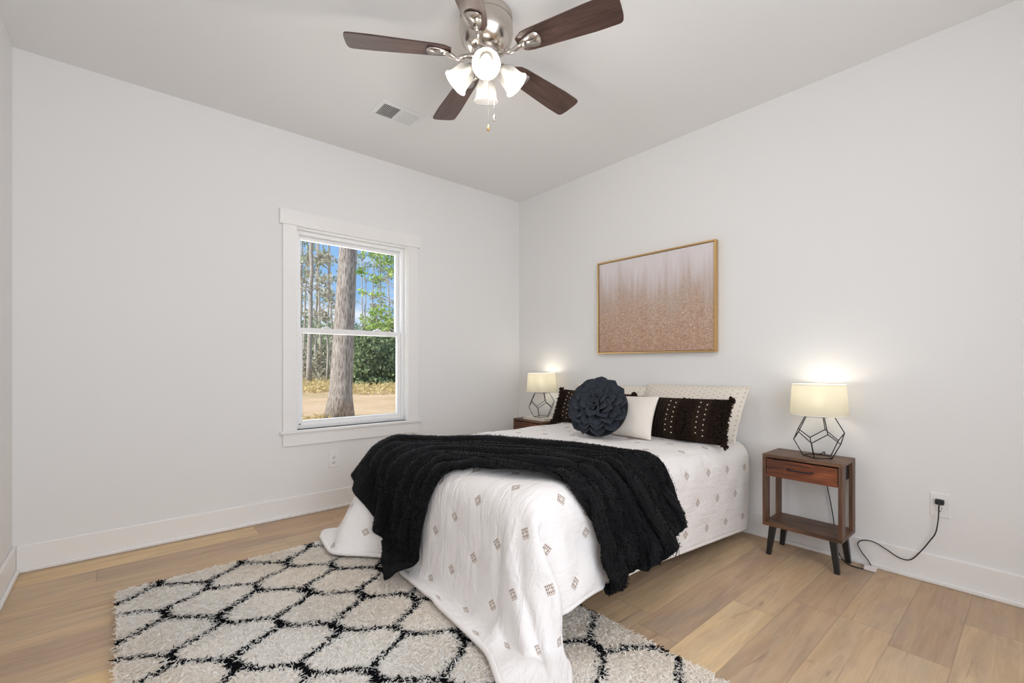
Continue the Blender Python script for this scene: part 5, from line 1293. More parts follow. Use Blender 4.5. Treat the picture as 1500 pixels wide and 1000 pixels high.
4,1,4,1,-2,-2,1,-4,-3,-2,1,1,-1,2,-1,1,0,-1,0,0,0,-1,1,0,0,0,0,0,0,0,0,0,0,0,0,0,0,0,0,0,0,0,0,0,0,0,0,0,0,0,0,0,0,0,-1,0,-1,4,0,10,-1,0,-3,0,7,8,-27,26,-21,19,-8,-15,5,-2,21,-7,14,0,-25,10,2,11,2,-1,1,0,
6,2,3,-1,-2,-1,1,-2,-5,-2,-1,1,1,0,0,0,1,-1,0,0,0,0,-1,0,1,0,0,0,0,0,0,0,0,0,0,0,0,0,0,0,0,0,0,0,0,0,0,0,0,0,0,0,0,0,-1,0,1,0,9,3,0,-2,-2,0,16,-10,-4,-4,9,1,10,-27,0,-6,11,21,-21,14,9,-12,-9,10,10,0,1,0,
5,4,-1,1,-1,-2,2,-2,-4,-2,-1,0,1,0,0,0,1,0,-1,0,0,0,0,0,-1,1,0,0,0,0,0,0,0,0,0,0,0,0,0,0,0,0,0,0,0,0,0,0,0,0,0,0,0,-1,1,0,2,1,7,2,1,-5,1,-1,10,-6,-2,-5,13,-26,28,-7,-26,8,-10,18,23,-23,4,14,1,0,-1,6,-1,1,
55,3,2,2,3,2,3,2,2,3,2,3,2,2,3,2,2,3,2,3,2,2,3,2,2,3,2,3,2,2,3,2,2,3,2,2,3,2,2,3,2,3,2,2,3,3,2,3,4,3,4,4,3,3,-1,-2,-4,-3,-3,-7,-6,-7,-9,-8,-9,-9,-12,-11,-12,-11,-10,-7,-4,1,2,2,-3,1,0,-1,-1,0,0,0,0,0,
30,-1,0,1,-1,1,-1,0,1,-1,0,0,0,1,-1,0,1,-1,1,-1,0,1,-1,0,1,-1,1,-1,0,1,-1,0,1,-1,0,1,-1,0,1,-1,0,0,0,1,-1,0,0,-1,-1,0,-1,0,1,0,0,0,1,2,-1,1,0,0,1,0,0,-1,0,0,0,-1,0,-2,-3,4,-12,-19,3,-1,1,8,-8,11,-11,0,0,0,
29,0,1,-1,0,0,0,1,-1,0,1,-1,1,-1,0,1,-1,0,0,0,1,-1,0,1,-1,0,0,0,0,0,0,1,-1,0,1,-1,0,1,-1,0,1,-1,0,0,0,0,0,0,0,-1,-1,0,0,0,1,0,0,0,2,0,0,0,0,0,1,-1,1,-1,0,1,-2,2,-2,-22,-19,12,0,1,1,5,7,-25,26,-15,0,0,
29,0,0,0,1,-1,0,0,0,1,-1,0,0,0,1,-1,0,1,-1,0,0,0,1,-1,0,1,-1,0,1,-1,0,0,0,1,-1,0,1,-1,0,1,-1,0,1,-1,0,0,0,0,0,0,-1,-1,0,0,0,1,0,0,1,1,0,0,0,0,0,0,0,0,0,0,0,-15,-3,-12,2,-1,2,4,10,-9,-20,13,-1,13,-12,0,
29,1,-1,0,0,0,1,-1,0,0,0,1,-1,0,0,0,1,-1,0,1,-1,0,0,0,1,-1,0,1,-1,0,1,-1,0,0,0,1,-1,0,1,-1,0,1,-1,0,1,-1,1,-1,0,-1,1,-2,-1,0,1,0,1,0,1,1,0,0,0,1,-1,0,0,0,1,-1,-6,0,-16,6,-2,-6,5,9,-16,-25,19,13,-25,4,18,-8,
30,-1,0,1,-1,1,-1,0,1,-1,1,-1,0,1,-1,0,0,0,1,-1,0,1,-1,0,0,0,1,-1,0,1,-1,0,1,-1,0,0,0,0,0,0,0,0,0,1,-1,0,0,1,-1,1,-1,0,-2,0,1,-1,1,1,0,1,0,0,1,-1,0,0,0,0,0,-4,-4,-5,1,-5,7,-10,9,-24,-16,24,14,-29,12,-2,-6,9,
29,0,1,-1,0,0,0,1,-1,0,0,0,1,-1,0,1,-1,0,0,0,1,-1,0,1,-1,0,0,0,1,-1,0,1,-1,0,1,-1,0,1,-1,0,1,-1,0,0,0,1,-1,0,0,0,0,0,0,-2,0,1,0,0,1,0,1,0,0,0,0,0,0,1,-4,-5,-6,-2,0,4,-5,16,-37,-10,15,6,0,-3,0,0,0,-1,
29,0,0,0,1,-1,1,-1,0,1,-1,0,0,0,1,-1,0,1,-1,1,-1,0,1,-1,0,1,-1,0,0,0,1,-1,0,1,-1,0,1,-1,0,1,-1,0,1,-1,0,0,0,0,0,0,1,0,-1,-1,-1,1,1,0,0,0,1,1,-1,0,0,0,0,-2,-6,-7,0,1,2,-1,0,-21,-5,5,5,16,-27,12,-2,0,0,0,
29,1,-1,1,-1,0,0,0,1,-1,0,1,-1,1,-1,0,1,-1,0,0,0,1,-1,0,1,-1,0,1,-1,0,0,0,1,-1,0,1,-1,0,1,-1,0,1,-1,0,1,-1,0,0,1,-1,0,0,0,1,-1,0,-1,0,0,1,1,-1,1,0,0,0,-1,-7,-7,0,0,1,0,-2,-2,1,1,5,-22,6,10,-10,-3,0,0,0,
30,-1,0,0,0,1,-1,1,-1,0,1,-1,0,0,0,1,-1,0,1,-1,0,0,0,1,-1,0,1,-1,0,1,-1,1,-1,0,1,-1,0,1,-1,0,1,-1,0,1,-1,0,1,0,-1,1,-1,0,1,-1,0,0,1,-1,0,0,1,0,0,1,-1,0,-7,-8,0,0,2,-1,-4,0,0,1,8,-1,-6,-36,31,9,-17,-2,1,0,
29,0,1,-1,1,-1,1,-1,0,1,-1,0,1,-1,1,-1,0,1,-1,0,1,-1,1,-1,0,1,-1,0,1,-1,0,0,0,1,-1,0,1,-1,0,1,-1,0,1,-1,0,1,-1,0,0,0,0,0,0,0,1,-1,0,0,0,-1,2,0,0,-1,0,-5,-9,0,0,1,-3,-1,1,-2,8,-2,7,-9,-2,-21,-6,-1,35,-6,-13,-1,
29,1,-1,1,-1,0,0,0,1,-1,0,1,-1,0,0,0,1,-1,0,1,-1,0,0,0,1,-1,0,1,-1,0,1,-1,1,-1,0,1,-1,0,1,-1,0,1,-1,0,1,-1,0,0,0,0,1,0,-1,1,-1,1,0,0,-1,0,1,1,0,-4,0,-12,0,-1,0,-3,0,0,-1,7,1,2,-17,-10,7,2,-19,21,-8,5,7,-8,
30,-1,0,0,0,1,-1,1,-1,0,1,-1,0,1,-1,0,0,0,1,-1,0,1,-1,0,0,0,1,-1,0,1,-1,1,-1,0,1,-1,0,0,0,0,1,-1,0,1,-1,0,0,0,0,0,-1,0,1,-1,1,0,-1,1,-1,1,0,1,-3,3,-16,-2,0,-1,-1,1,0,3,7,0,-7,-5,-2,2,-7,0,-1,-2,-13,1,5,9,
29,0,1,-1,1,-1,1,-1,0,1,-1,0,1,-1,0,1,-1,1,-1,0,1,-1,0,1,-1,0,0,0,1,-1,0,0,0,0,-1,1,0,0,-1,0,-1,1,0,-1,0,0,0,0,0,-1,0,-1,0,1,-1,0,1,-1,0,3,-6,6,0,-16,-4,1,1,1,0,1,6,2,-5,-7,0,1,-2,-2,1,0,-7,-9,10,0,-1,0,
28,2,-1,1,-1,1,-1,0,1,-1,0,0,0,0,1,-1,0,0,0,1,-1,0,0,-1,1,0,-1,0,-1,1,0,-1,0,0,0,-1,0,-1,0,0,0,-1,0,0,-1,0,0,-1,-1,0,0,0,0,-1,0,1,0,1,1,-2,2,-7,-6,-3,2,4,-3,2,4,2,-4,-5,-3,2,-4,3,3,1,-1,-4,1,-5,-5,0,3,0,
29,0,0,0,0,0,0,1,-1,0,0,0,-1,0,0,0,0,0,0,-1,0,0,-1,0,-1,0,0,0,0,-1,0,-1,0,0,-1,0,-1,0,0,-1,-1,0,0,-1,0,-1,0,-1,0,-1,0,0,-1,0,1,-1,0,0,0,1,1,-3,-2,4,0,-5,5,1,-4,-3,-2,0,0,0,3,-3,-2,0,3,12,5,2,0,-4,-10,-14,
29,-1,0,0,0,0,0,-1,0,-1,0,0,0,-1,0,0,0,-2,0,0,0,-1,0,0,0,-1,-1,0,-1,0,-1,1,-1,-1,0,-1,-1,0,-1,-1,0,-1,0,0,-1,0,-2,1,-1,0,-2,0,1,0,-1,0,0,0,0,1,1,1,0,0,1,3,-5,-4,-1,-1,-1,1,0,-3,-2,0,2,0,22,3,-11,-13,-19,9,-3,14,
25,0,0,-1,0,-1,0,0,-1,1,-1,-1,-1,1,-1,-1,0,0,0,-1,-1,0,0,-2,-1,1,0,-1,-1,-1,0,-1,0,-1,0,-1,0,-1,0,0,-2,0,-1,-1,0,-1,0,-1,0,0,1,0,-1,0,0,0,0,0,0,0,-2,1,2,1,3,-4,0,0,-1,0,0,-2,0,0,-1,0,-2,1,-23,6,2,-5,15,-6,13,-1,
21,-1,0,0,-1,0,-1,0,0,-2,0,-1,0,-1,-1,1,-1,0,-2,0,0,-1,-1,0,-1,-1,0,-1,0,0,-1,-1,-1,0,0,-1,0,0,-1,0,0,-1,-1,1,0,0,-1,0,1,0,0,0,0,0,0,0,0,0,0,-1,1,0,1,1,-2,4,-1,0,1,0,0,-1,0,0,2,-1,1,-1,-1,-21,-3,15,5,3,-3,1,
10,3,0,0,0,-1,0,-1,-1,0,-1,0,-1,0,-1,-1,-1,0,0,-1,-1,0,0,0,0,-1,-2,0,0,0,0,0,0,0,-2,2,0,0,-1,1,0,0,0,-1,0,0,1,1,-1,0,0,0,0,0,0,0,0,0,0,0,0,1,1,1,1,-2,0,1,0,0,0,2,0,0,-1,0,-1,-1,-1,1,-3,0,1,0,0,0,
1,5,2,-2,-1,0,-1,0,0,0,0,-1,0,-1,0,-1,0,-1,0,0,0,0,-1,1,0,0,0,0,0,-1,0,1,0,0,0,-1,1,-1,1,-1,2,-1,0,1,0,-1,1,-1,0,0,0,0,0,0,0,0,0,0,0,0,1,0,1,0,0,0,1,-1,0,0,0,-1,0,0,0,0,0,0,1,1,-4,1,-1,0,1,0,
3,2,-2,2,0,-1,0,-1,-1,0,-1,0,-1,0,0,0,0,0,0,0,0,0,1,-2,0,1,1,-1,0,0,1,-1,0,0,1,-1,-1,2,0,0,-1,1,0,-1,0,1,-2,1,0,0,0,0,0,0,0,0,0,0,0,0,0,1,0,1,0,1,0,-1,0,0,0,0,0,0,0,0,0,1,0,-1,-1,-2,1,0,0,0,
9,-4,-3,3,0,0,0,-1,0,-1,-1,-1,-1,0,0,0,0,0,0,0,0,0,0,1,0,-2,0,1,0,0,-1,1,0,-1,1,1,-1,-1,1,0,0,0,0,0,0,0,1,-1,0,0,0,0,0,0,0,0,0,0,0,0,0,1,1,0,1,-1,0,1,0,0,-1,0,0,0,0,0,1,-1,0,0,-2,1,-1,0,-1,1,
9,-7,1,-4,0,0,0,0,0,1,1,-1,1,-1,0,0,0,0,0,0,0,0,0,0,0,0,0,0,0,0,0,-1,0,1,-1,0,1,0,0,0,0,0,0,0,0,0,0,0,0,0,0,0,0,0,0,0,0,0,0,0,1,-1,1,1,0,1,0,-1,0,0,1,0,0,0,0,0,-1,0,0,0,-1,-2,1,0,1,-1,
0,-1,0,0,0,0,-1,1,1,0,1,0,-1,0,0,0,0,0,0,0,0,0,0,0,0,1,-1,0,0,0,0,0,0,0,0,0,0,0,-1,0,1,0,0,0,0,0,0,0,-1,1,0,0,0,0,0,0,0,0,0,0,0,1,0,1,0,0,0,1,0,0,-1,0,0,0,0,0,0,1,-1,0,-1,-2,0,1,0,0,
0,0,-1,-1,0,0,1,0,1,0,0,2,0,-1,-1,0,0,0,0,0,0,0,0,0,0,-1,1,0,0,0,0,0,0,0,0,0,0,0,0,0,-1,1,0,0,0,0,0,0,1,-1,0,0,0,0,0,0,0,0,0,0,0,0,1,1,0,0,1,-1,0,0,1,0,0,0,0,0,0,-1,1,-1,-1,-1,2,-3,1,0,
0,-1,0,0,0,0,0,1,-1,1,1,2,-2,0,-1,0,0,0,0,-1,1,0,0,0,0,1,-1,0,0,0,0,0,0,0,0,0,0,0,0,0,0,-1,1,0,0,0,0,0,0,0,0,0,0,0,0,0,0,0,0,0,0,0,1,0,1,1,-1,1,0,-1,0,0,0,0,0,0,0,0,0,0,0,-2,0,2,-2,0,
0,0,0,-1,0,0,0,0,1,0,1,0,0,-1,0,0,0,0,0,1,-2,1,0,0,0,0,1,-1,0,0,0,0,0,0,0,0,0,0,0,0,1,-1,0,0,0,0,0,0,0,0,0,0,0,0,0,0,0,0,0,0,0,1,0,1,0,0,0,0,0,1,0,0,0,0,0,0,0,0,-1,0,-1,0,-1,0,1,-1,
0,0,-1,0,0,0,1,0,0,1,-1,0,0,0,0,0,0,0,0,0,1,-1,0,0,0,0,0,1,-1,0,0,0,0,1,-1,0,1,-1,1,0,-1,1,-1,0,0,0,0,0,0,0,0,0,0,0,0,0,0,0,0,0,0,0,1,0,1,0,1,0,-1,0,0,0,0,0,0,0,0,0,0,0,-1,-1,0,0,0,0,
0,0,0,1,-1,0,0,0,0,0,0,0,0,0,0,0,0,0,0,0,0,0,0,-1,1,0,-1,1,1,-1,0,0,0,0,1,-1,0,1,-1,0,-1,1,0,0,0,0,0,0,0,0,0,0,0,0,0,0,0,0,0,0,0,1,0,1,0,0,0,0,1,0,0,0,0,-1,0,0,0,1,0,-1,0,-2,0,0,-1,16,
0,0,1,-1,1,0,-1,0,0,-1,1,0,0,0,0,0,0,0,0,0,0,-1,1,1,-2,1,1,-2,1,1,-1,0,1,-1,0,1,-2,1,0,0,1,-2,1,0,0,0,-1,1,-1,1,0,0,0,0,0,0,0,0,0,0,0,0,1,0,1,1,0,-1,0,0,0,0,0,1,0,0,0,-1,0,0,0,-3,-1,2,15,-30,
0,0,1,0,0,0,0,0,0,-1,-1,0,0,0,1,0,0,0,0,0,0,0,-1,1,1,-2,1,1,-2,1,1,-1,0,0,0,0,1,-1,0,-1,1,1,-1,0,0,0,1,-2,2,-1,0,0,0,0,0,0,0,0,0,0,0,1,0,1,0,0,0,1,0,0,0,0,-1,0,0,0,0,0,1,0,-1,-2,8,2,-21,12,
0,1,-1,1,0,0,0,0,-1,0,-1,0,0,1,0,0,0,0,0,-1,0,2,-1,-1,1,0,-1,1,1,-2,1,1,-2,1,0,0,0,0,0,1,-1,0,-1,1,0,0,0,0,-1,1,0,0,0,0,0,0,0,0,0,0,0,0,1,0,1,0,0,0,0,0,0,0,1,0,0,0,0,0,-1,0,1,-3,-8,-4,9,3,
0,0,2,0,0,0,0,-2,0,0,0,-2,1,0,1,0,0,0,-1,1,0,-1,1,0,-1,1,0,-1,1,0,-1,1,1,-2,1,0,0,0,0,0,0,-1,2,-1,0,0,-1,1,0,0,0,0,0,0,0,0,0,0,0,0,0,0,1,1,0,1,0,0,0,0,0,-1,0,0,0,0,0,0,0,1,-1,0,-2,2,-2,0,
0,1,-1,1,0,0,0,0,-1,0,-1,0,0,1,0,0,0,0,0,0,0,0,0,0,0,0,0,0,-1,1,0,-1,1,1,-1,0,0,0,0,0,0,1,-1,0,0,0,0,0,1,-1,0,0,0,0,0,0,0,0,0,0,0,0,0,1,1,0,0,0,0,0,0,1,0,0,0,0,0,0,0,-1,0,0,-2,0,0,0,
0,0,1,0,0,0,0,0,0,-1,-1,0,1,0,0,0,0,0,1,-1,0,0,0,0,0,0,0,0,0,0,0,0,-1,1,0,0,0,0,0,0,0,0,0,0,0,-1,1,0,0,0,0,0,0,0,0,0,0,0,0,0,0,1,0,0,0,1,1,0,0,0,-1,0,0,0,0,0,0,0,0,0,1,-2,-1,0,0,0,
0,0,1,-1,1,0,-1,0,0,-1,1,0,0,0,0,0,0,0,0,1,0,-1,0,0,0,0,0,0,1,0,-1,1,0,-1,0,0,0,0,0,0,0,0,-1,0,1,0,0,1,-1,0,0,0,0,0,0,0,0,0,0,0,0,0,1,0,1,0,0,0,0,0,1,0,0,0,0,0,0,0,0,0,-1,0,-2,0,0,0,
0,0,0,1,-1,0,0,0,0,0,0,0,0,0,0,0,0,0,0,0,0,1,-1,1,0,-1,1,0,-2,1,1,-2,1,0,0,0,0,0,0,0,-1,1,1,-1,-1,1,0,-1,1,0,0,0,0,0,0,0,0,0,0,0,0,0,0,2,0,0,1,0,0,-1,0,0,0,0,0,0,0,0,0,0,1,-1,-2,0,0,0,
0,0,-1,0,0,0,1,0,0,1,-1,0,0,0,0,0,0,0,0,0,0,0,1,-2,1,1,-1,0,0,0,0,1,-1,0,0,0,-1,1,0,0,1,-2,1,1,-1,0,0,0,-1,1,0,0,0,0,0,0,0,0,0,0,0,0,1,0,1,0,0,0,0,1,0,0,0,0,0,0,0,0,0,0,-1,0,-2,0,0,0,
0,0,0,-1,0,0,0,0,1,0,1,0,2,-2,-1,0,0,0,0,0,0,0,-1,1,-1,1,0,0,1,-1,0,0,0,0,0,0,1,-2,1,-1,0,1,-1,1,1,-1,0,0,0,-1,1,0,0,0,0,0,0,0,0,0,0,0,0,1,0,1,0,0,0,0,0,0,0,0,0,0,0,0,0,0,0,0,-2,0,0,-1,
0,-1,0,0,0,0,0,1,-1,1,1,0,0,0,-1,-1,1,0,0,-1,1,0,1,-1,1,-1,0,0,0,-1,1,0,0,0,-1,0,1,0,-1,1,0,0,0,-1,0,1,0,0,0,1,-1,0,0,0,0,0,0,0,0,0,0,0,0,0,1,1,0,1,0,0,0,0,0,-1,0,0,0,0,1,0,0,-1,-2,-1,0,1,
0,0,-1,-1,0,0,1,0,1,0,0,1,1,-1,0,0,-1,0,0,1,-2,1,0,1,-1,0,0,0,0,1,-1,0,0,0,1,-1,-1,1,0,0,0,0,0,0,0,0,0,0,0,-1,1,0,0,0,0,0,0,0,0,0,0,0,1,0,1,0,0,0,0,0,0,0,0,1,0,0,0,0,-1,0,0,1,-2,-2,0,17,
0,-1,0,0,0,0,-1,1,1,0,1,1,-1,0,0,-1,0,0,0,0,1,-1,0,0,0,0,0,0,0,0,0,0,0,0,0,1,-1,0,0,0,0,0,0,0,0,0,0,0,0,0,-1,1,0,0,0,0,0,0,0,0,0,0,0,1,0,1,1,0,-1,0,0,0,0,0,0,0,0,0,0,0,1,-1,-1,-1,19,-36,
0,0,-1,0,0,0,0,0,0,1,1,-1,1,0,-1,0,0,0,0,0,0,0,0,0,0,0,0,0,0,0,0,0,0,0,0,0,1,-1,0,0,0,0,0,0,0,0,0,0,0,1,-1,0,0,0,0,0,0,0,0,0,0,0,0,1,1,0,0,0,1,0,0,0,0,0,0,0,0,0,0,0,-1,1,-3,15,-33,19,
0,0,-1,1,-1,0,1,0,0,1,-1,1,0,0,-1,0,0,0,0,0,0,0,0,0,0,0,0,0,0,0,0,0,0,0,0,0,0,1,-1,0,0,0,0,0,0,0,0,0,0,0,1,-1,0,0,0,0,0,0,0,0,0,0,0,1,0,0,1,0,0,0,0,0,0,0,0,0,0,0,0,0,2,7,-5,-22,14,24,
0,0,0,-1,1,0,0,0,0,0,0,0,0,0,0,1,-1,0,0,0,0,0,0,0,0,0,0,0,0,0,-1,1,0,0,0,0,0,0,1,-1,0,0,0,0,0,0,0,0,0,-1,1,0,0,0,0,0,0,0,0,0,0,0,1,0,0,1,0,0,1,0,0,0,0,0,0,0,0,0,0,0,11,-2,2,-14,23,-30,
0,0,1,0,0,0,-1,0,0,-1,1,0,-1,0,1,-1,1,0,0,0,0,0,0,0,0,0,0,0,0,0,1,-2,1,0,0,0,0,-1,0,1,0,0,0,0,0,0,0,0,0,0,-1,1,0,0,0,0,0,0,0,0,0,0,0,1,1,0,0,1,-1,0,0,0,0,0,0,0,1,0,0,4,-10,-7,-2,33,-25,-10,
0,0,0,1,0,0,0,0,-1,0,-1,0,0,1,0,0,0,0,0,0,0,-1,1,0,0,0,0,0,0,0,0,1,-2,1,0,0,0,1,-1,0,0,0,0,0,0,0,0,0,0,0,1,-1,0,0,0,0,0,0,0,0,0,0,0,0,1,1,1,-1,1,-1,0,0,0,0,1,0,-1,0,1,-4,-2,3,2,-23,5,16,
0,1,0,0,0,0,0,-1,1,-1,0,-1,0,0,0,1,0,0,0,0,0,1,-2,1,0,0,0,0,0,0,-1,1,1,-2,0,1,-1,1,1,-1,0,0,0,0,0,0,0,0,0,0,-1,1,0,0,0,0,0,0,0,0,0,0,1,0,0,1,0,1,-1,1,0,0,0,0,-1,0,0,0,-1,0,2,-1,-1,2,-5,17,
0,0,1,0,0,0,0,0,-1,0,-1,0,0,-1,2,0,0,0,0,0,0,-1,2,-2,0,1,-1,1,0,0,1,-2,1,1,-1,-1,1,-1,0,1,0,0,0,0,0,0,0,0,0,0,0,-1,1,0,0,0,0,0,0,0,0,0,0,1,1,0,0,0,0,0,0,0,0,0,0,0,0,0,0,2,-1,0,-1,-5,21,-35,
0,1,0,1,0,0,0,-1,-1,0,-1,0,-1,1,0,1,0,0,0,0,0,1,-1,1,-1,-1,1,-1,1,0,0,0,-1,0,1,0,0,0,0,0,0,0,0,0,0,0,0,0,0,0,0,0,-1,1,0,0,0,0,0,0,0,0,0,0,1,0,1,0,0,0,0,0,0,0,0,0,0,0,1,1,1,1,0,11,-35,32,
0,0,1,0,0,0,-1,1,0,-1,0,-1,0,1,0,0,0,0,0,0,0,0,0,0,1,-1,0,0,-1,1,-1,1,0,0,0,0,0,0,0,0,0,0,0,0,0,0,0,0,0,0,0,0,0,-1,1,0,0,0,0,0,0,0,0,1,0,1,0,0,0,0,0,0,0,0,0,0,0,2,1,1,2,2,1,-21,10,-14,
0,0,1,-1,1,0,0,-1,0,-1,0,0,0,2,-1,0,0,0,0,0,0,0,0,-1,1,0,0,0,0,-1,1,0,0,0,0,0,0,0,0,0,0,0,0,1,0,-1,1,-1,0,0,0,0,1,0,-1,0,0,0,0,0,0,0,0,0,1,0,0,1,0,0,0,0,0,0,0,0,2,2,2,1,0,-1,-1,-1,-6,0,
0,0,0,1,-1,0,0,0,0,0,0,0,0,0,0,0,0,0,0,0,0,0,0,1,-2,1,0,0,0,0,0,0,0,0,0,0,0,0,0,0,0,0,0,-1,1,1,-1,1,-1,0,0,0,0,0,0,0,0,0,0,0,0,0,0,0,0,1,1,0,0,0,0,0,0,0,1,2,3,1,0,1,0,0,0,-1,-7,-2,
0,0,-1,0,1,-1,1,0,0,0,0,0,1,-1,0,0,0,0,0,0,0,0,0,0,0,0,0,0,0,0,0,0,0,0,0,0,0,0,0,0,0,0,0,0,-1,1,0,0,1,-1,0,1,-1,0,0,0,0,0,0,0,0,0,0,1,0,0,0,0,1,0,0,0,0,1,3,3,0,-1,0,-2,-1,-3,-1,10,-7,-4,
0,0,0,-1,0,1,-1,0,1,1,0,0,-1,1,0,-1,0,0,0,0,0,-1,0,1,0,0,0,0,0,0,0,0,0,0,0,0,0,0,0,0,0,0,0,1,0,-1,0,0,0,1,-1,0,0,0,0,0,0,0,0,0,0,0,0,-1,2,0,0,1,-1,1,0,1,2,1,1,-2,-2,0,-1,0,-1,1,0,3,7,-13,
0,-1,0,0,-1,0,1,1,-1,1,0,1,1,0,-1,-1,0,0,0,0,-1,1,0,-1,1,0,0,0,0,0,0,0,0,0,0,0,0,0,0,1,-1,1,-1,-1,1,0,0,0,0,-1,2,-2,1,0,0,0,0,0,0,0,0,-1,1,1,-1,1,1,0,1,-1,2,1,1,0,-3,0,-1,0,0,0,0,1,2,-9,0,7,
0,0,-1,0,0,0,0,0,1,0,1,0,0,0,0,0,-2,1,0,0,0,0,0,0,0,0,0,0,0,0,0,0,0,1,-1,0,0,1,0,-1,1,-1,1,0,-1,0,0,0,0,0,0,1,-1,0,0,0,0,0,0,0,0,1,-1,1,0,0,-1,2,3,3,1,0,-1,1,0,-1,0,-2,-1,0,2,4,-3,1,-7,-2,
0,-1,0,0,-1,0,1,0,1,0,1,0,1,0,-1,-1,1,-1,0,-1,1,0,0,0,0,0,0,0,0,0,0,0,1,-1,1,0,0,-2,1,0,0,0,0,0,0,0,0,0,0,1,-1,0,0,0,0,-1,-1,0,-1,0,0,0,0,-1,1,1,-2,-2,1,2,2,2,2,1,1,1,1,0,-1,4,0,-6,6,-1,1,-13,
0,0,-1,-1,1,0,0,0,0,1,0,1,0,0,0,0,-1,-1,1,1,-1,1,-1,1,-1,0,0,1,0,-1,0,0,0,0,0,0,0,2,-2,0,0,0,0,-1,0,0,-1,-1,0,0,0,0,-1,-1,-1,0,0,-1,0,-1,-1,-1,-1,-1,1,-1,3,-3,3,-2,-1,0,2,2,2,3,2,3,4,-5,-4,6,-4,-3,-3,12,
0,0,0,0,-1,0,0,1,0,1,0,0,0,0,0,-1,1,0,-1,0,1,-1,1,-1,1,1,-1,-1,0,1,0,-1,-1,0,-1,0,-1,-1,1,0,-1,-1,-1,0,0,-2,0,0,-1,0,-1,-1,0,-1,0,-1,-1,-1,0,-1,0,-1,0,0,2,-2,-1,11,-8,7,1,-2,-3,-2,0,-1,0,1,2,3,4,-4,-1,0,2,5,
0,0,-1,0,1,0,0,0,0,0,0,0,0,0,0,1,-1,0,-1,0,-1,1,-1,0,0,-2,1,0,-1,-1,-1,0,-1,0,0,-1,0,-1,-1,-1,0,-1,0,-1,-1,0,0,-1,-1,-1,0,-1,0,0,-1,0,-1,0,-1,1,-1,3,-7,6,-8,11,-4,0,13,-10,6,6,1,-3,-2,2,1,-4,-4,-1,0,1,4,0,4,5,
0,0,1,-2,-2,1,-2,-1,-1,-2,0,0,-2,0,2,2,1,0,0,-1,0,-2,1,-1,-1,0,-1,-1,0,0,-1,-1,0,-2,0,0,-1,-1,0,-1,0,0,-1,0,-1,0,-1,0,0,-1,-1,0,-1,0,0,-1,1,0,0,-3,3,-4,8,-3,-2,-3,19,-11,-1,14,-11,3,5,7,-2,-4,-3,7,-1,0,-1,-1,-4,3,6,3,
-28,12,4,3,3,-1,1,-1,-1,0,-2,-2,1,0,1,-1,0,0,-1,-1,0,-1,-1,-1,0,0,-1,-1,0,-1,0,0,-1,0,-1,-1,0,0,-1,0,-1,0,0,0,-1,0,0,-1,0,0,-1,0,0,0,-1,1,-1,0,-1,3,-3,1,-1,3,-1,-1,5,14,-11,-1,14,-11,0,0,13,2,1,-8,4,-2,1,0,3,-3,6,1,
-27,-1,6,6,2,2,-1,0,0,-1,-1,0,0,-1,-1,0,-1,-1,0,0,-1,0,-1,0,-1,-1,0,0,-1,0,0,0,-1,0,0,-1,0,0,0,-1,0,0,-1,0,0,0,-1,1,-1,0,0,0,0,-1,1,-1,1,0,1,-1,-1,0,1,4,1,-3,-3,14,6,-11,0,13,-8,3,-9,10,0,9,-7,4,-1,1,-3,3,6,0,
-28,0,1,4,2,1,1,0,-1,-1,0,0,-1,-1,0,0,0,0,-1,0,0,-1,0,0,-1,0,0,-1,0,0,-1,0,0,0,-1,1,0,-1,0,0,0,-1,1,-1,1,-1,1,-1,1,0,0,0,-1,1,-1,1,0,-1,0,0,1,0,0,3,4,-2,-5,1,17,1,-12,2,12,-10,8,-12,11,-6,15,-8,0,1,2,4,2,1,
-28,1,1,-1,2,1,0,0,0,-1,1,-2,0,0,-1,0,0,-1,1,-1,0,0,0,-1,1,-1,0,0,0,0,0,0,0,0,0,0,-1,1,-1,1,0,0,0,0,0,0,0,0,0,-1,1,-1,1,0,0,0,-1,1,0,0,0,0,2,0,3,-1,1,-5,5,15,0,-14,2,13,-13,12,-13,12,-11,19,-5,-3,1,9,0,0,
-27,0,0,-1,1,0,1,-1,-2,2,-2,1,-1,0,0,0,0,0,-1,1,-1,1,-1,1,-1,1,0,0,0,-1,1,-1,1,-1,1,-1,1,0,0,0,-1,1,-1,1,-1,1,-1,1,-1,1,0,0,0,-1,1,-1,1,0,-1,0,0,1,4,-2,3,0,0,-5,0,10,9,1,-14,1,14,-14,15,-15,14,-14,21,-3,-1,3,2,0,
-27,2,-3,0,1,0,-1,-1,1,-1,0,0,0,-1,1,0,-1,1,0,0,0,0,0,0,0,0,-1,1,-1,1,-1,1,0,0,0,0,0,-1,1,-1,1,0,0,0,0,0,0,0,0,0,-1,1,-1,1,-1,1,0,-1,1,0,0,1,6,-6,1,7,-7,5,-8,2,13,5,1,-14,0,14,-15,17,-16,16,-16,21,-3,10,-1,-4,
-24,-5,1,0,0,0,-1,0,0,0,0,0,-1,1,0,-1,1,-1,1,-1,1,-1,1,-1,1,-1,1,0,0,0,0,0,-1,1,-1,1,0,0,0,0,0,-1,1,-1,1,-1,1,-1,1,-1,1,0,0,0,0,0,-1,1,0,0,0,3,1,-4,0,6,-1,2,-4,-2,3,11,5,0,-12,-2,13,-15,19,-19,18,-18,29,-10,-8,-7,
-28,0,0,0,0,0,-1,-1,1,-1,1,-1,1,0,-1,1,0,0,0,0,0,0,0,0,0,0,0,-1,1,-1,1,-1,1,0,0,0,-1,1,-1,1,-1,1,-1,1,0,0,0,0,0,0,0,-1,1,-1,1,0,0,0,0,0,1,2,-1,5,-5,2,1,0,4,-9,0,11,4,5,0,-12,-1,11,-14,26,-23,17,-24,2,3,11,
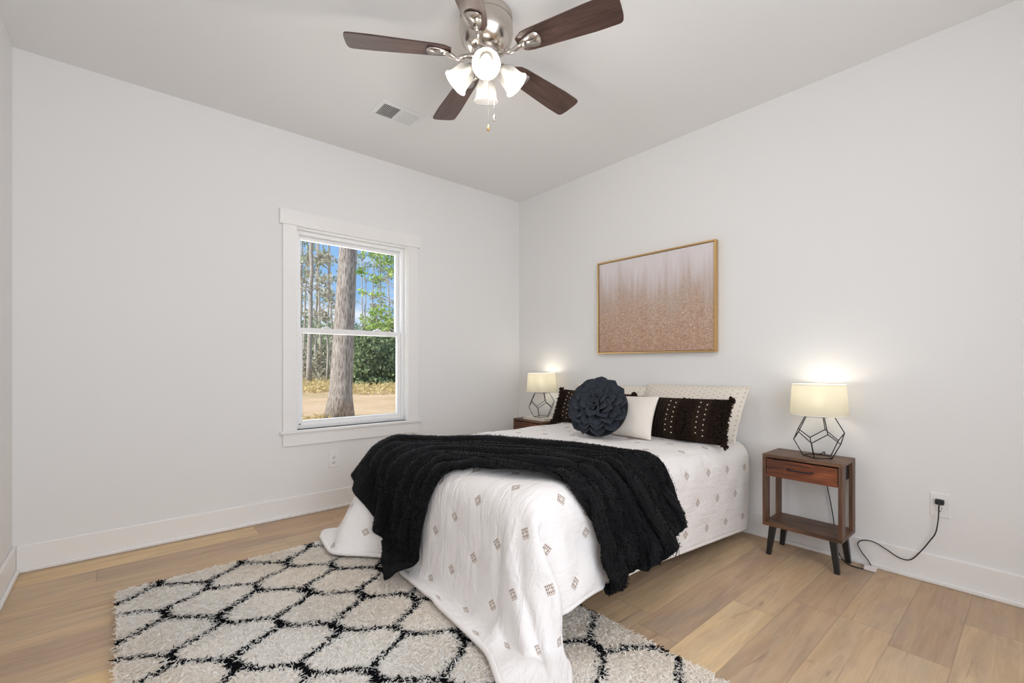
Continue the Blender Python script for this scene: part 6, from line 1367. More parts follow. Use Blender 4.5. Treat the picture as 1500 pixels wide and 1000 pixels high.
-28,0,-1,1,0,0,-2,1,0,0,0,0,0,0,0,0,-1,1,-1,1,-1,1,-1,1,-1,1,-1,1,0,0,0,0,0,-1,1,-1,1,-1,1,0,0,0,0,0,-1,1,-1,1,-1,1,-1,1,0,0,0,-1,1,0,0,-1,3,1,-1,2,-2,-1,11,-12,8,-4,-1,-4,15,2,3,1,-12,4,-1,3,12,-20,9,2,6,0,
-29,1,0,1,-1,-1,0,0,-1,1,-1,1,0,-1,1,0,0,0,0,0,0,0,0,0,0,0,0,0,-1,1,-1,1,-1,1,0,0,0,0,0,-1,1,-1,1,0,0,0,0,0,0,0,0,0,-1,1,-1,1,0,-1,0,2,2,4,-6,2,-1,-2,4,0,0,9,-14,6,-4,15,1,2,0,-15,12,-15,22,1,1,4,0,0,
-28,0,0,0,0,0,0,-1,0,0,0,0,-1,1,0,-1,1,-1,1,-1,1,-1,1,-1,1,-1,1,0,0,0,0,0,0,0,-1,1,0,0,0,0,0,0,0,-1,1,-1,1,-1,1,-1,1,-1,1,0,0,0,0,0,0,4,-1,-1,-2,2,3,8,-12,9,-10,9,-1,-8,4,1,11,1,2,1,-15,4,8,26,-10,3,-7,0,
-28,-1,2,0,-1,-1,1,-1,0,-1,1,-1,1,0,-1,1,0,0,0,0,0,0,0,0,0,0,0,-1,1,-1,1,-1,1,0,0,0,-1,1,-1,1,-1,1,-1,1,0,0,-1,1,0,0,0,0,0,-1,1,0,-1,1,1,2,0,-1,-1,1,16,-13,-2,0,2,2,10,-16,0,-1,8,5,3,2,5,-13,-11,8,34,-19,12,-5,
-28,0,0,-1,0,0,1,-1,0,0,0,0,0,-1,1,0,-1,1,-1,1,-1,1,-1,1,-1,1,-1,1,-1,1,0,0,0,-1,1,-1,1,-1,1,-1,1,0,0,0,-1,1,0,0,-1,1,-1,1,-1,1,0,-1,1,0,2,1,1,-4,1,1,5,-3,0,-3,9,-9,9,1,-8,-1,6,6,-1,-1,-1,31,-4,-14,-9,16,-7,5]
THROW = [
-1582,19,10,-7,18,-4,-4,-12,1,-8,-15,9,-7,-14,4,-16,-2,8,-6,-17,-14,-16,-4,6,0,-3,-5,-8,-14,-12,-12,-13,-6,-12,-11,-10,-6,-7,-7,-9,-10,-9,-10,-10,-10,-9,-5,-3,-5,4,1,-8,-19,-10,3,-5,-7,-20,-16,-11,-5,-8,-7,-5,-4,-4,-3,-2,0,0,0,-1,-1,-2,-1,-1,0,-1,-1,-1,-1,5,-4,-17,-20,-21,-22,-21,-20,-15,-20,-21,
13,-9,-20,25,-27,11,-11,15,-15,10,14,-23,13,15,-9,11,-16,-13,14,12,2,-2,-17,-11,1,-1,1,15,13,4,-3,0,-11,13,-7,3,1,0,-1,0,1,-1,0,0,0,0,-5,-3,-3,-12,1,10,12,-10,-15,2,8,14,2,-7,-7,2,1,0,-1,1,0,0,-1,0,0,0,-1,2,1,1,0,1,0,0,5,-9,4,-3,7,0,0,0,-1,-2,3,0,
-13,8,17,-20,7,-14,10,-14,15,-12,0,14,-14,1,6,5,10,-8,-16,10,7,9,2,-16,-11,4,8,-13,5,14,12,-2,1,-16,12,3,-1,0,0,0,0,0,0,0,1,-1,0,0,-3,-3,-13,-8,14,13,-10,-10,-6,10,12,5,-7,-5,1,0,0,-1,1,0,0,0,0,-1,0,3,0,0,1,0,2,1,-6,2,-2,9,-2,0,1,-1,0,-1,2,0,
-2,-17,3,-1,3,0,-1,6,-9,5,4,-8,8,-1,-1,-7,1,5,6,-9,2,13,8,1,-9,-8,-10,2,-2,-2,7,14,12,0,-2,-1,0,0,0,0,0,0,0,1,-1,0,1,-4,5,1,-1,-5,-16,-2,22,-1,-10,-13,5,10,7,-6,5,-1,-1,0,-2,-1,-1,-1,-3,0,2,0,0,0,-1,-1,-2,-2,-1,-1,2,-2,16,-1,0,1,0,-1,0,1,
12,-15,-15,2,2,11,-3,-2,4,-8,-5,3,2,7,-12,1,7,3,-11,0,1,-2,15,14,0,-3,-3,-2,-9,-7,-5,2,4,21,2,0,0,0,0,0,-1,0,1,-1,0,0,0,0,-3,2,5,0,2,1,-7,2,2,-2,-18,-4,10,9,-6,-1,-1,0,0,0,-1,-3,0,2,1,-4,-1,-1,-1,-1,-1,0,0,2,-1,20,-7,3,0,0,0,-2,2,0,
15,1,-6,-10,-8,-7,0,1,-2,8,-2,4,-4,-6,22,-8,-10,0,8,-1,0,-7,-5,7,18,6,5,-2,4,-1,-2,-5,6,-11,2,0,0,0,0,0,0,1,-1,0,0,0,0,1,-1,-1,-2,4,-7,0,-4,6,4,0,1,-5,-11,-1,-3,-1,0,-1,2,1,2,3,3,0,-1,0,-1,-1,0,0,1,1,3,2,8,-7,0,4,-1,0,0,-1,-2,3,
13,1,4,-3,-3,-6,0,0,6,8,-3,6,0,-8,-16,10,12,-1,2,3,0,3,-2,-1,-4,1,-2,2,-2,0,0,0,-14,5,0,-1,0,0,0,0,1,-1,0,0,0,1,-1,0,0,0,0,-1,3,1,3,-5,-4,-1,8,0,-1,4,-1,-2,-1,-7,-3,-1,-1,1,0,-1,0,0,2,2,0,1,2,1,4,2,-9,-5,1,5,2,0,0,0,-4,4,
10,2,-4,-1,10,-1,2,0,-1,-5,4,2,-2,1,2,-3,3,0,-2,2,0,-6,6,-2,2,-2,-2,5,-3,-5,5,-9,9,-6,-1,1,0,-1,0,0,0,0,0,0,0,0,0,0,1,-1,0,-1,11,-6,-5,7,-2,1,-6,-2,11,-9,-5,-1,-1,7,0,-2,0,-2,-1,0,-2,2,2,1,1,2,-1,2,-4,-7,-1,1,2,3,4,0,-1,1,-2,1,
10,1,-9,15,-7,2,-1,6,0,-1,2,-10,7,-4,0,5,-14,9,8,-2,-8,6,-2,-4,-4,5,7,-10,7,2,-8,9,-8,1,1,-1,0,1,0,0,-1,0,0,0,1,-1,0,0,0,0,0,0,-10,4,9,-12,12,-2,2,0,-13,6,-3,3,0,-2,-3,3,-1,-2,1,-1,3,0,0,0,1,-1,0,-3,-3,-1,-1,2,-1,4,6,1,0,0,-1,-2,
-20,8,28,3,-7,9,-3,-6,-9,6,9,9,-16,6,4,-5,5,-6,-10,1,13,1,-9,3,6,-1,-12,6,1,-3,6,0,-6,0,-1,1,-1,0,0,0,0,0,1,0,-1,0,0,0,0,0,0,0,0,0,3,0,-9,-3,13,-3,1,-12,5,-3,2,0,-1,-2,0,1,-1,2,0,1,-1,-1,-1,0,-2,-3,-2,0,0,0,1,0,10,2,1,0,0,-3,
18,-4,-11,-5,18,-8,1,-2,8,-9,-10,-5,17,7,-8,7,-4,-4,9,1,-9,-8,15,2,-10,-7,10,6,-11,10,-8,-6,10,1,0,-1,1,-1,0,0,0,1,-1,0,0,0,1,-1,0,0,0,0,0,-1,-9,7,1,4,-19,6,7,5,-5,-3,-2,1,0,-1,-1,1,1,1,0,-1,-1,0,0,-2,-3,-2,1,3,3,0,3,2,-4,6,-1,1,2,-5,
14,-4,3,4,-16,8,-4,6,-9,10,5,-2,-4,-13,15,-5,-3,9,0,-12,4,11,-9,-11,17,-2,2,-17,16,0,-4,4,-2,-1,0,1,-1,1,-1,0,1,-1,0,0,0,0,0,0,0,0,0,-1,1,0,0,-1,1,0,2,-4,-10,11,3,-2,-8,0,0,0,1,-1,1,0,-1,0,-1,-1,-3,-2,0,3,4,3,1,1,-2,-3,0,3,4,-2,0,2,
-7,17,5,-12,11,-11,7,-7,12,2,-2,-9,0,11,-9,-6,14,-4,-11,13,2,-4,-5,7,-13,11,-12,17,-8,-10,15,-4,1,0,0,-1,0,0,1,-1,0,0,0,0,0,1,-1,0,0,0,0,0,-1,1,0,-1,-1,2,2,-1,-1,-9,5,2,-1,-6,1,2,-3,3,-1,-1,-1,-1,0,-2,-2,0,4,5,2,-2,-1,-2,-1,0,-1,2,6,0,0,-1,
13,-16,4,14,-3,2,-2,4,-2,-12,-6,13,5,1,-9,11,-6,-8,12,0,-13,-2,12,1,1,-10,14,-4,-5,4,-13,11,0,0,-1,0,1,-1,0,1,-1,0,0,0,0,0,0,0,0,0,0,0,0,-1,0,1,0,-2,-4,5,1,-1,-4,2,0,4,-6,-3,1,-2,-1,0,0,-1,-3,0,2,5,4,-1,-4,-1,-4,-2,-1,-1,3,-2,16,2,-2,3,
9,10,-12,-12,15,-6,13,-2,-5,6,1,2,-5,-13,9,7,-5,3,-7,-8,12,6,-8,-2,-1,10,-11,-7,7,2,9,-6,-1,0,1,0,-1,0,0,0,0,0,0,1,0,-1,0,1,-1,0,0,0,0,0,0,-1,0,1,3,-6,7,0,-1,-7,6,-6,2,-3,-2,-1,-2,0,-1,-2,2,2,4,0,-2,-4,-4,-5,-1,2,1,4,1,13,0,-1,0,2,
7,9,-5,7,-15,18,-4,-4,7,-2,-1,-8,-4,10,4,-9,6,-3,-1,7,-1,-4,1,0,4,-8,4,1,-7,7,-5,0,0,0,-1,0,0,1,-1,0,1,0,0,-1,0,0,0,0,0,0,0,0,0,0,-1,1,0,-1,0,3,-4,-3,2,1,-3,1,0,-1,-2,-2,0,-1,0,0,2,1,0,0,-5,-5,-1,3,5,2,4,2,5,-2,-5,3,0,-5,
16,3,4,5,0,-1,-8,6,0,-1,0,1,1,0,-5,4,-6,4,2,2,-2,1,-2,2,-7,6,-2,-2,2,-17,5,0,0,0,0,0,0,-1,1,-1,0,0,0,0,0,0,0,0,0,0,0,0,0,-1,1,-1,0,0,0,1,0,2,-6,4,1,-4,0,-2,-1,-1,-1,-1,-2,4,-2,2,-1,-7,-4,4,7,6,3,3,0,1,-5,-3,-3,3,2,-1,
-4,9,13,-14,14,-11,8,3,-2,-6,0,9,-4,-6,10,-10,6,-4,5,-13,6,-6,6,-3,7,-6,8,0,-6,6,-4,0,0,-1,1,-1,0,0,0,1,-1,0,0,0,0,0,1,-1,0,0,0,0,-1,1,-1,1,-1,1,0,-1,0,0,0,1,-3,0,-1,-2,2,-4,0,-3,4,-5,5,-2,-7,0,5,7,4,0,-1,-1,-2,-3,0,0,0,3,-1,2,
5,-11,12,14,-18,16,-6,-6,-4,6,10,-16,5,11,-17,12,-10,11,-12,10,3,3,-4,2,-2,-1,-12,12,-1,-1,0,0,0,0,-1,1,0,0,-1,0,0,0,0,0,0,0,0,0,0,0,0,-1,1,0,0,-1,1,-1,0,0,0,-1,2,-5,2,-2,-2,2,-3,4,-5,3,-5,5,-3,-6,1,5,8,0,-2,-2,-3,-4,-1,0,0,1,5,-2,8,-1,
17,-10,-18,9,19,-20,9,8,-1,1,-9,12,-4,-14,18,-15,12,-12,11,-8,-11,-2,-3,1,1,9,14,-4,-2,4,-1,0,-1,1,0,-1,0,0,0,0,0,0,0,0,0,1,-1,0,0,0,-1,1,0,-1,0,0,0,0,0,0,0,0,-1,0,-4,4,3,-5,1,-6,4,-6,3,-2,-5,1,7,6,-3,-2,-5,-5,0,1,1,1,1,0,2,6,1,3,
13,4,-1,-6,-11,18,-6,-2,3,-3,6,-6,-1,7,-16,17,-10,7,1,-1,4,-1,-1,-1,0,3,-7,-6,7,0,0,0,0,-1,0,1,-1,0,1,-1,1,0,0,0,0,-1,0,0,0,0,0,0,0,0,0,0,-1,0,1,0,-1,0,1,-1,1,2,-6,5,-6,2,-5,2,-3,-1,-2,9,1,-4,-3,-6,-1,5,3,2,2,0,-1,-1,-5,2,4,5,
-9,16,12,-4,3,-16,12,-3,-1,2,2,-4,5,-6,6,-17,12,7,-9,-4,-7,8,2,-3,0,-7,8,11,-5,0,0,0,0,0,0,-1,1,0,-1,0,0,0,0,0,0,0,0,0,0,0,0,0,-1,1,0,-1,1,0,-1,0,1,-1,0,3,2,-5,0,-4,3,-4,1,-2,0,-5,9,-4,-2,-2,-1,-1,7,3,0,0,-2,-2,-1,-2,-2,0,1,5,
13,-22,3,13,3,6,-20,11,9,0,-12,12,-2,0,-5,7,-5,-13,4,9,6,-7,-1,4,2,4,-3,-3,-1,-1,0,0,0,0,-1,0,0,0,0,1,-1,0,0,0,0,0,0,0,1,0,-1,0,0,-1,0,1,-1,0,0,0,0,1,0,2,-4,0,3,-2,-2,0,-2,-2,-3,5,-4,-2,1,0,-5,11,0,-4,-4,1,0,1,-2,-3,-4,-4,-3,0,
25,-1,-13,-12,13,-5,17,-4,2,-4,6,-4,2,-3,3,-1,-2,0,3,0,-2,-1,1,4,-2,-2,-6,-12,9,0,0,0,-1,0,1,0,-1,0,0,0,0,0,0,0,0,0,0,1,-1,0,0,0,0,0,0,-1,1,-1,0,0,0,0,0,-3,1,4,-3,1,-1,0,-2,0,0,-4,-1,0,-1,-5,10,-2,-8,-1,2,0,1,-5,-6,-5,-2,0,1,0,
11,8,-2,-8,-10,19,-6,6,-11,9,-1,-2,-4,9,-1,-1,-8,7,-6,6,-2,6,0,-10,-1,-6,0,10,-1,0,0,-1,1,0,-1,0,1,-1,0,0,0,0,0,0,0,0,1,-1,0,0,0,0,0,0,-1,1,-1,1,0,0,0,-1,1,-1,1,0,0,0,-2,-1,-1,0,-3,1,-3,0,-6,8,-1,-10,5,2,3,-2,-9,-6,0,1,1,3,6,11,
18,4,-1,3,-1,-1,3,-4,4,-3,0,-2,1,-2,-4,-3,5,-3,4,-8,5,-3,-8,11,0,2,-5,-1,1,0,0,-1,0,0,0,0,-1,1,0,-1,1,0,0,0,0,0,-1,0,0,0,0,-1,0,0,1,-1,0,0,0,0,0,1,-1,1,0,-1,1,-2,1,-1,-1,-3,1,-4,2,-6,7,-1,-10,11,0,0,-5,-9,-2,0,1,3,5,10,9,2,
4,-9,22,8,-7,-7,-3,-2,1,1,1,0,1,2,6,7,-5,0,-3,3,-1,-4,1,-3,-5,4,1,-1,-1,0,0,0,0,-1,0,0,0,0,0,1,-1,0,0,0,0,0,0,0,0,0,0,0,0,0,-1,1,0,-1,0,0,0,0,0,0,1,-2,0,1,1,-3,1,-2,0,-2,-5,6,-3,-8,12,-8,3,-4,-8,-2,0,4,5,8,9,3,-1,0,
13,-14,-16,1,1,-1,0,1,-3,2,7,-9,8,-4,8,7,7,3,6,0,-8,-1,4,-10,10,-6,6,-1,0,0,0,0,0,0,0,0,0,-1,0,0,0,0,0,0,0,0,0,0,0,0,0,0,0,0,0,-1,0,1,-1,0,0,0,1,0,0,-1,-1,2,-3,1,-1,0,-3,-1,4,-7,-4,9,-10,10,-9,-9,0,3,5,7,8,5,1,0,-1,-5,
14,-3,-20,-7,5,7,3,0,1,-3,-6,10,-11,8,-11,-1,-6,3,0,12,13,6,-9,7,3,-3,0,0,0,-1,0,0,-1,1,-1,0,0,1,-1,0,0,0,0,0,0,0,0,0,0,0,0,0,0,-1,1,0,0,-1,1,0,0,0,-1,0,0,1,0,-1,0,1,-3,2,-3,2,-7,1,4,-10,11,-12,-8,3,3,6,8,6,2,0,-1,-4,-9,-6,
7,6,4,-10,-11,-7,-4,-2,0,0,-1,0,6,-5,5,-2,17,5,0,-5,-5,2,11,-4,8,-2,-2,0,0,0,0,0,0,-1,1,-1,0,0,1,-1,0,0,0,0,0,0,0,0,0,0,0,0,-1,1,-1,0,0,0,0,0,0,0,1,0,0,-1,1,-2,2,-2,1,-4,2,-3,0,3,-8,3,-3,-10,10,-2,7,7,5,1,-1,-4,-6,-7,-2,-4,
-5,18,1,4,-4,-8,-1,-4,3,6,-6,2,1,3,3,6,1,-2,0,-3,5,-5,1,-2,-23,21,0,0,-1,1,-1,0,0,0,0,0,0,-1,0,0,1,0,-1,0,0,0,0,0,0,0,0,0,0,0,0,0,-1,1,-1,0,0,0,0,0,0,1,0,1,-2,2,0,-1,0,-2,1,-7,1,4,-17,15,-9,16,8,2,-4,-5,-6,-5,-6,0,-3,-3,
15,-15,15,-4,5,3,-2,2,0,-5,5,0,0,1,-3,1,-3,-7,-3,1,-3,13,-8,6,5,-7,0,-1,1,-1,0,0,0,-1,0,0,0,0,0,1,-1,0,1,0,0,0,0,-1,0,0,0,-1,1,-1,0,0,1,-1,1,-1,0,1,-1,1,0,0,-1,1,2,-2,-2,2,-2,0,-2,0,3,-15,15,-14,20,2,-4,-6,-4,-3,-2,0,4,-4,-3,-2,
16,7,-8,7,-2,-2,3,-1,-1,0,1,0,2,-2,1,-9,-2,6,4,2,1,-7,4,-8,7,-8,0,1,-1,0,0,0,-1,1,0,0,-1,1,-1,0,0,0,0,0,0,0,0,1,-1,0,0,0,0,0,0,0,-1,0,0,1,0,-1,1,-1,0,0,1,0,-1,1,0,0,-2,1,-4,4,-11,14,-17,16,-1,-11,2,-4,-4,-1,1,0,4,-3,-1,-1,
-6,21,8,0,-2,5,-6,5,-4,1,-1,4,-2,-6,8,0,1,-3,-1,1,1,-4,-8,12,-12,0,0,-1,0,0,0,0,0,0,-1,0,1,-1,1,-1,0,0,0,0,0,0,0,0,0,0,0,0,-1,1,-1,0,0,1,-1,0,0,0,0,1,0,0,0,0,0,0,1,0,0,-3,3,-10,11,-16,18,-3,-17,9,-12,0,3,1,0,1,0,-5,0,1,
7,-19,15,10,3,-6,6,-13,15,-3,-1,-9,-4,18,-19,0,5,10,4,-8,-10,0,17,-11,4,1,-1,1,-1,0,0,0,0,-1,1,0,-1,0,0,0,0,0,0,0,0,0,0,0,0,0,0,0,0,-1,1,0,0,-1,0,0,0,1,0,-1,1,0,0,-1,1,0,1,-3,2,-1,-4,7,-12,14,-10,-11,14,-15,6,4,1,2,2,0,-11,2,-1,0,
19,-4,-24,-2,10,17,-3,1,-4,6,-5,7,-1,-15,15,-5,-12,-5,4,17,0,1,-10,4,1,0,0,-1,1,-1,0,-1,1,0,-1,0,1,0,-1,0,1,0,-1,0,0,0,0,0,0,0,-1,1,0,0,0,-1,0,0,1,-1,1,-1,0,1,-1,0,1,0,0,0,-1,0,0,-1,5,-10,11,-12,-2,10,-15,15,0,-1,0,-2,-4,-5,-5,3,1,-1,
15,0,3,-2,-5,-9,-1,10,-15,4,17,-9,-1,8,-5,-3,8,0,-14,-6,18,-13,13,-1,0,0,0,0,-1,1,-1,0,0,0,0,-1,0,0,0,1,-1,0,1,0,-1,0,0,0,0,0,0,0,0,0,-1,0,1,-1,0,1,-1,0,0,0,1,0,-1,1,0,0,0,1,-2,3,-8,9,-11,2,6,-12,12,-11,2,1,-2,-1,0,-2,2,-4,0,0,
17,-5,1,-5,0,7,-1,0,3,-8,-13,11,12,-8,-7,11,-6,-3,10,-4,-11,12,-10,9,0,-1,0,0,0,0,0,0,-1,0,0,1,-1,0,1,-1,0,0,0,0,1,-1,0,0,1,-1,0,0,0,-1,1,0,-1,1,-1,0,0,1,0,0,-1,1,0,0,0,0,0,0,2,-5,6,-6,2,3,-14,12,-11,6,-4,-5,-3,0,4,-3,-2,1,-2,1,
-4,18,-8,3,7,-16,5,-2,10,-1,4,-1,-14,4,9,-3,2,-3,6,-4,3,1,-5,1,0,0,0,-1,1,-1,0,0,0,0,0,-1,1,-1,0,0,0,0,0,0,0,1,-1,0,0,0,0,-1,0,1,-1,0,0,0,0,0,0,0,0,0,1,-1,1,0,0,0,0,0,-3,5,-3,1,0,-10,6,-7,2,-6,-3,2,6,6,-10,-5,0,0,2,3,
17,-18,12,7,-10,7,5,0,-4,1,2,-5,5,0,-1,1,-1,3,-10,-5,2,10,2,-8,0,0,0,0,-1,0,0,0,0,0,-1,1,-1,1,-1,0,0,0,0,0,0,0,1,-1,0,0,0,0,0,0,0,0,0,-1,1,-1,1,-1,1,0,0,0,0,0,0,0,0,0,1,-4,-2,-2,-2,10,2,-4,2,-2,-6,8,-3,-13,-8,3,2,3,-1,-1,
7,11,3,-4,4,-2,3,-2,0,3,-6,6,-2,0,0,-4,3,0,0,1,1,-24,14,1,-1,0,-1,0,0,0,0,0,0,-1,1,-1,0,0,0,1,0,0,-1,0,0,0,0,0,0,0,0,0,0,-1,0,0,0,1,-1,1,-1,1,-1,0,0,1,-1,1,-1,1,0,0,0,2,1,1,0,-8,4,1,-5,-6,12,-18,-1,-8,6,4,2,-2,1,0,
12,5,0,-1,-6,7,-13,6,8,-8,6,-4,5,-2,-1,1,-1,0,0,3,-5,4,-3,-1,0,0,0,0,0,0,-1,0,0,0,-1,1,0,-1,1,-1,0,0,1,-1,0,0,0,1,-1,0,0,0,0,0,0,0,0,-1,0,0,0,0,0,1,0,0,0,-1,1,0,0,0,0,0,-1,0,0,4,-12,-1,-1,11,-16,11,-14,9,1,-1,-3,1,4,6,
23,-13,-5,6,13,-8,7,-3,-14,10,7,0,0,-1,-4,3,0,-2,-1,2,-9,10,-9,0,0,-1,0,0,0,0,0,0,-1,1,0,-1,0,1,-1,0,0,0,0,1,-1,0,0,0,0,0,0,0,-1,1,-1,0,0,0,0,0,0,0,1,-1,0,0,1,0,0,0,0,0,0,0,3,-2,-1,-3,4,2,-1,-15,12,-16,6,-1,0,0,4,5,2,0,
16,3,1,-2,-9,11,-1,1,-1,0,-8,8,0,-1,0,-4,4,3,-5,-5,9,-8,0,0,0,0,0,0,-1,0,0,0,0,-1,1,0,-1,0,0,0,0,0,0,0,1,-1,0,0,0,0,0,0,0,-1,1,0,-1,1,0,-1,1,0,-1,1,0,0,0,0,0,0,0,1,-1,0,-1,1,1,-1,3,-6,-4,9,-15,8,1,-1,0,3,3,2,-1,-1,
3,13,1,-9,4,-8,3,-3,9,1,4,-6,-5,4,1,3,-11,-3,14,2,-7,3,0,-1,0,0,0,-1,1,-1,0,0,0,0,-1,0,1,-1,0,0,0,0,0,0,0,1,-1,0,0,0,0,0,0,0,0,-1,1,-1,0,1,-1,0,1,-1,0,1,-1,1,0,0,0,0,1,-1,0,1,0,0,-3,-2,7,-9,9,-2,-4,1,5,1,1,-1,0,1,
16,-20,8,10,-2,5,0,2,0,-7,-6,0,9,-8,4,-7,9,5,-6,-6,5,1,0,0,0,0,-1,1,-1,0,0,0,0,0,0,-1,0,0,1,0,0,-1,0,0,0,0,0,0,0,0,0,-1,1,0,-1,1,-1,0,0,0,0,0,0,1,0,-1,1,0,0,0,1,-1,0,1,0,-1,0,1,-5,7,-8,6,-4,-3,6,4,-2,1,-2,-1,1,-2,
6,13,-10,-14,-3,-1,-2,2,5,13,7,0,-10,9,-8,3,2,1,-8,5,3,0,-1,0,0,0,0,-1,0,0,0,-1,0,0,0,1,-1,1,-1,0,0,1,0,-1,0,0,1,-1,0,0,0,0,-1,0,1,-1,0,1,0,-1,1,0,-1,0,1,0,0,0,0,0,0,0,0,0,0,1,0,-3,6,-5,2,-3,-1,7,2,-4,-1,-3,-2,-2,-3,-1,
4,7,3,8,-2,-7,-5,-6,-8,-5,4,5,15,0,-4,7,-6,-6,12,1,-5,0,1,0,-1,-1,1,0,0,0,0,-1,0,0,0,-1,1,-1,0,0,0,0,0,1,-1,0,0,0,0,0,0,0,0,0,-1,1,0,-1,0,0,0,0,1,0,-1,1,0,0,0,0,0,0,0,0,0,0,0,6,-4,2,1,-1,0,-6,-6,-2,-3,-2,-1,-2,0,0,
11,-17,3,3,3,4,9,1,3,-2,-4,-3,-14,4,12,-2,-1,8,-3,-1,-1,0,-1,0,0,0,-1,0,0,0,0,0,0,0,-1,1,-1,0,0,0,0,0,0,0,1,-1,0,0,0,0,0,0,0,0,0,-1,0,0,0,1,-1,0,0,0,1,-1,1,0,0,0,0,0,0,0,0,0,0,-1,2,0,0,2,-1,-1,-1,-2,-2,-4,-1,-1,-1,-3,
-5,9,-1,5,1,8,1,-2,7,-5,-4,-2,11,2,-1,1,-1,-14,-10,13,-1,0,0,0,0,0,0,0,-1,0,0,0,0,-1,1,-1,0,1,0,0,-1,0,0,0,0,0,0,0,0,0,0,0,0,-1,0,1,0,0,-1,0,0,1,0,0,-1,1,-1,0,1,0,0,0,1,0,0,0,0,0,4,1,0,-1,1,3,1,0,1,1,0,0,0,0,
25,-3,-6,-5,3,-2,3,1,1,4,-1,1,-1,-6,1,3,1,0,0,-6,0,0,0,-1,0,0,0,-1,1,-1,0,0,0,0,-1,1,0,-1,0,0,1,-1,0,0,0,1,-1,0,0,0,0,0,-1,1,0,-1,0,0,1,-1,1,-1,0,0,1,0,0,0,0,0,0,0,0,0,0,0,2,4,0,1,0,1,0,-3,2,2,-1,-1,2,-2,-2,-1,
-6,7,11,4,3,-1,-7,6,-6,2,4,-1,-5,3,4,-7,3,2,1,-5,1,-1,0,0,0,0,-1,1,-1,0,0,0,-1,1,0,-1,0,0,0,0,0,1,-1,0,0,0,0,1,-1,0,-1,1,0,0,0,0,-1,0,0,0,0,0,0,1,0,-1,1,0,0,0,0,1,-1,0,0,1,2,-3,1,2,1,-1,-1,0,-3,-1,4,2,-6,0,5,4,
18,-12,-13,-3,0,8,12,9,2,1,-8,-4,8,-4,-6,10,0,-3,2,-4,-1,1,-1,0,0,-1,1,-1,0,1,-1,0,0,-1,0,0,0,0,0,0,0,0,1,-1,0,0,0,0,1,-1,0,-1,1,-1,0,0,1,0,-1,1,-1,1,0,-1,0,1,0,0,0,0,0,0,0,0,0,1,1,1,-3,2,2,1,-1,0,-1,-3,-4,0,2,2,-3,1,
13,1,3,-1,-11,-2,-5,-3,-2,0,11,14,-7,-3,9,-6,0,2,0,0,0,-1,1,0,-1,0,-1,1,0,-1,0,0,0,0,0,0,0,0,0,-1,0,0,0,1,-1,0,1,-1,0,0,0,0,0,0,0,-1,0,0,0,0,0,0,0,1,0,0,-1,1,0,0,0,0,0,1,1,-4,-2,7,1,-2,1,0,2,1,0,1,-2,0,2,-1,-3,2,
-9,21,4,-10,8,4,2,-1,1,-2,0,-8,-2,10,-5,-4,3,4,-3,0,0,0,-1,0,0,0,0,-1,0,0,0,0,0,0,-1,0,0,0,0,1,-1,0,0,0,1,-1,0,0,0,0,0,0,0,-1,0,1,0,-1,1,-1,1,-1,1,-1,0,0,1,0,0,0,0,0,0,3,-4,1,6,0,1,0,0,0,1,-2,3,0,1,-2,-2,-2,1,0,
9,-21,10,14,1,-12,1,3,-1,1,-1,6,4,-6,0,6,0,-1,0,0,-1,0,0,0,0,0,0,0,-1,0,0,0,-1,0,1,0,0,-1,0,0,1,-1,0,0,0,0,0,0,0,0,0,0,-1,1,0,-1,0,0,0,0,0,1,-1,0,1,0,0,0,0,0,0,0,2,-5,3,2,2,-9,10,0,-1,0,0,-1,1,0,1,0,-1,-1,-1,-7,
-2303,-2,-19,-4,-12,6,-7,12,-9,10,3,4,6,-2,10,-1,10,-5,10,1,-1,-1,10,2,5,5,5,21,15,15,16,13,18,19,19,20,20,20,20,19,18,19,18,18,18,18,20,20,20,19,21,19,13,18,24,24,18,9,16,11,11,11,9,9,9,8,8,8,7,8,7,6,7,6,5,5,5,3,4,3,4,-1,2,1,-5,1,1,2,2,2,2,2,
4,-15,6,-5,11,-16,18,-20,19,-18,1,10,-13,4,-1,10,-8,16,-19,8,12,-4,-14,13,1,-2,5,-9,10,5,0,1,-2,-1,-1,1,1,0,-1,0,1,-1,1,0,0,0,-2,-1,-1,-2,1,3,2,-4,-7,1,7,6,-3,3,-1,-1,1,0,0,0,1,0,0,0,0,1,-1,1,0,0,0,1,0,0,-2,3,0,-2,2,1,1,0,-1,0,0,1,
-16,2,0,-2,-3,10,-8,16,-17,26,-16,-9,22,-14,-7,-1,5,-1,16,-17,0,16,1,-17,11,14,2,-3,-13,-1,11,3,1,-4,1,0,-1,0,1,0,0,0,0,0,0,0,1,-1,-1,-1,-4,-3,9,5,-6,-6,-3,10,4,-1,1,-1,1,0,-1,1,-1,1,0,0,0,0,0,0,1,0,0,0,-1,1,0,1,1,-1,1,-1,0,0,1,0,0,-1,
-11,5,1,-3,0,-3,-2,-4,13,-6,26,-16,-14,30,0,-11,-9,-8,-2,22,-18,-4,18,3,-16,0,6,9,7,-2,-11,7,3,1,-4,0,1,0,-1,1,-1,1,0,0,0,1,-1,0,2,2,-1,-2,-5,2,6,0,-4,-5,3,5,0,1,-2,1,1,-1,1,-1,1,0,0,0,1,-1,1,0,0,1,1,-1,1,0,1,-1,3,2,0,0,1,0,1,1,
-12,-4,10,17,4,5,1,0,-2,-6,-12,13,-1,-30,13,14,7,0,-5,-13,6,-7,-9,15,1,-10,-2,-1,-1,5,7,-3,4,3,1,0,-1,0,1,-1,1,0,-1,1,0,0,0,1,-2,0,3,1,0,-1,2,2,-2,0,-4,-2,6,1,0,0,0,1,-1,0,0,0,0,1,0,1,0,1,0,0,0,1,1,1,0,0,3,0,0,0,-1,1,-1,0,
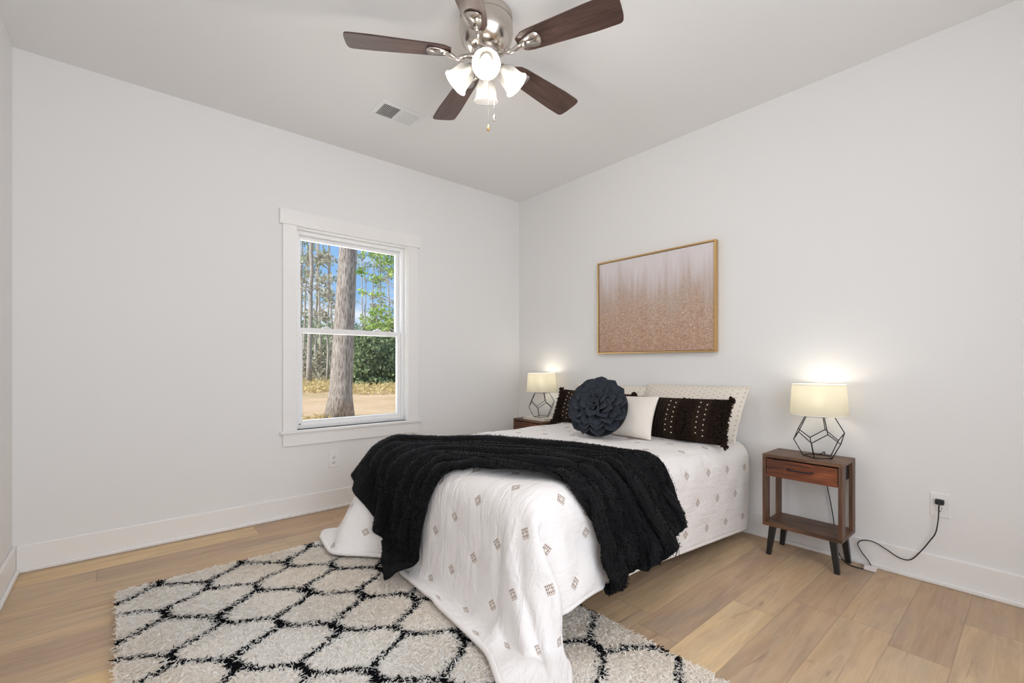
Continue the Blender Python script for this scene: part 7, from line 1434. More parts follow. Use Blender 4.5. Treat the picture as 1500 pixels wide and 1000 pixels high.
-8,-1,-9,-3,3,2,2,-1,1,-5,1,-1,3,13,-10,-6,-1,2,1,-1,3,5,1,-5,9,13,1,-4,2,-4,-3,0,-2,4,5,0,1,0,0,0,0,0,0,0,0,0,0,0,1,0,-10,1,-2,-1,1,1,7,1,4,3,-5,-1,-1,-2,0,0,2,2,1,1,1,1,0,0,-1,0,1,0,0,0,0,0,-5,6,-1,0,0,1,1,0,1,-1,
-16,13,-6,-8,-4,-1,0,2,2,8,-7,7,-3,-9,0,3,9,-4,4,6,3,0,2,3,7,-4,-1,5,-3,3,1,1,-6,0,0,0,0,0,0,1,0,-1,1,0,0,0,1,-1,0,1,9,-1,0,-2,-1,-2,-3,0,-1,-1,5,-8,3,3,1,2,0,0,0,0,1,-1,1,0,1,1,0,0,1,0,-1,-1,5,1,2,0,1,0,0,1,0,0,
-15,5,20,2,-13,-1,8,-15,0,-3,21,-19,0,13,3,8,-18,8,9,-10,2,12,-5,-1,-1,1,2,-7,3,0,0,-3,10,-8,0,0,-1,1,0,-1,0,1,0,0,0,0,0,1,-1,0,0,1,3,6,-1,0,-2,-1,1,-1,-8,9,-2,0,1,-1,0,0,1,0,0,1,0,1,0,-1,1,0,0,1,2,1,0,1,-1,0,0,0,0,-1,0,0,
4,-15,-9,19,18,-4,-28,24,2,4,-10,12,-9,9,-1,-16,20,-6,-16,10,8,-20,17,4,-1,-1,-14,8,2,-1,-1,2,-11,7,0,0,1,-1,0,1,0,0,0,0,1,-1,0,0,1,0,0,0,0,-3,4,-4,3,-1,0,-3,6,1,-1,-1,0,1,0,0,0,1,0,0,0,0,0,0,0,0,1,0,0,0,0,0,0,1,1,-1,0,1,0,0,
19,2,-8,-25,-10,15,9,-9,-13,4,6,13,21,-11,-11,15,-6,9,6,-3,-21,3,-11,5,3,5,10,-1,-12,1,-1,3,0,0,1,0,-1,1,0,-1,1,0,0,0,0,0,0,0,0,0,0,0,0,1,3,-1,-2,-2,3,1,-2,-1,4,0,0,-1,0,1,0,-1,1,0,0,0,0,1,0,1,0,0,-1,0,1,-1,1,1,0,1,-1,0,0,0,
-2,13,5,-1,-16,-18,3,-1,10,-6,0,1,3,15,13,-24,-8,-5,12,12,12,2,-10,-11,-4,-3,8,5,8,-8,1,-6,7,1,-1,0,1,-1,0,1,-1,1,0,0,0,1,-1,0,0,1,0,0,0,-1,-4,8,-2,0,-6,3,3,0,1,-1,0,1,0,-1,1,0,0,0,0,0,1,1,-1,1,-1,-1,1,1,0,1,-1,0,1,1,0,-1,1,1,
3,-21,3,18,13,1,2,0,0,-3,-12,-9,-4,-5,9,19,5,-9,-19,-10,4,15,16,0,-7,3,-10,-6,5,9,-4,2,-1,0,0,0,0,1,0,0,0,-1,1,0,0,0,1,0,0,-1,0,0,0,1,0,-2,4,-1,1,-1,-4,4,-2,2,1,0,0,1,-1,1,-1,0,1,1,0,-1,2,-2,1,1,1,0,0,0,1,1,0,0,0,0,-4,3,
7,1,-15,-14,11,-9,5,-4,10,11,12,5,1,-16,-17,-3,15,13,8,-7,-14,-7,-1,14,8,-3,4,-6,-6,0,4,0,1,-1,1,0,0,-1,1,-1,1,0,-1,1,0,0,0,0,0,0,1,0,0,-1,0,1,0,0,0,0,1,-2,2,1,-1,0,1,-1,1,0,0,1,0,-1,1,0,-1,1,0,1,-1,0,1,0,1,-1,1,0,1,0,0,0,
3,4,3,-7,-17,11,-3,16,-19,-8,1,6,4,20,8,-10,-13,-19,13,16,12,-3,3,-11,-3,-13,6,11,3,-1,-6,0,0,1,-1,0,0,1,-1,1,0,0,0,0,0,0,0,0,1,0,-1,1,0,0,0,-1,0,5,-3,0,1,1,0,0,0,-1,1,0,0,0,1,0,0,2,-1,1,1,1,1,0,2,1,0,1,0,0,1,0,0,-1,5,-2,
-16,15,11,1,2,4,-13,-7,19,-12,4,-11,-6,-8,4,19,-19,9,-8,-3,10,14,-19,-1,2,17,-8,-4,3,-1,8,2,-1,0,0,1,0,-1,1,0,-1,1,0,0,0,0,0,1,-1,0,1,-1,0,1,0,0,0,0,4,-2,0,0,0,0,0,2,-1,1,0,1,0,0,1,0,1,1,0,1,0,1,0,-2,0,1,1,1,0,-1,-1,2,-1,-1,
-18,6,-7,26,11,-20,12,6,-16,9,-4,15,0,-3,-20,-14,18,16,2,-15,2,-11,18,-1,-7,-3,8,2,-2,-3,0,0,1,-1,1,-1,0,1,-1,0,1,0,0,0,0,0,1,-1,0,1,-1,1,0,-1,0,0,0,0,1,2,1,-1,1,-1,1,-1,0,1,0,-1,1,0,0,0,0,0,1,-1,0,-2,-1,3,1,0,-1,0,-4,2,4,1,1,-1,
-22,3,8,8,6,1,16,-8,-3,-2,7,-7,-14,12,13,-8,11,-6,-17,4,-8,5,0,6,11,-3,0,-1,-5,1,0,-1,0,1,-1,1,0,-1,1,0,0,-1,1,0,0,0,0,0,1,-1,1,-1,0,1,0,0,0,0,-1,2,3,-1,-1,1,-1,1,0,0,0,1,0,0,0,0,1,0,0,0,0,2,1,-1,-1,-1,0,0,3,1,1,1,-1,2,
-6,-12,20,-18,12,21,-25,8,14,3,-25,7,13,-24,13,16,-12,-19,24,8,-2,1,-1,-1,-2,1,-6,2,4,-7,0,1,-1,0,1,-1,0,1,-1,1,0,0,0,-1,1,1,-1,1,-1,1,-1,1,0,-1,0,0,0,0,1,0,-1,5,-1,0,1,-1,0,-1,1,0,-1,1,0,1,0,0,-1,0,1,0,-1,0,0,1,0,0,1,0,-1,0,1,0,
-18,11,-7,14,-11,13,12,-27,-5,5,24,-26,1,21,-19,9,-15,27,-23,8,7,1,2,2,3,2,1,-3,-12,10,0,0,1,-1,0,0,1,-1,1,-1,0,1,0,0,0,0,0,0,0,0,1,-1,0,1,0,0,0,0,0,-1,1,0,1,0,0,0,0,1,-1,0,1,0,0,0,0,0,0,2,-2,-1,1,2,1,-1,1,0,0,0,1,-1,1,0,
-10,-7,8,-2,8,-17,2,33,1,-20,-10,26,-19,-9,18,-21,14,-8,25,-19,-1,1,1,1,1,4,0,5,4,-1,-1,0,0,1,-1,1,-1,1,0,0,0,0,0,0,0,0,1,-1,1,-1,0,1,0,-1,0,0,0,0,0,1,-1,0,2,0,-1,1,-1,1,0,1,0,0,1,-1,0,0,1,-3,2,2,0,-2,0,1,0,1,0,0,0,1,0,1,
-8,15,-12,-8,0,22,7,-30,2,30,-14,-16,27,-19,-10,24,8,-5,-19,16,-7,-2,-1,0,0,3,7,-2,-3,2,1,-1,0,0,1,-1,0,0,0,1,0,0,0,0,0,0,0,0,0,1,-1,0,0,1,0,0,0,0,0,-1,1,0,1,-3,3,-2,3,-1,1,0,0,0,0,1,0,-1,0,3,1,-1,1,2,0,1,0,0,1,1,1,1,0,0,
-3,-10,12,13,-2,-24,6,24,1,-30,24,6,-27,26,-15,-15,6,13,12,0,0,2,-2,-3,-3,-7,1,-1,3,0,0,1,0,-1,0,1,0,0,0,-1,0,0,0,1,0,0,0,1,0,-1,1,0,0,-1,0,0,0,0,0,1,0,-1,0,1,-2,4,0,0,0,0,1,0,1,-1,0,3,0,1,-1,1,0,0,0,0,1,0,0,0,-1,0,0,1,
-11,7,-3,-8,2,13,-13,1,7,12,-21,7,17,-17,25,-8,-18,-6,2,7,11,-16,2,5,5,0,-3,4,4,0,0,0,0,1,-1,0,0,0,0,1,0,0,0,0,0,0,0,0,0,1,-1,0,0,1,0,0,0,0,0,-1,0,1,0,1,-1,0,0,1,1,0,0,1,-1,1,0,-1,1,0,0,0,0,1,0,1,0,1,0,-1,-1,-4,-3,0,
4,-11,-7,5,-5,-5,15,-6,1,-4,19,-16,4,22,-8,0,8,6,-10,0,-11,18,-11,1,-1,3,-1,-8,6,-1,0,0,0,0,1,-1,1,0,0,-1,1,0,0,0,0,0,0,0,0,0,1,0,0,0,-1,0,0,0,0,1,0,0,0,4,1,-1,1,-1,0,0,1,-1,1,1,1,1,1,-1,1,1,1,0,2,0,1,-2,-4,-3,-5,0,2,1,
14,-13,7,-24,3,15,-11,11,-14,20,-14,18,4,-13,-6,12,7,-16,15,-15,13,-11,4,-4,-1,-2,1,7,0,1,0,0,0,-1,0,1,-1,0,0,1,0,0,0,0,0,1,0,0,0,0,-1,0,1,-1,1,0,0,0,0,0,0,0,0,1,2,0,-1,1,0,1,0,1,0,0,0,1,-1,1,1,-1,1,1,-1,0,-4,-6,-2,0,3,4,3,-1,
-14,18,-13,6,5,-7,6,-7,10,-4,9,-6,-1,8,8,0,-16,14,-12,15,-15,13,3,-8,0,-1,-3,-1,0,0,0,0,0,1,0,-1,1,0,0,0,-1,1,0,0,0,0,0,0,0,0,1,0,-1,1,-1,0,0,0,0,0,0,0,1,0,1,1,1,0,0,-1,-1,0,1,-1,1,-1,1,1,-2,2,0,0,1,-4,-4,1,2,3,3,-1,-6,-4,
-19,0,-2,14,-6,-1,0,-2,2,0,1,1,-1,3,4,7,12,-4,6,-5,-1,-4,7,4,-3,4,-10,0,0,0,0,0,0,0,0,1,-1,1,0,-1,1,-1,1,0,1,-1,0,0,0,0,0,0,1,-1,1,0,0,0,0,0,0,0,0,0,0,2,0,0,-1,0,1,1,-1,1,0,0,1,-2,2,0,0,0,-6,-4,2,4,4,0,-4,-7,0,1,
-6,-9,16,-9,0,0,3,0,2,-3,-3,2,-3,1,-2,-2,4,4,7,6,9,-1,-3,3,1,-24,14,0,0,0,0,0,0,0,0,0,1,-1,0,1,0,0,0,0,0,0,0,1,0,0,0,0,-1,1,0,0,-1,0,0,0,0,1,-1,1,0,0,1,0,0,1,0,0,0,0,-1,1,-1,1,0,0,0,-10,2,5,4,3,-3,-5,-3,2,3,4,
-5,-7,2,16,9,2,-1,3,-4,1,-1,-1,4,-5,2,-7,-3,-1,-5,-4,4,4,-11,3,4,10,-2,0,1,0,0,0,0,0,0,-1,0,1,0,0,-1,1,0,0,0,0,1,-1,0,0,0,0,1,-1,0,0,1,0,0,0,0,0,0,0,1,-1,1,0,1,0,0,-1,1,0,1,0,0,0,0,1,-12,8,3,2,0,-5,-3,-2,4,5,1,0,
-11,23,-17,-5,-1,3,1,2,2,-2,3,-3,-1,0,-2,2,-4,0,1,0,2,2,16,-6,-4,5,1,1,-1,0,0,0,0,0,0,1,0,-1,0,0,1,0,0,0,0,0,0,0,1,0,0,0,-1,1,0,0,-1,0,0,0,1,-1,1,0,0,1,0,0,1,-1,0,1,0,0,0,0,0,1,0,-9,11,-2,1,-3,-6,0,2,7,3,1,1,-1,
-10,5,15,-11,-5,-4,0,-1,0,5,-7,2,-1,3,1,3,6,4,2,2,-3,1,1,-8,-1,8,1,-1,0,0,0,0,0,0,0,0,0,1,0,0,0,0,-1,1,0,0,0,0,0,0,0,0,1,-1,0,0,1,0,0,0,-1,1,0,0,0,0,0,3,-1,2,0,0,0,1,1,0,1,1,-5,7,-1,0,-7,0,5,5,3,1,0,0,-1,-3,
-4,-5,10,11,-4,-2,-8,2,-5,-5,10,-2,3,1,-6,8,9,2,0,1,0,-8,-12,16,5,-9,-1,0,0,0,0,1,0,0,0,0,-1,0,0,1,0,-1,1,0,0,0,0,1,-1,1,0,0,-1,1,0,0,-1,0,0,0,1,0,0,0,0,0,1,-1,2,0,0,1,1,0,0,1,-1,-3,4,-2,-3,-2,6,2,2,-1,0,0,0,-1,-2,-1,
17,-10,-11,10,5,3,-6,-5,11,0,0,-3,-6,-7,6,-7,-4,1,4,2,-5,6,9,-8,-5,10,0,0,0,1,0,-1,0,0,0,0,1,0,0,-1,0,1,0,0,0,1,-1,0,1,-1,0,1,0,-1,0,0,1,-1,1,0,0,-1,1,0,0,1,-1,1,1,0,0,0,0,0,0,0,-1,1,-2,2,0,3,1,0,-1,1,0,0,1,0,-1,-1,
26,-5,-8,-6,8,-13,15,-8,-7,14,-1,-9,5,7,-11,1,-4,-2,-1,1,10,-2,-8,7,-2,0,0,0,1,-1,0,0,0,0,1,0,-1,0,1,0,0,0,0,0,0,0,1,-1,0,1,0,-1,0,1,0,0,-1,1,-1,0,0,1,0,0,0,0,0,1,-1,4,0,0,0,1,0,-2,1,-2,1,3,2,2,-3,1,1,0,0,1,0,-6,0,2,
15,-2,3,-5,-15,17,-11,14,-13,-12,2,25,0,-16,14,0,-3,-6,-8,-3,-2,3,8,-3,6,-1,0,0,0,0,0,0,1,0,-1,0,1,0,-1,1,0,0,0,0,0,0,0,1,-1,0,0,1,0,0,-1,0,1,-1,1,0,0,0,-1,1,1,-1,1,-1,1,-2,2,0,1,0,-1,0,0,0,4,-3,1,-2,3,1,-1,0,-1,0,-1,2,0,0,
-12,23,9,0,2,-14,7,-1,3,-5,2,-4,0,11,-13,7,4,0,-1,-6,-1,-2,3,-6,1,0,0,1,-1,0,0,1,-1,0,0,0,0,0,1,-1,0,1,0,0,0,0,0,0,1,-1,1,-1,1,-1,1,0,-1,1,-1,1,-1,1,0,0,0,1,-1,1,0,0,1,0,0,-1,-1,0,-1,3,0,0,1,-1,1,-1,2,0,1,0,-4,4,0,-1,
9,-12,7,5,6,6,-3,-2,3,1,-18,-13,-1,13,13,-21,6,10,6,1,-5,-5,1,0,0,0,0,0,0,0,1,-1,0,1,0,0,0,0,-1,1,0,-1,1,0,0,0,0,0,0,1,-1,1,-1,1,-1,0,1,-1,1,-1,1,-1,1,0,0,0,1,0,0,0,-1,1,0,0,-1,0,2,1,-2,0,0,3,-1,1,0,0,1,-1,2,-2,0,1,
1,11,-21,-4,-1,5,0,-2,7,15,7,0,-18,-10,-3,23,-15,-1,4,9,6,-3,-13,10,0,0,1,-1,0,1,-1,0,1,-1,0,0,0,0,1,-1,1,0,0,0,0,0,1,0,0,-1,1,-1,1,-1,1,0,-1,1,-1,1,0,0,0,0,0,0,0,0,1,0,0,1,-1,-1,2,2,1,-1,-1,2,2,1,1,0,-1,1,1,0,-1,-1,0,1,
-4,2,20,-1,-7,4,2,1,-4,-28,6,12,17,-1,-5,-18,17,-4,-11,-4,1,11,5,-4,0,0,0,0,1,-1,0,1,-1,0,0,1,0,0,-1,1,0,0,-1,1,0,0,0,0,0,1,-1,1,-1,1,-1,0,1,-1,1,-1,0,1,0,0,0,1,0,0,-1,1,1,-1,0,1,1,1,0,-3,4,0,0,0,-1,0,2,-1,-1,-8,-1,2,2,3,
0,-5,2,10,11,-5,-11,1,-11,20,-10,-10,8,6,2,-2,-1,-2,11,1,-2,-2,-7,4,-1,0,0,0,0,0,0,0,0,1,0,-1,0,0,1,0,-1,1,0,0,0,1,-1,0,0,0,1,-1,1,-1,1,0,-1,1,-1,1,0,0,0,0,1,-1,0,1,0,0,0,0,2,-1,-1,-1,-1,5,-1,2,0,1,1,-2,1,1,-10,6,4,2,1,0,
17,-5,-12,-4,6,-11,21,-3,2,-10,15,-9,1,-5,-8,19,-10,7,-8,1,-2,-10,15,0,0,1,-1,0,0,0,1,-1,1,-1,0,0,1,0,0,-1,1,0,0,0,0,0,0,0,1,0,-1,1,-1,1,0,-1,1,-1,1,-1,1,-1,1,0,0,0,1,-1,1,0,0,1,-1,5,-2,2,2,1,1,0,1,-1,0,1,0,-11,9,3,1,-2,1,-1,
-9,7,6,3,-19,14,-16,1,18,10,-22,19,-10,-12,19,-14,10,-9,8,0,8,8,-13,0,0,0,0,1,-1,1,-1,0,0,0,1,0,-1,0,0,1,0,-1,1,0,0,0,0,1,-1,0,1,-1,1,-1,0,1,-1,1,-1,1,-1,1,0,0,0,1,-1,1,0,0,0,0,1,-2,4,-1,1,0,0,-1,0,1,-2,2,-10,10,1,0,-2,1,0,1,
11,-23,1,-2,15,-14,10,-5,-8,3,24,-13,7,5,-14,14,-6,9,-9,2,-7,-4,11,0,0,0,0,0,0,0,0,1,-1,1,-1,0,1,0,0,0,-1,1,0,0,0,0,1,-1,0,0,0,1,-1,1,0,-1,1,-1,1,-1,1,0,-1,1,0,0,1,-1,1,-1,1,0,0,1,1,0,0,-1,1,-1,2,-2,2,-5,7,0,0,-1,2,0,0,0,
-15,25,-13,-9,-4,13,-2,7,6,-12,-5,14,-4,7,-7,1,4,1,6,-13,2,5,0,0,0,0,0,0,1,-1,1,-1,0,0,0,1,-1,0,0,0,1,0,0,0,0,0,0,0,1,0,0,-1,1,-1,0,1,-1,1,-1,1,-1,1,0,0,0,0,0,1,-1,1,0,0,0,0,1,1,-1,2,-2,2,-2,0,0,3,0,0,0,-1,-2,0,0,0,
-3,-2,15,5,2,-2,2,1,-6,-1,-6,-14,-2,1,25,-16,-1,-1,4,7,2,-3,0,0,1,-1,1,-1,0,0,0,0,1,-1,1,-1,0,1,0,0,0,0,0,0,1,-1,0,1,-1,0,0,1,-1,1,0,-1,1,-1,1,0,0,-1,1,0,0,1,0,0,0,0,0,1,0,0,0,0,1,-1,2,-2,-1,2,-1,2,1,0,-2,0,0,1,-1,1,
-6,0,-4,1,0,2,2,0,8,10,3,1,-9,5,-16,15,2,-10,-5,3,0,5,0,0,0,0,0,0,0,0,0,1,-1,1,-1,1,0,-1,0,1,0,0,0,0,0,0,0,0,1,0,0,-1,1,0,-1,1,-1,1,-1,0,1,0,0,0,1,-1,0,0,1,0,0,0,0,0,0,1,0,0,-1,0,1,1,1,0,0,-3,1,0,1,0,1,-1,
12,-14,-7,1,0,2,-1,2,-4,-3,6,11,10,-4,6,-19,2,10,3,-6,0,0,0,0,0,0,0,1,-1,1,-1,0,0,0,0,0,0,1,0,-1,0,0,1,0,0,1,0,-1,0,0,0,1,0,-1,1,-1,1,-1,1,0,-1,1,0,0,0,0,1,0,0,0,0,0,1,0,0,0,1,-3,1,3,2,0,1,-2,-1,4,1,1,1,1,0,1,
19,-5,-2,-7,-6,-5,-2,-3,3,5,-3,-1,2,3,-7,21,-12,3,0,4,0,0,0,0,0,0,0,0,0,0,1,-1,1,-1,1,-1,1,-1,1,0,0,0,-1,1,0,0,0,1,-1,1,0,-1,0,1,-1,1,-1,1,-1,0,1,-1,1,0,0,1,-1,1,0,0,0,0,0,0,1,0,0,5,1,1,1,1,1,2,0,-1,0,0,-1,-1,0,0,
11,7,1,0,0,-1,-8,0,-10,-5,-1,-4,2,-1,17,-13,12,-8,1,7,0,0,0,0,0,1,-1,0,1,-1,0,0,0,1,-1,1,-1,1,-1,1,0,0,0,0,0,0,0,0,1,-1,0,1,0,-1,1,-1,1,-1,1,0,0,0,0,0,0,0,1,-1,1,0,1,0,-1,1,0,0,0,1,1,0,-1,0,0,1,1,0,0,0,0,-1,0,-2,
26,-1,0,-2,-1,-4,-1,3,-8,7,2,1,-7,-9,-1,4,-2,4,0,-5,1,0,0,0,0,0,0,0,0,0,0,1,-1,0,1,-1,1,-1,1,-1,1,0,0,-1,1,0,0,0,0,0,1,0,-1,1,-1,1,-1,1,-1,0,0,1,-1,1,0,0,0,1,-1,1,0,0,1,0,-1,1,0,2,-3,1,2,1,-1,-6,-4,-1,-3,-1,6,2,1,2,
-1,13,5,3,-1,0,-3,0,-3,-12,-5,3,11,9,-13,6,-3,0,0,-2,0,0,0,0,0,0,1,-1,0,1,-1,0,1,-1,0,1,-1,1,-1,1,-1,1,0,0,0,0,0,1,-1,1,-1,0,1,-1,1,-1,1,-1,1,0,0,0,0,0,0,1,0,0,0,0,0,0,0,0,1,0,2,0,0,-1,0,1,-1,3,-1,-4,0,1,-15,-5,-3,-1,
-9,-4,-1,3,6,10,9,-18,20,-3,-7,-10,-4,2,7,2,5,1,0,-2,0,0,0,0,0,0,0,0,0,0,1,-1,0,1,-1,0,1,-1,1,-1,1,-1,1,0,0,0,1,-1,1,-1,1,0,-1,1,-1,1,-1,1,-1,0,0,0,1,0,1,-1,0,0,1,0,0,0,1,0,0,-6,3,-5,9,-4,0,0,2,1,2,1,-2,-4,7,0,-5,-7,
-7,-7,5,2,1,-7,-1,10,-1,9,11,1,-7,4,2,-8,-1,-4,-2,7,0,0,0,0,0,0,0,1,-1,0,0,1,-1,0,1,-1,0,1,-1,1,0,0,0,0,0,0,0,0,0,1,-1,0,1,-1,1,-1,1,-1,1,0,0,0,0,0,0,0,1,0,0,0,0,1,-1,0,-1,-1,-5,6,-8,11,-4,-2,4,-1,2,3,1,1,-2,-1,2,0,
-6,15,-10,-9,-6,1,4,3,-1,-1,0,11,10,-14,2,10,-6,2,2,0,0,0,0,0,0,0,0,0,1,-1,0,0,1,-1,0,1,0,-1,1,0,-1,1,0,0,0,1,-1,0,0,0,1,0,-1,1,-1,1,-1,1,-1,0,1,0,0,0,0,1,-1,1,0,0,0,0,0,1,-5,4,3,-12,7,-6,8,0,-4,-9,2,6,6,-1,-1,2,4,-1,
-2,-8,14,10,-1,-11,-4,-1,-1,1,0,-4,-1,18,-10,-2,8,1,0,0,0,0,0,1,-1,0,0,0,0,1,-1,0,0,1,-1,0,0,1,0,-1,1,0,0,0,0,0,0,1,0,0,-1,0,1,0,0,-1,1,-1,1,0,-1,1,0,0,0,0,1,-1,0,1,0,0,1,-4,-1,2,1,-1,-1,0,-1,-4,5,5,-12,-2,3,12,2,3,-1,-1,
-7,7,-10,3,13,12,0,-2,0,0,-1,-5,-2,-13,11,-1,-2,4,0,0,0,0,1,-1,1,-1,0,0,0,0,1,-1,0,0,1,0,0,-1,0,1,0,0,-1,1,0,0,1,-1,0,0,1,0,-1,0,1,0,-1,1,-1,1,0,-1,1,0,0,0,0,1,0,0,0,0,-6,1,6,-2,-2,7,-11,2,-4,0,-1,9,-3,-8,2,-1,9,2,2,4,
177,9,1,15,5,15,14,11,15,13,12,16,18,15,19,16,19,21,19,14,16,14,19,22,21,21,21,2,11,9,10,13,15,0,1,7,-1,0,-1,0,-1,0,0,-1,0,0,1,-3,-7,-2,-5,-6,-2,-8,-3,5,-13,-6,-6,-13,-19,-17,-18,-19,-19,-19,-20,-19,-19,-19,-19,-19,-19,-19,-19,-19,-19,-19,-19,-19,-19,-19,-19,-12,-3,0,0,0,-4,-15,-6,0,
-11,0,11,-9,11,-1,-4,6,-4,2,6,-5,0,7,0,3,-4,-4,4,5,2,-1,-8,-5,0,0,3,10,0,-8,-2,-3,-15,19,3,-9,1,0,1,0,1,-1,0,1,0,-1,-2,4,7,-6,2,6,-13,14,-9,-11,20,-12,-5,8,6,-2,0,0,0,-1,1,0,0,-1,0,0,1,0,0,0,0,0,0,0,-1,0,0,4,-12,1,0,0,3,3,-6,0,
0,-11,2,10,0,0,6,-5,7,-7,0,8,-4,-2,5,1,6,-4,-3,1,2,4,-1,-3,-8,-5,-7,13,2,8,-7,-14,6,-17,7,2,0,0,-1,0,0,1,0,0,0,1,0,2,5,13,-1,-11,13,-16,16,-2,-16,16,-6,-7,6,4,-2,1,0,0,0,-1,0,1,0,0,-1,1,0,0,0,0,-1,0,1,-1,0,-9,1,1,0,0,2,1,-1,-2,
-12,20,-8,-2,-1,2,2,3,-2,9,-6,-4,7,-7,-2,0,-2,11,2,-4,2,4,3,-3,5,-4,-3,-14,6,3,6,5,-13,-1,1,-1,0,0,1,0,0,0,0,-1,0,0,1,-3,-4,0,9,11,-2,2,-18,12,6,-8,4,-2,-9,5,1,-1,0,1,0,1,0,0,0,0,0,-1,1,0,0,0,0,0,0,0,0,1,-5,-5,1,3,-2,3,-2,-2,
-1,-9,11,3,-1,-1,-2,0,-3,-1,5,5,-1,6,-11,-1,1,-2,0,5,1,0,8,3,-4,6,-2,2,-5,-3,0,-1,5,-3,1,1,0,0,0,0,0,1,0,1,-1,0,0,0,-1,-1,-5,-9,0,1,12,-12,-2,11,8,-3,0,-6,0,1,1,0,0,0,0,0,0,0,1,0,-1,0,0,0,1,-1,0,1,-1,-2,1,-7,3,-6,2,5,-1,-3,
8,-2,-3,-2,2,-1,-2,-1,2,1,1,-1,1,3,8,-6,-1,-3,0,1,0,0,0,6,6,-8,4,-1,-3,-1,1,4,2,-4,-12,0,1,0,0,1,0,0,0,0,2,0,0,0,1,-4,-15,-1,-5,0,2,2,2,-4,5,24,3,-2,0,-1,0,-1,0,0,-1,1,-1,1,-1,0,0,0,0,0,0,0,0,0,1,-2,0,-4,-6,3,-1,4,2,-5,
9,7,-4,-3,-1,1,1,2,2,-1,-2,-1,0,-3,2,7,-4,2,1,-2,-2,-1,0,-3,-7,3,-1,-3,2,-4,-5,-4,-13,4,-1,1,0,0,1,-1,1,0,0,1,-1,1,0,1,-1,1,15,12,3,-5,-7,13,5,1,-10,-16,7,-2,2,4,0,4,0,0,1,-1,1,-1,0,1,0,0,0,0,0,1,-1,0,0,1,-1,-3,-6,2,-2,0,6,-4,
8,1,3,0,-2,0,-2,-1,0,2,-3,0,1,3,0,-7,9,0,-7,2,0,-8,1,0,1,1,-10,14,-13,-8,7,-10,17,-19,0,0,-1,0,0,0,0,-1,0,0,0,0,0,-1,1,-1,1,-2,20,16,2,-19,-2,10,10,1,-15,7,4,-1,1,-3,1,0,1,0,0,0,1,-1,0,0,0,0,0,0,1,0,-1,0,0,-2,-5,-4,2,0,4,-1,
12,-2,-7,2,1,0,-2,-3,0,-2,6,3,-1,-8,1,9,-11,1,5,1,-8,11,-14,-4,0,2,18,-29,6,7,-9,20,-23,21,0,-1,-1,0,-1,0,-1,0,0,-1,0,-1,0,0,-1,1,-1,0,-14,-3,24,12,-13,-14,4,-2,19,-4,4,-2,0,1,0,0,-1,1,0,0,0,0,0,0,0,0,0,0,0,0,1,0,-1,0,-5,-3,0,-2,4,2,
4,3,2,1,-2,0,2,5,0,0,-6,-4,-6,9,0,-10,7,-1,-1,0,6,2,10,-2,-10,-7,-16,17,15,-1,-11,-14,25,0,0,-1,1,0,-1,0,0,0,-1,0,0,0,-1,0,0,-1,0,-1,0,-1,-21,3,21,2,-15,1,-6,17,-5,1,-2,0,1,1,0,-1,0,1,-1,0,0,1,0,0,0,0,0,0,0,-1,1,-1,-1,-6,4,-4,2,3,
5,0,7,-3,-6,0,4,-2,5,1,5,0,-2,-9,-5,10,3,-1,-3,-9,2,-6,4,10,7,1,-2,-15,-15,16,12,4,-10,0,0,0,0,0,1,-1,0,0,1,-1,0,0,1,-1,0,0,0,0,0,0,1,-1,-19,15,11,-1,-8,-9,8,4,0,-1,0,0,0,0,1,-1,0,0,1,-1,0,0,0,1,0,-1,0,0,0,0,0,-5,-9,12,-9,12,
5,-8,2,4,5,2,-10,4,-9,5,2,4,7,0,-5,-4,-4,2,6,2,2,-8,-8,-7,12,-8,14,11,-9,-18,-6,5,4,0,0,1,-1,0,0,1,-1,0,0,1,0,-1,0,1,0,-1,0,1,-1,0,1,-3,7,-1,4,5,7,-9,-7,2,9,0,-1,0,0,1,-1,0,1,0,-1,0,1,0,1,-2,0,1,-1,1,-1,1,0,-2,-7,-4,14,-6,
9,-1,-9,-2,7,-4,10,-2,1,-9,-1,-6,1,9,11,1,-13,0,-4,8,-1,11,1,-15,-14,14,-16,11,18,3,-13,-5,0,-1,0,0,0,0,0,-1,1,0,-1,0,-1,1,0,-1,0,1,-1,0,0,0,0,0,4,6,-16,0,15,5,-4,-2,2,2,0,-1,1,-1,0,1,-1,0,1,0,-1,1,-1,1,-1,0,0,0,1,-1,0,-1,-4,2,1,2,
9,5,-1,-3,-6,4,-1,-3,6,6,1,1,-8,-8,-3,4,15,-5,-5,-6,-9,-3,2,17,6,3,-12,-14,-10,8,30,-4,-1,1,0,-1,1,-1,0,1,-1,0,0,0,1,-1,0,0,0,-1,1,-1,0,0,-1,0,-1,-16,18,-4,-7,2,5,-2,-2,-1,3,1,0,0,0,0,0,1,-1,1,0,-1,0,0,1,0,1,0,0,1,0,1,-4,2,-10,-6,
-2,4,9,-1,-1,-3,0,3,-6,4,-10,7,9,2,-3,-6,-2,5,6,-2,1,-9,7,2,2,-21,23,2,2,-4,-8,4,1,0,0,1,0,1,0,0,1,-1,1,0,0,1,-1,1,0,0,0,0,1,-1,0,0,-1,-1,-7,4,-14,-1,3,9,-6,4,-1,1,0,1,0,-1,1,-1,1,-1,0,1,0,0,0,1,0,0,0,0,-1,-2,0,-11,5,-4,
4,-3,-5,4,6,-3,2,-5,7,-2,7,-15,-2,5,3,5,3,-13,0,7,-4,10,-10,-1,4,11,-15,-6,-8,9,-3,0,1,0,1,0,1,0,0,1,0,1,1,0,0,0,2,0,0,1,0,0,0,0,1,0,1,-1,0,-1,7,3,-5,0,2,0,0,0,1,-1,1,0,0,0,-1,1,0,0,0,1,1,-1,-1,0,0,-1,0,0,1,-7,-1,7,
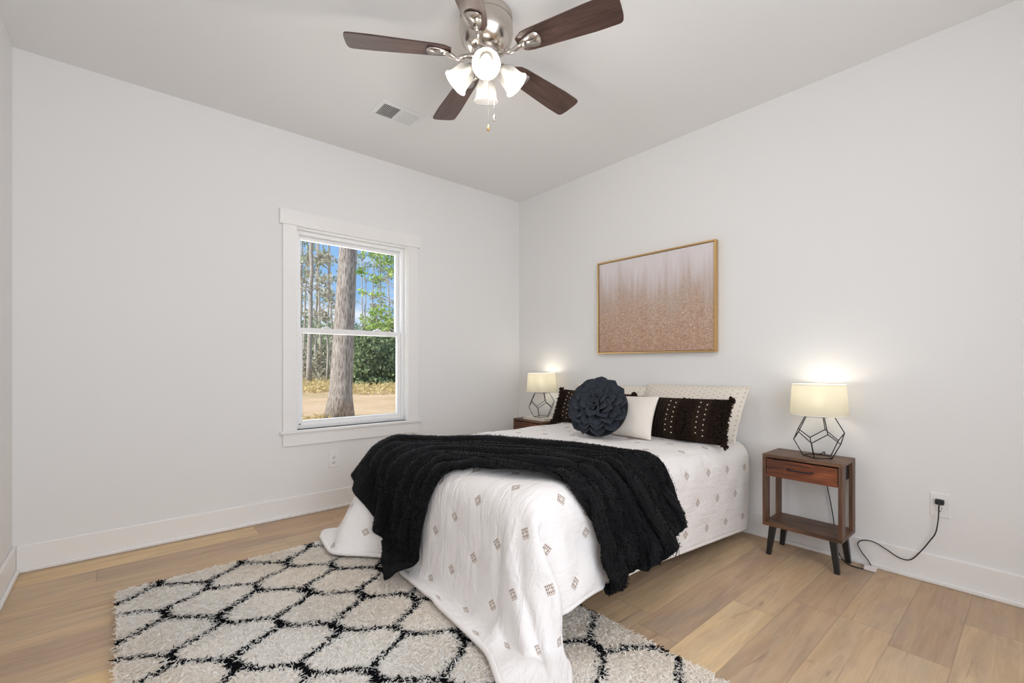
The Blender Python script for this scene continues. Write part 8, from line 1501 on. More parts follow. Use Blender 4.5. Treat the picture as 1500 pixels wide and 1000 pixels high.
7,-4,4,-3,-1,1,-5,7,0,2,-9,9,2,-7,1,1,-10,10,0,1,8,-3,1,-4,-16,6,0,6,-13,-16,1,1,-1,1,-1,1,0,0,1,-1,1,0,0,0,1,0,0,0,1,0,0,1,0,1,0,1,0,2,0,5,9,-3,14,-8,1,4,0,1,0,2,-1,1,-1,1,1,-1,1,0,1,-1,-1,0,1,-1,-1,0,1,0,0,-3,-9,4,
13,-8,-3,4,-7,5,5,-5,-1,-4,16,-9,-1,7,-9,-6,12,-2,-7,-9,2,-4,1,-3,8,-5,19,-8,10,-22,-2,-1,0,0,0,-1,0,0,-1,1,-1,1,-1,0,0,0,-1,1,-1,0,1,0,0,1,0,0,1,0,1,1,-1,19,-2,-2,5,-1,1,2,-1,1,0,0,1,0,-1,1,0,0,-1,0,0,0,-1,1,0,0,0,0,-1,-2,1,-4,
2,10,-6,-3,9,-5,1,4,1,0,-14,14,-1,-6,9,-2,-5,-2,7,-1,-4,4,-2,0,-7,-9,-12,18,-13,20,-1,0,0,-1,0,0,-1,1,0,-1,0,-1,0,0,-1,1,0,-1,0,0,-1,0,1,-1,0,0,0,0,0,0,0,-9,9,7,-4,4,2,-2,1,-2,2,0,0,-1,1,0,0,0,0,0,-1,0,1,-1,1,0,-1,1,0,1,-10,-1,
-1,7,7,-1,-10,3,4,-8,0,5,9,-10,1,4,-8,5,5,2,-6,9,-2,-4,0,1,3,2,-12,-20,26,-2,0,0,0,0,0,0,0,-1,0,0,0,0,0,0,0,-1,0,0,0,0,0,0,-1,0,0,0,0,-1,0,0,-1,2,-6,4,6,-4,-4,6,0,2,-1,0,0,1,-1,0,0,-1,0,0,1,0,0,0,0,0,0,0,0,-4,0,-4,
4,-9,3,7,8,-10,-6,14,1,-14,4,11,-8,0,8,-11,-9,6,9,-5,7,2,-1,0,0,-1,7,2,-29,4,0,0,0,0,0,0,0,0,0,0,1,0,0,0,0,0,0,0,0,0,0,0,0,0,0,0,-1,1,0,0,0,0,4,-4,7,-5,11,-5,5,-1,2,0,0,0,1,-1,0,0,1,0,0,0,0,1,-1,1,0,-1,1,0,-3,-4,
12,-5,-7,-6,3,14,-4,-10,-2,13,-9,-4,11,-2,2,9,-2,-8,-7,-5,-5,1,-1,-5,-2,1,1,8,1,0,0,0,-1,0,0,0,0,-1,0,0,-1,0,0,-1,0,0,0,0,0,0,0,0,-1,0,0,0,2,0,0,0,1,0,-5,25,-14,9,0,4,-2,3,-2,1,1,0,-1,1,0,0,0,0,0,0,0,0,0,0,0,1,-1,0,0,-3,
5,9,0,-3,-4,0,6,1,-6,0,8,-6,-3,3,-10,5,10,2,2,-2,-8,6,3,-1,-6,-11,-6,-6,22,-1,0,-1,1,-1,0,-1,0,0,-1,0,-1,0,-1,1,0,-1,0,-1,0,-1,0,0,0,0,0,0,-1,-1,0,0,0,0,1,2,5,0,-5,3,2,-1,2,0,0,0,0,0,-1,1,0,1,0,0,0,0,0,0,0,0,1,1,0,1,
0,5,9,6,-7,1,-8,6,-1,0,-9,11,0,-12,7,0,-3,-7,5,-2,13,-11,7,-11,2,10,7,9,-4,1,-1,1,-1,1,-1,0,0,0,1,-1,1,-1,0,0,-1,1,-1,1,-1,0,0,-1,0,0,-1,-1,-1,0,0,-1,-1,-1,-2,-18,12,-6,5,-1,2,1,1,0,0,1,1,0,1,0,0,-1,1,0,0,0,1,0,1,1,1,-1,0,-1,
2,-2,-2,6,9,-14,11,-12,11,-10,10,-13,-5,15,2,-3,-9,13,-14,15,-14,9,-1,13,1,1,1,-9,1,0,1,0,1,0,0,1,0,1,0,0,0,1,1,-1,1,0,0,0,1,0,-1,1,0,-1,0,0,0,-1,-1,-1,-1,0,-1,-1,-8,0,1,-1,2,1,2,0,1,0,0,0,1,0,-1,1,0,0,0,0,0,1,1,-1,-1,0,0,-1,
1,-1,4,-4,-4,9,-6,10,-6,6,-5,8,1,-6,-6,-1,9,-8,12,-13,15,-17,-7,15,-15,7,-12,2,0,1,0,0,1,0,1,0,1,0,0,1,1,0,0,1,0,0,1,0,0,1,0,0,1,0,0,0,0,1,0,0,1,-1,1,-1,3,2,-2,4,-1,2,-1,3,0,0,0,1,-1,0,1,0,-1,1,0,1,1,-1,0,0,-1,-1,-2,0,
12,2,-11,2,7,6,2,1,-1,-2,2,1,-4,1,-4,-5,-4,2,-5,4,1,11,-18,-4,20,-23,-10,-1,0,-1,1,0,0,0,0,1,-1,0,1,0,-1,1,0,0,1,0,0,0,0,0,1,0,0,1,1,0,1,0,0,2,0,1,0,1,1,13,-1,0,-3,4,1,1,-1,2,2,-1,0,1,-1,0,1,-1,2,0,-1,0,-1,-2,0,0,0,0,
5,0,5,1,-1,-1,2,-4,2,2,-1,-2,3,1,5,0,-1,0,-6,-8,-13,-3,11,-10,8,-9,11,-1,1,0,-1,0,0,0,0,-1,1,0,-1,0,0,0,0,0,-1,1,0,0,0,0,0,0,0,0,0,1,0,0,1,-1,1,0,1,0,0,-3,10,-5,7,-1,1,1,2,-1,-2,2,1,-2,2,0,0,2,-1,0,-1,-1,-1,1,-1,0,0,0,
9,-2,1,-7,-7,-4,-2,3,0,1,-2,-1,4,-3,3,2,10,-1,7,6,-1,-7,8,-3,-19,2,10,0,-1,1,0,0,-1,0,1,0,-1,0,1,0,0,-1,0,1,0,-1,0,1,0,0,0,0,0,0,-1,0,0,0,0,0,-1,0,0,0,-1,1,-3,3,-1,-2,5,-3,4,-1,3,-1,-1,2,-1,1,2,-1,0,-2,0,0,-1,0,0,0,1,0,
9,-3,4,6,4,-4,-4,-2,-4,0,4,-1,2,1,0,6,-5,0,-2,3,1,4,-14,-22,9,7,-3,0,1,-1,0,1,0,0,0,0,0,1,-1,0,1,0,1,-1,0,1,0,-1,0,1,0,0,0,0,1,-1,0,1,-1,0,1,0,-1,0,1,-1,1,3,-2,7,-3,5,-3,2,0,-1,2,0,-1,3,-3,1,-1,0,0,-1,1,-1,1,0,1,2,
12,-4,-5,6,2,5,1,1,2,-3,-2,4,-3,-1,-3,-4,-6,-2,-4,-3,5,-8,0,0,-10,4,0,0,-1,1,0,-1,0,1,-1,0,0,0,0,0,0,0,-1,1,0,-1,0,1,0,-1,1,0,0,0,0,2,0,0,1,1,-1,1,1,1,0,1,-1,5,11,-2,0,3,1,3,-1,3,0,-1,5,-5,3,-2,-1,0,0,0,0,1,0,1,0,1,
8,8,-8,-12,5,0,7,-4,2,4,-2,-2,-2,0,6,-15,-5,-4,1,-1,0,17,-18,13,9,-13,-1,0,0,-1,0,-1,0,-1,0,0,0,-1,-1,0,-1,0,0,-1,0,0,0,-1,0,0,-1,1,0,0,0,0,0,0,1,0,2,0,1,0,0,1,1,0,11,-3,8,-1,2,0,2,0,-2,6,-6,5,-3,-1,0,0,0,1,0,-1,0,0,1,1,
-2,5,14,-10,-3,-1,2,5,-12,1,-2,4,4,4,-4,15,1,-1,-7,-10,5,-25,17,15,-20,22,0,-1,0,-1,0,0,0,-1,-1,0,-1,0,0,0,-1,0,-1,0,-1,0,0,-1,0,0,-1,-1,0,0,0,-1,0,0,-1,0,-1,0,0,0,0,-1,1,0,-14,16,1,-3,3,-1,4,-2,6,-7,7,-5,0,1,0,1,0,0,-1,1,0,1,1,1,
4,-10,2,14,-11,8,-9,4,12,-18,3,4,-2,-6,3,0,8,4,3,-4,-12,15,10,-22,23,0,1,0,0,0,-1,1,-1,1,0,0,0,0,0,0,0,-1,1,-1,1,-1,0,0,0,-1,0,0,-1,0,-1,-1,-1,0,-1,-1,0,-1,-2,0,-1,0,-2,0,0,-10,2,1,3,3,-2,7,-6,7,-7,1,2,0,0,0,-1,0,1,-1,0,3,1,-2,
-5,11,-15,3,14,-11,8,-10,3,16,0,-23,0,8,-9,1,-1,4,12,12,3,1,-25,21,-12,0,0,0,0,1,1,0,1,-1,1,0,1,-1,1,0,1,0,0,1,-1,1,0,0,0,0,1,-1,0,0,0,0,0,-2,0,0,-1,-1,0,-1,0,-1,0,0,0,2,-8,8,-6,4,4,-7,9,-9,4,3,-2,1,0,-1,1,-1,0,0,2,-1,-1,1,
1,-14,10,1,-2,6,-4,-1,0,2,-8,12,-1,-4,11,-15,-2,3,-4,6,-2,3,15,-28,3,0,0,1,0,1,0,0,0,1,0,0,0,1,0,0,0,1,0,0,0,0,0,1,0,0,0,1,0,0,0,0,0,1,0,0,0,1,0,0,0,0,1,-1,0,0,8,0,1,2,-8,13,-11,8,1,-5,4,-2,0,0,0,1,-1,2,2,-3,1,-1,
-4,13,-13,-3,-2,4,-4,7,-2,0,14,5,0,-15,-6,20,-8,-11,-6,2,9,-18,11,0,0,0,1,0,0,-1,0,0,0,0,0,0,0,0,0,0,0,0,0,0,1,0,0,0,0,0,0,0,1,-1,1,0,1,0,0,0,1,0,0,0,1,0,0,1,-1,0,-1,6,4,-8,14,-13,11,-1,-5,6,-5,2,1,0,0,0,1,0,-2,3,-1,1,
4,-13,20,2,0,-2,2,0,-4,-15,-3,5,6,16,-2,-17,16,2,-9,-17,-6,26,-29,25,0,0,-1,1,0,0,0,0,0,0,0,0,0,1,0,0,0,0,0,0,0,0,0,-1,0,1,0,0,-1,1,-1,1,-1,0,0,0,-1,0,0,1,-1,0,-1,0,1,0,1,-4,-3,11,-11,8,-2,-3,11,-6,3,0,-1,1,0,0,0,1,2,-1,1,0,
16,-6,-18,1,2,-9,5,-1,5,19,-3,-13,-8,3,4,17,-27,3,17,11,-2,-18,1,4,1,0,0,0,0,0,1,0,0,1,0,0,1,-1,0,1,0,0,0,1,0,0,0,1,0,0,0,0,1,-1,1,-1,0,0,0,0,0,-1,0,-1,-1,0,1,-1,0,0,0,1,3,-11,4,1,0,10,-6,3,-1,0,0,0,0,-1,2,3,-1,1,-1,-2,
9,11,-2,-17,-7,9,3,-2,3,-7,5,10,-6,-9,1,0,4,2,-19,-6,3,12,-1,-11,-1,1,0,0,1,0,0,0,1,-1,1,0,0,1,0,0,0,1,0,0,0,1,0,1,0,0,1,0,0,1,-1,1,0,1,0,0,0,1,0,0,1,0,0,0,0,0,-1,0,7,7,3,1,2,-10,-1,3,-1,1,4,-1,1,2,4,-2,0,-2,0,1,
-15,7,15,9,-8,3,-15,5,2,4,-9,3,1,5,3,-18,20,-17,21,-18,1,-23,3,0,0,-1,1,-1,-1,1,-1,0,0,0,0,0,0,-1,1,-1,1,-1,0,0,0,0,0,0,0,1,-1,1,0,0,1,1,1,0,1,1,1,1,1,0,1,1,0,1,0,0,0,-1,-1,10,-3,2,4,14,-2,-1,3,3,-4,3,0,5,-4,-1,-2,1,0,0,
7,-10,-6,0,19,-8,12,-1,-15,-5,12,-12,9,6,-15,16,-19,21,-25,20,-19,19,-8,0,-1,0,-1,0,0,-1,0,0,-1,-1,-1,0,-1,0,-1,0,-1,1,0,-1,0,-1,0,-1,0,0,0,-1,1,0,0,0,0,0,1,0,1,0,1,1,1,0,0,0,1,0,0,0,0,-5,17,3,-1,-7,12,1,0,-6,5,-2,5,-5,-1,0,2,-1,-2,-3,
7,15,2,-2,-15,7,-5,2,10,-4,-16,11,-6,-2,12,-21,16,-16,22,-10,15,-26,23,-1,1,-1,0,0,-1,0,-1,0,-1,1,0,-1,0,-1,0,0,-1,-1,0,0,-1,0,0,0,-1,-1,0,0,-1,0,0,-1,0,0,-1,0,-1,0,-1,1,-1,0,0,0,-1,0,0,1,0,0,-6,5,2,4,-6,-3,3,10,-5,6,-4,0,1,0,-2,-2,-1,-1,
4,-14,9,10,8,-6,1,-4,-7,9,8,-15,5,-3,5,4,-17,4,-7,24,-24,22,0,0,0,1,-1,0,1,-1,1,-1,1,0,-1,1,0,0,0,-1,1,0,-1,0,1,-1,0,0,0,0,0,-1,0,-1,0,-1,0,-1,0,-1,0,-1,-1,-1,-1,0,0,0,-1,1,0,-1,0,1,-2,-6,-2,7,-4,8,5,-10,10,-6,0,1,-1,-2,-2,0,0,1,
16,-13,-11,-3,0,0,0,0,7,0,4,15,1,-2,-23,19,9,1,-13,-5,10,-13,-1,1,0,0,0,0,0,1,0,0,0,0,1,-1,0,1,0,1,-1,0,1,0,-1,1,0,-1,1,0,-1,1,0,0,0,0,-1,1,-1,0,-1,1,0,-1,1,-1,0,-1,1,-1,0,0,0,-1,0,3,2,0,3,5,-10,11,-10,2,2,0,-2,-1,0,0,0,0,
4,14,-4,-2,-2,0,-1,-2,-6,-4,-2,0,4,-5,18,-27,3,7,17,-29,2,8,1,0,-1,0,1,0,0,-1,0,1,0,0,-1,1,0,0,-1,0,1,0,-1,0,1,0,-1,1,0,-1,1,0,-1,1,-1,1,0,0,0,1,0,0,0,1,-1,1,0,1,-1,0,0,0,0,0,0,0,9,-7,14,-13,12,-8,4,1,-3,-3,1,0,1,0,0,0,
-11,11,15,1,1,-2,0,1,0,-2,-4,-11,-7,6,-7,25,-11,-15,-7,33,-9,0,0,0,0,0,0,0,0,0,0,0,0,-1,1,0,-1,0,1,-1,0,0,0,0,0,-1,1,-1,0,1,-1,0,0,0,0,-1,1,-1,1,-1,0,0,0,-1,1,-1,0,0,1,0,0,0,0,1,0,1,-5,11,-15,12,-4,3,1,-5,-1,3,0,1,1,1,1,1,
-2,-2,0,6,6,5,2,1,2,-1,0,0,-3,-2,5,-19,21,2,-13,-6,12,0,0,0,1,0,0,0,0,1,0,0,0,0,0,0,1,0,0,1,-1,0,1,0,-1,1,0,1,-1,0,0,0,0,-1,0,1,-1,-1,-1,0,0,-2,0,0,-1,0,-1,0,-1,1,0,1,1,0,1,1,1,-15,8,-5,-1,3,-1,4,2,0,2,1,0,0,0,0,
-2,1,-3,-2,-2,0,4,-3,5,4,4,7,5,-2,-23,17,-24,10,14,-12,-1,1,0,0,1,0,1,0,0,1,0,0,1,1,0,1,0,0,1,0,1,0,1,0,1,0,0,0,1,0,1,-1,1,0,0,-1,0,1,-1,0,-1,0,0,-1,0,-1,0,0,0,0,0,0,0,0,1,-1,1,1,-4,-1,0,-3,3,1,0,1,1,1,1,1,1,0,
-5,1,1,-2,0,2,-1,0,1,-6,-3,-1,3,7,0,-4,3,-15,-5,1,1,-1,1,1,-1,1,-1,1,0,0,1,0,0,0,1,0,0,1,0,0,1,0,0,0,1,0,1,0,0,1,0,1,0,1,0,1,0,0,1,0,1,1,0,1,0,1,0,0,0,-1,1,-1,0,0,-1,0,-2,12,-6,1,0,2,-2,-4,-1,-1,-1,0,3,0,0,1,
-1,-6,-3,4,2,-1,0,1,1,10,4,-4,-12,-5,27,-24,14,-2,-4,-20,0,0,-1,0,0,-1,1,-1,0,0,-1,1,-1,1,-1,0,0,0,-1,1,-1,1,-1,0,0,0,0,0,1,-1,1,0,0,0,2,0,1,1,1,1,0,1,1,1,0,1,1,0,1,0,-1,0,-1,0,-1,0,5,7,-1,-4,2,0,-1,2,-1,-1,0,1,-6,0,0,0,
14,0,-5,-6,-6,-2,-1,10,-8,1,2,9,6,-2,-9,11,-24,7,10,-4,-1,0,0,-1,0,0,-1,0,0,-1,0,-1,1,-1,0,-1,0,-1,0,-1,0,0,0,0,-1,0,0,0,-1,0,0,0,0,0,0,0,0,0,0,1,1,0,0,0,1,0,0,0,0,1,0,0,0,0,0,13,-2,-23,17,-5,-2,1,3,0,2,0,-2,-3,5,1,-4,-3,
11,6,4,0,0,-2,-6,-10,3,-4,-5,-2,7,-13,-1,14,0,11,-18,20,0,0,-1,0,0,0,0,0,-1,0,0,0,-1,0,0,0,-1,0,0,0,0,-1,0,0,0,0,-1,0,0,0,-1,0,0,0,-1,0,0,0,0,-2,0,0,0,-1,0,0,0,0,0,-1,1,0,1,-1,2,2,-19,10,-14,15,-6,-2,4,0,2,2,2,2,-3,-3,3,-1,
9,-15,5,8,3,3,2,2,-1,-1,2,-14,-11,22,-14,-13,28,-23,12,0,0,0,0,0,0,0,0,0,1,-1,0,0,0,0,0,0,1,0,0,0,0,0,-1,0,0,0,0,0,0,0,0,0,0,0,-1,0,0,-1,0,1,-1,0,-1,1,-1,0,0,0,-1,0,0,0,-1,0,13,-24,21,-20,9,-10,11,-2,-5,-2,1,3,3,-2,0,1,2,0,
15,-4,-12,-9,4,0,3,5,-1,2,-2,11,4,-25,23,1,-30,15,-7,0,0,-1,1,0,0,-1,0,0,0,1,-1,0,0,0,0,0,0,-1,0,0,0,0,1,0,0,-1,0,0,0,0,0,0,0,0,0,0,0,1,0,0,0,0,1,0,1,-1,0,0,1,0,-1,0,-1,17,-24,5,7,-1,-2,-1,-4,-2,2,4,-5,-1,1,7,1,2,-1,0,
10,2,3,-6,-15,0,-1,-4,3,-4,2,-2,2,23,-28,4,20,-11,4,0,-1,1,-1,0,0,0,0,-1,0,0,0,0,-1,0,-1,0,0,0,0,-1,0,0,-1,0,0,0,0,0,-1,0,0,-1,0,0,1,0,-1,0,0,0,1,0,0,0,1,1,0,0,0,-1,0,0,17,-27,15,-9,5,11,-17,4,-5,0,1,3,0,-3,1,0,4,2,1,3]


def smooth_grid(c, it):
    for _ in range(it):
        s = c.copy()
        s[1:-1, 1:-1] = (c[1:-1, 1:-1] * 4 + c[:-2, 1:-1] + c[2:, 1:-1] + c[1:-1, :-2] + c[1:-1, 2:]) / 8
        c = s
    return c


def cloth(name, c, lu, lv, mat, thick, off):
    nv, nu, _ = c.shape
    vv, uu = np.meshgrid(np.linspace(0, lv, nv), np.linspace(0, lu, nu), indexing='ij')
    o = np_mesh(name, c.reshape(-1, 3), grid_faces(nv, nu), mat, uv=np.stack([uu.ravel(), vv.ravel()], 1))
    s = o.modifiers.new('thick', 'SOLIDIFY')
    s.thickness = thick
    s.offset = off
    s = o.modifiers.new('sub', 'SUBSURF')
    s.levels = 1
    s.render_levels = 2
    return o


cf = smooth_grid(unpack(COMF, 76, 86), 2)
# soft hand-made puffiness on the top of the bed
xx, yy, zz = cf[..., 0], cf[..., 1], cf[..., 2]
cf[..., 2] += 0.007 * np.sin(xx * 13.5 + 0.7) * np.sin(yy * 11 + 1.3) * np.clip((zz - 0.56) / 0.04, 0, 1)
com = cloth('comforter', cf, 2.55, 2.2, M['comforter'], 0.022, 0.0)
tag(com, 'white quilted comforter with small tan stitched diamonds, covering the bed and trailing on the rug', 'comforter')
# piped hem along the edge
bm = bmesh.new()
border = [cf[0, i] for i in range(0, 86)] + [cf[j, 85] for j in range(1, 76)] + [cf[75, i] for i in range(84, -1, -1)]
border = [Vector(p) for p in border]
border = [(border[max(i - 1, 0)] + border[i] * 2 + border[min(i + 1, len(border) - 1)]) / 4 for i in range(len(border))]
tube(bm, border, 0.0125, 8)
obj('hem', bm, M['hem'], com, True)

th = unpack(THROW, 56, 92)
th = smooth_grid(th, 1)
gu, gv_ = np.gradient(th, axis=1), np.gradient(th, axis=0)
nrm = np.cross(gv_, gu)
nrm /= np.linalg.norm(nrm, axis=2)[..., None] + 1e-9
v_ = np.linspace(0, 1, 56)[:, None]
u_ = np.linspace(0, 1, 92)[None, :]
pl_ = np.sin(v_ * 46 + 1.5 * np.sin(u_ * 7) + 0.8 * np.sin(u_ * 17 + v_ * 6))
th = th + nrm * (0.0105 * (np.abs(pl_) ** 0.8 * np.sign(pl_) + 0.6))[..., None] * np.minimum(1, np.minimum(v_, 1 - v_) * 12)[..., None]
throw = cloth('throw_blanket', th, 2.3, 0.85, M['throw'], 0.013, 0.0)
tag(throw, 'black chenille throw blanket draped across the foot of the bed', 'blanket')


def make_nap():
    # short chenille nap standing on the outer face of the throw, set in lengthwise rows
    g = np.random.default_rng(4)
    n = 60000
    a = g.uniform(0, 90.99, n)
    rows = np.round(g.uniform(0, 54.99, n) * 1.35) / 1.35
    b_ = np.clip(rows + g.normal(0, 0.10, n), 0, 54.99)
    i, j = a.astype(int), b_.astype(int)
    fa, fb = (a - i)[:, None], (b_ - j)[:, None]

    def lerp(q):
        return (q[j, i] * (1 - fa) + q[j, i + 1] * fa) * (1 - fb) + (q[j + 1, i] * (1 - fa) + q[j + 1, i + 1] * fa) * fb

    nn = np.cross(np.gradient(th, axis=0), np.gradient(th, axis=1))
    nn /= np.linalg.norm(nn, axis=2)[..., None] + 1e-9
    P, N = lerp(th), lerp(nn)
    P = P + N * 0.0055
    d = N + g.normal(0, 0.75, (n, 3))
    d /= np.linalg.norm(d, axis=1)[:, None]
    w = np.cross(d, g.normal(size=(n, 3)))
    w /= np.linalg.norm(w, axis=1)[:, None] + 1e-9
    ln = g.uniform(0.003, 0.0058, n)[:, None]
    V = np.empty((n, 4, 3))
    V[:, 0] = P - w * 0.0016
    V[:, 1] = P + w * 0.0016
    V[:, 2] = P + d * ln + w * 0.0011
    V[:, 3] = P + d * ln - w * 0.0011
    tone = np.where(g.random(n) < 0.16, g.uniform(0.03, 0.085, n), g.uniform(0.003, 0.014, n))
    tone = tone * (0.7 + 0.5 * np.sin(rows * 5.1) ** 2)
    col = np.repeat(tone[:, None] * np.array([[0.94, 0.97, 1.06]]), 4, axis=0)
    o = np_mesh('nap', V.reshape(-1, 3), np.arange(n * 4).reshape(n, 4), M['pile'], throw, smooth=False, col=col)
    tag(o, kind='stuff')


make_nap()
# loose thread end at the hem
bm = bmesh.new()
e0 = Vector(th[38, 0])
for k in range(7):
    tube(bm, smooth_path([e0, e0 + Vector((0.01 * random.Random(k).uniform(-1, 1), -0.012, -0.022)), e0 + Vector((0.02 * random.Random(k + 9).uniform(-1, 1), -0.012, -0.05 - 0.004 * k))], 4), 0.0012, 5)
obj('loose_thread', bm, M['throw'], throw)


# ------------------------------------------------------------------ pillows
def cushion(w, h, T, pinch=0.05, n=44, p=2.4, flange=0.0):
    """local: width along Y, height along Z (0..h), thickness along X"""
    V, U = [], []
    s = np.linspace(-1, 1, n)
    S, Tt = np.meshgrid(s, s)
    S = np.sign(S) * (1 - (1 - np.abs(S)) ** 1.25)
    Tt = np.sign(Tt) * (1 - (1 - np.abs(Tt)) ** 1.25)
    prof = np.clip(1 - np.abs(S) ** p, 0, 1) ** 0.55 * np.clip(1 - np.abs(Tt) ** p, 0, 1) ** 0.55
    if flange:
        fs = np.clip((1 - np.maximum(np.abs(S) * 1.0, np.abs(Tt))) / flange, 0, 1)
        prof = prof * fs
    Y = S * (w / 2) * (1 - pinch * (1 - Tt ** 2))
    Z = Tt * (h / 2) * (1 - pinch * (1 - S ** 2)) + h / 2
    front = np.stack([-prof * T / 2 - 0.002, Y, Z], -1).reshape(-1, 3)
    back = np.stack([prof * T / 2 + 0.002, Y, Z], -1).reshape(-1, 3)
    uv = np.stack([(S + 1) * w / 2, (Tt + 1) * h / 2], -1).reshape(-1, 2)
    F = grid_faces(n, n)
    V = np.concatenate([front, back])
    Fq = np.concatenate([F, F[:, ::-1] + n * n])
    # rim
    idx = np.arange(n * n).reshape(n, n)
    rim = np.concatenate([idx[0, :-1], idx[:-1, -1], idx[-1, :0:-1], idx[:0:-1, 0]])
    nx = np.roll(rim, -1)
    Fr = np.stack([rim, rim + n * n, nx + n * n, nx], 1)
    Fq = np.concatenate([Fq, Fr])
    return V, Fq, np.concatenate([uv, uv])


def front_x(w, h, T, y, z, p=2.4):
    s = min(1, abs(y) / (w / 2))
    t = min(1, abs(z - h / 2) / (h / 2))
    return -max(0, 1 - s ** p) ** 0.55 * max(0, 1 - t ** p) ** 0.55 * T / 2 - 0.002


def place(o, x, y, z, lean, yaw=0.0, roll=0.0):
    o.location = (x, y, z)
    o.rotation_euler = Matrix.Rotation(R(yaw), 3, 'Z').to_4x4().to_3x3().to_euler()
    o.matrix_world = Matrix.Translation((x, y, z)) @ Matrix.Rotation(R(yaw), 4, 'Z') @ Matrix.Rotation(R(lean), 4, 'Y') @ Matrix.Rotation(R(roll), 4, 'X')


BEDZ = 0.612
# shams leaning on the wall
for (yc, x, z, w, h, lean, yaw, roll, label) in (
        (-1.905, -0.275, 0.605, 0.76, 0.40, 33, -3, -1, 'cream patterned sham leaning on the wall, behind the right dark pillow'),
        (-1.20, -0.255, 0.605, 0.70, 0.37, 33, 2, 0, 'cream patterned sham leaning on the wall, behind the dark flower pillow')):
    V, Fq, uv = cushion(w, h, 0.15, 0.03, flange=0.16)
    o = np_mesh('pillow_sham', V, Fq, M['sham'], uv=uv)
    place(o, x, yc, z, lean, yaw, roll)
    tag(o, label, 'pillow', 'cream shams against the wall')


def tuft_strands(rng, n, y0, y1, z0, z1, w, h, T, ln, spread=0.6):
    bm = bmesh.new()
    for _ in range(n):
        y = rng.uniform(y0, y1)
        z = rng.uniform(z0, z1)
        x = front_x(w, h, T, y, z)
        d = Vector((-1, rng.uniform(-spread, spread), rng.uniform(-spread, spread) - 0.25)).normalized()
        l = ln * rng.uniform(0.6, 1.2)
        p0 = Vector((x + 0.003, y, z))
        p1 = p0 + d * l * 0.55
        p2 = p1 + (d + Vector((0.35, rng.uniform(-.7, .7), -0.5 + rng.uniform(-.4, .4)))).normalized() * l * 0.5
        tube(bm, [p0, p1, p2], [0.0036, 0.0042, 0.0022], 4)
    return bm


def fringe_strands(rng, n, y_edge, z0, z1, sgn, w, h, ln):
    bm = bmesh.new()
    for _ in range(n):
        t = rng.uniform(0, 1)
        z = z0 + (z1 - z0) * t
        y = y_edge * (1 - 0.04 * (1 - (2 * t - 1) ** 2))
        d = Vector((rng.uniform(-0.6, 0.3), sgn, rng.uniform(-0.6, 0.6))).normalized()
        l = ln * rng.uniform(0.6, 1.25)
        p0 = Vector((rng.uniform(-0.006, 0.006), y - sgn * 0.006, z))
        tube(bm, [p0, p0 + d * l * 0.6, p0 + d * l + Vector((0, 0, rng.uniform(-0.008, 0.004)))], [0.0040, 0.0044, 0.0024], 4)
    return bm


def lumbar(loc, lean, yaw, roll, flip, label, seed):
    w, h, T = 0.70, 0.285, 0.135
    rng = random.Random(seed)
    t = thing('lumbar_pillow', (0, 0, 0), label, 'pillow', 'dark brown fringed lumbar pillows')
    V, Fq, uv = cushion(w, h, T, 0.035, 60)
    body = np_mesh('cover', V, Fq, None, t, uv=uv)
    for m in ('ribbed', 'browncloth', 'tuftcloth'):
        body.data.materials.append(M[m])
    # s runs from the fringed right end (y = -w/2) to the left end
    bands = [(0.0, 0.13, 2), (0.13, 0.27, 1), (0.27, 0.42, 2), (0.42, 0.56, 1), (0.56, 0.87, 0), (0.87, 1.0, 2)]

    def s_of(y):
        s = (y + w / 2) / w
        return 1 - s if flip else s

    def y_of(s):
        return ((1 - s) if flip else s) * w - w / 2

    for p in body.data.polygons:
        s = s_of(p.center.y)
        for a, b, m in bands:
            if a <= s <= b:
                p.material_index = m
    for a, b, m in bands:
        ya, yb = sorted((y_of(a), y_of(b)))
        if m == 2:
            obj('tuft_band', tuft_strands(rng, int(2300 * (b - a)), ya, yb, 0.012, h - 0.012, w, h, T, 0.021), M['tuft'], t, True)
        if m == 1:
            for c_ in (0.28, 0.72):
                for k in range(7):
                    z = 0.028 + (h - 0.056) * (k + (0.25 if c_ < 0.5 else 0.65)) / 7
                    y = ya + (yb - ya) * c_
                    bm = bmesh.new()
                    bmesh.ops.create_uvsphere(bm, u_segments=10, v_segments=6, radius=0.0040)
                    o = obj('stud', bm, M['stud'], t, True)
                    o.location = (front_x(w, h, T, y, z) - 0.0015, y, z)
    for sgn in (-1, 1):
        obj('end_fringe', fringe_strands(rng, 210, sgn * w / 2, 0.0, h, sgn, w, h, 0.026), M['tuft'], t, True)
        for zc in (0.0, h):
            bm = bmesh.new()
            for k in range(46):
                d = Vector((rng.uniform(-.8, .5), sgn * rng.uniform(0.1, 1), (1 if zc > 0 else -0.4) * rng.uniform(0.0, 0.9))).normalized()
                p0 = Vector((0, sgn * (w / 2 - 0.012), zc + (-0.008 if zc > 0 else 0.008)))
                tube(bm, [p0, p0 + d * 0.024, p0 + d * 0.036 + Vector((0, 0, -0.006))], [0.0040, 0.0046, 0.0026], 4)
            obj('corner_tassel', bm, M['tuft'], t, True)
    place(t, *loc, lean, yaw, roll)
    return t


lumbar((-0.405, -1.925, 0.602), 22, -2, -1.5, False, 'dark brown fringed lumbar pillow with pale studs, at the right end of the bed head', 3)
lumbar((-0.330, -1.175, 0.602), 22, 3, 1.0, True, 'dark brown fringed lumbar pillow with pale studs, by the corner lamp, behind the flower pillow', 8)

V, Fq, uv = cushion(0.60, 0.285, 0.14, 0.06, 44, 2.2)
o = np_mesh('white_pillow', V, Fq, M['linen'], uv=uv)
place(o, -0.560, -1.590, 0.606, 20, -2, -1)
tag(o, 'plain white rectangular pillow leaning between the flower pillow and the right dark pillow', 'pillow')

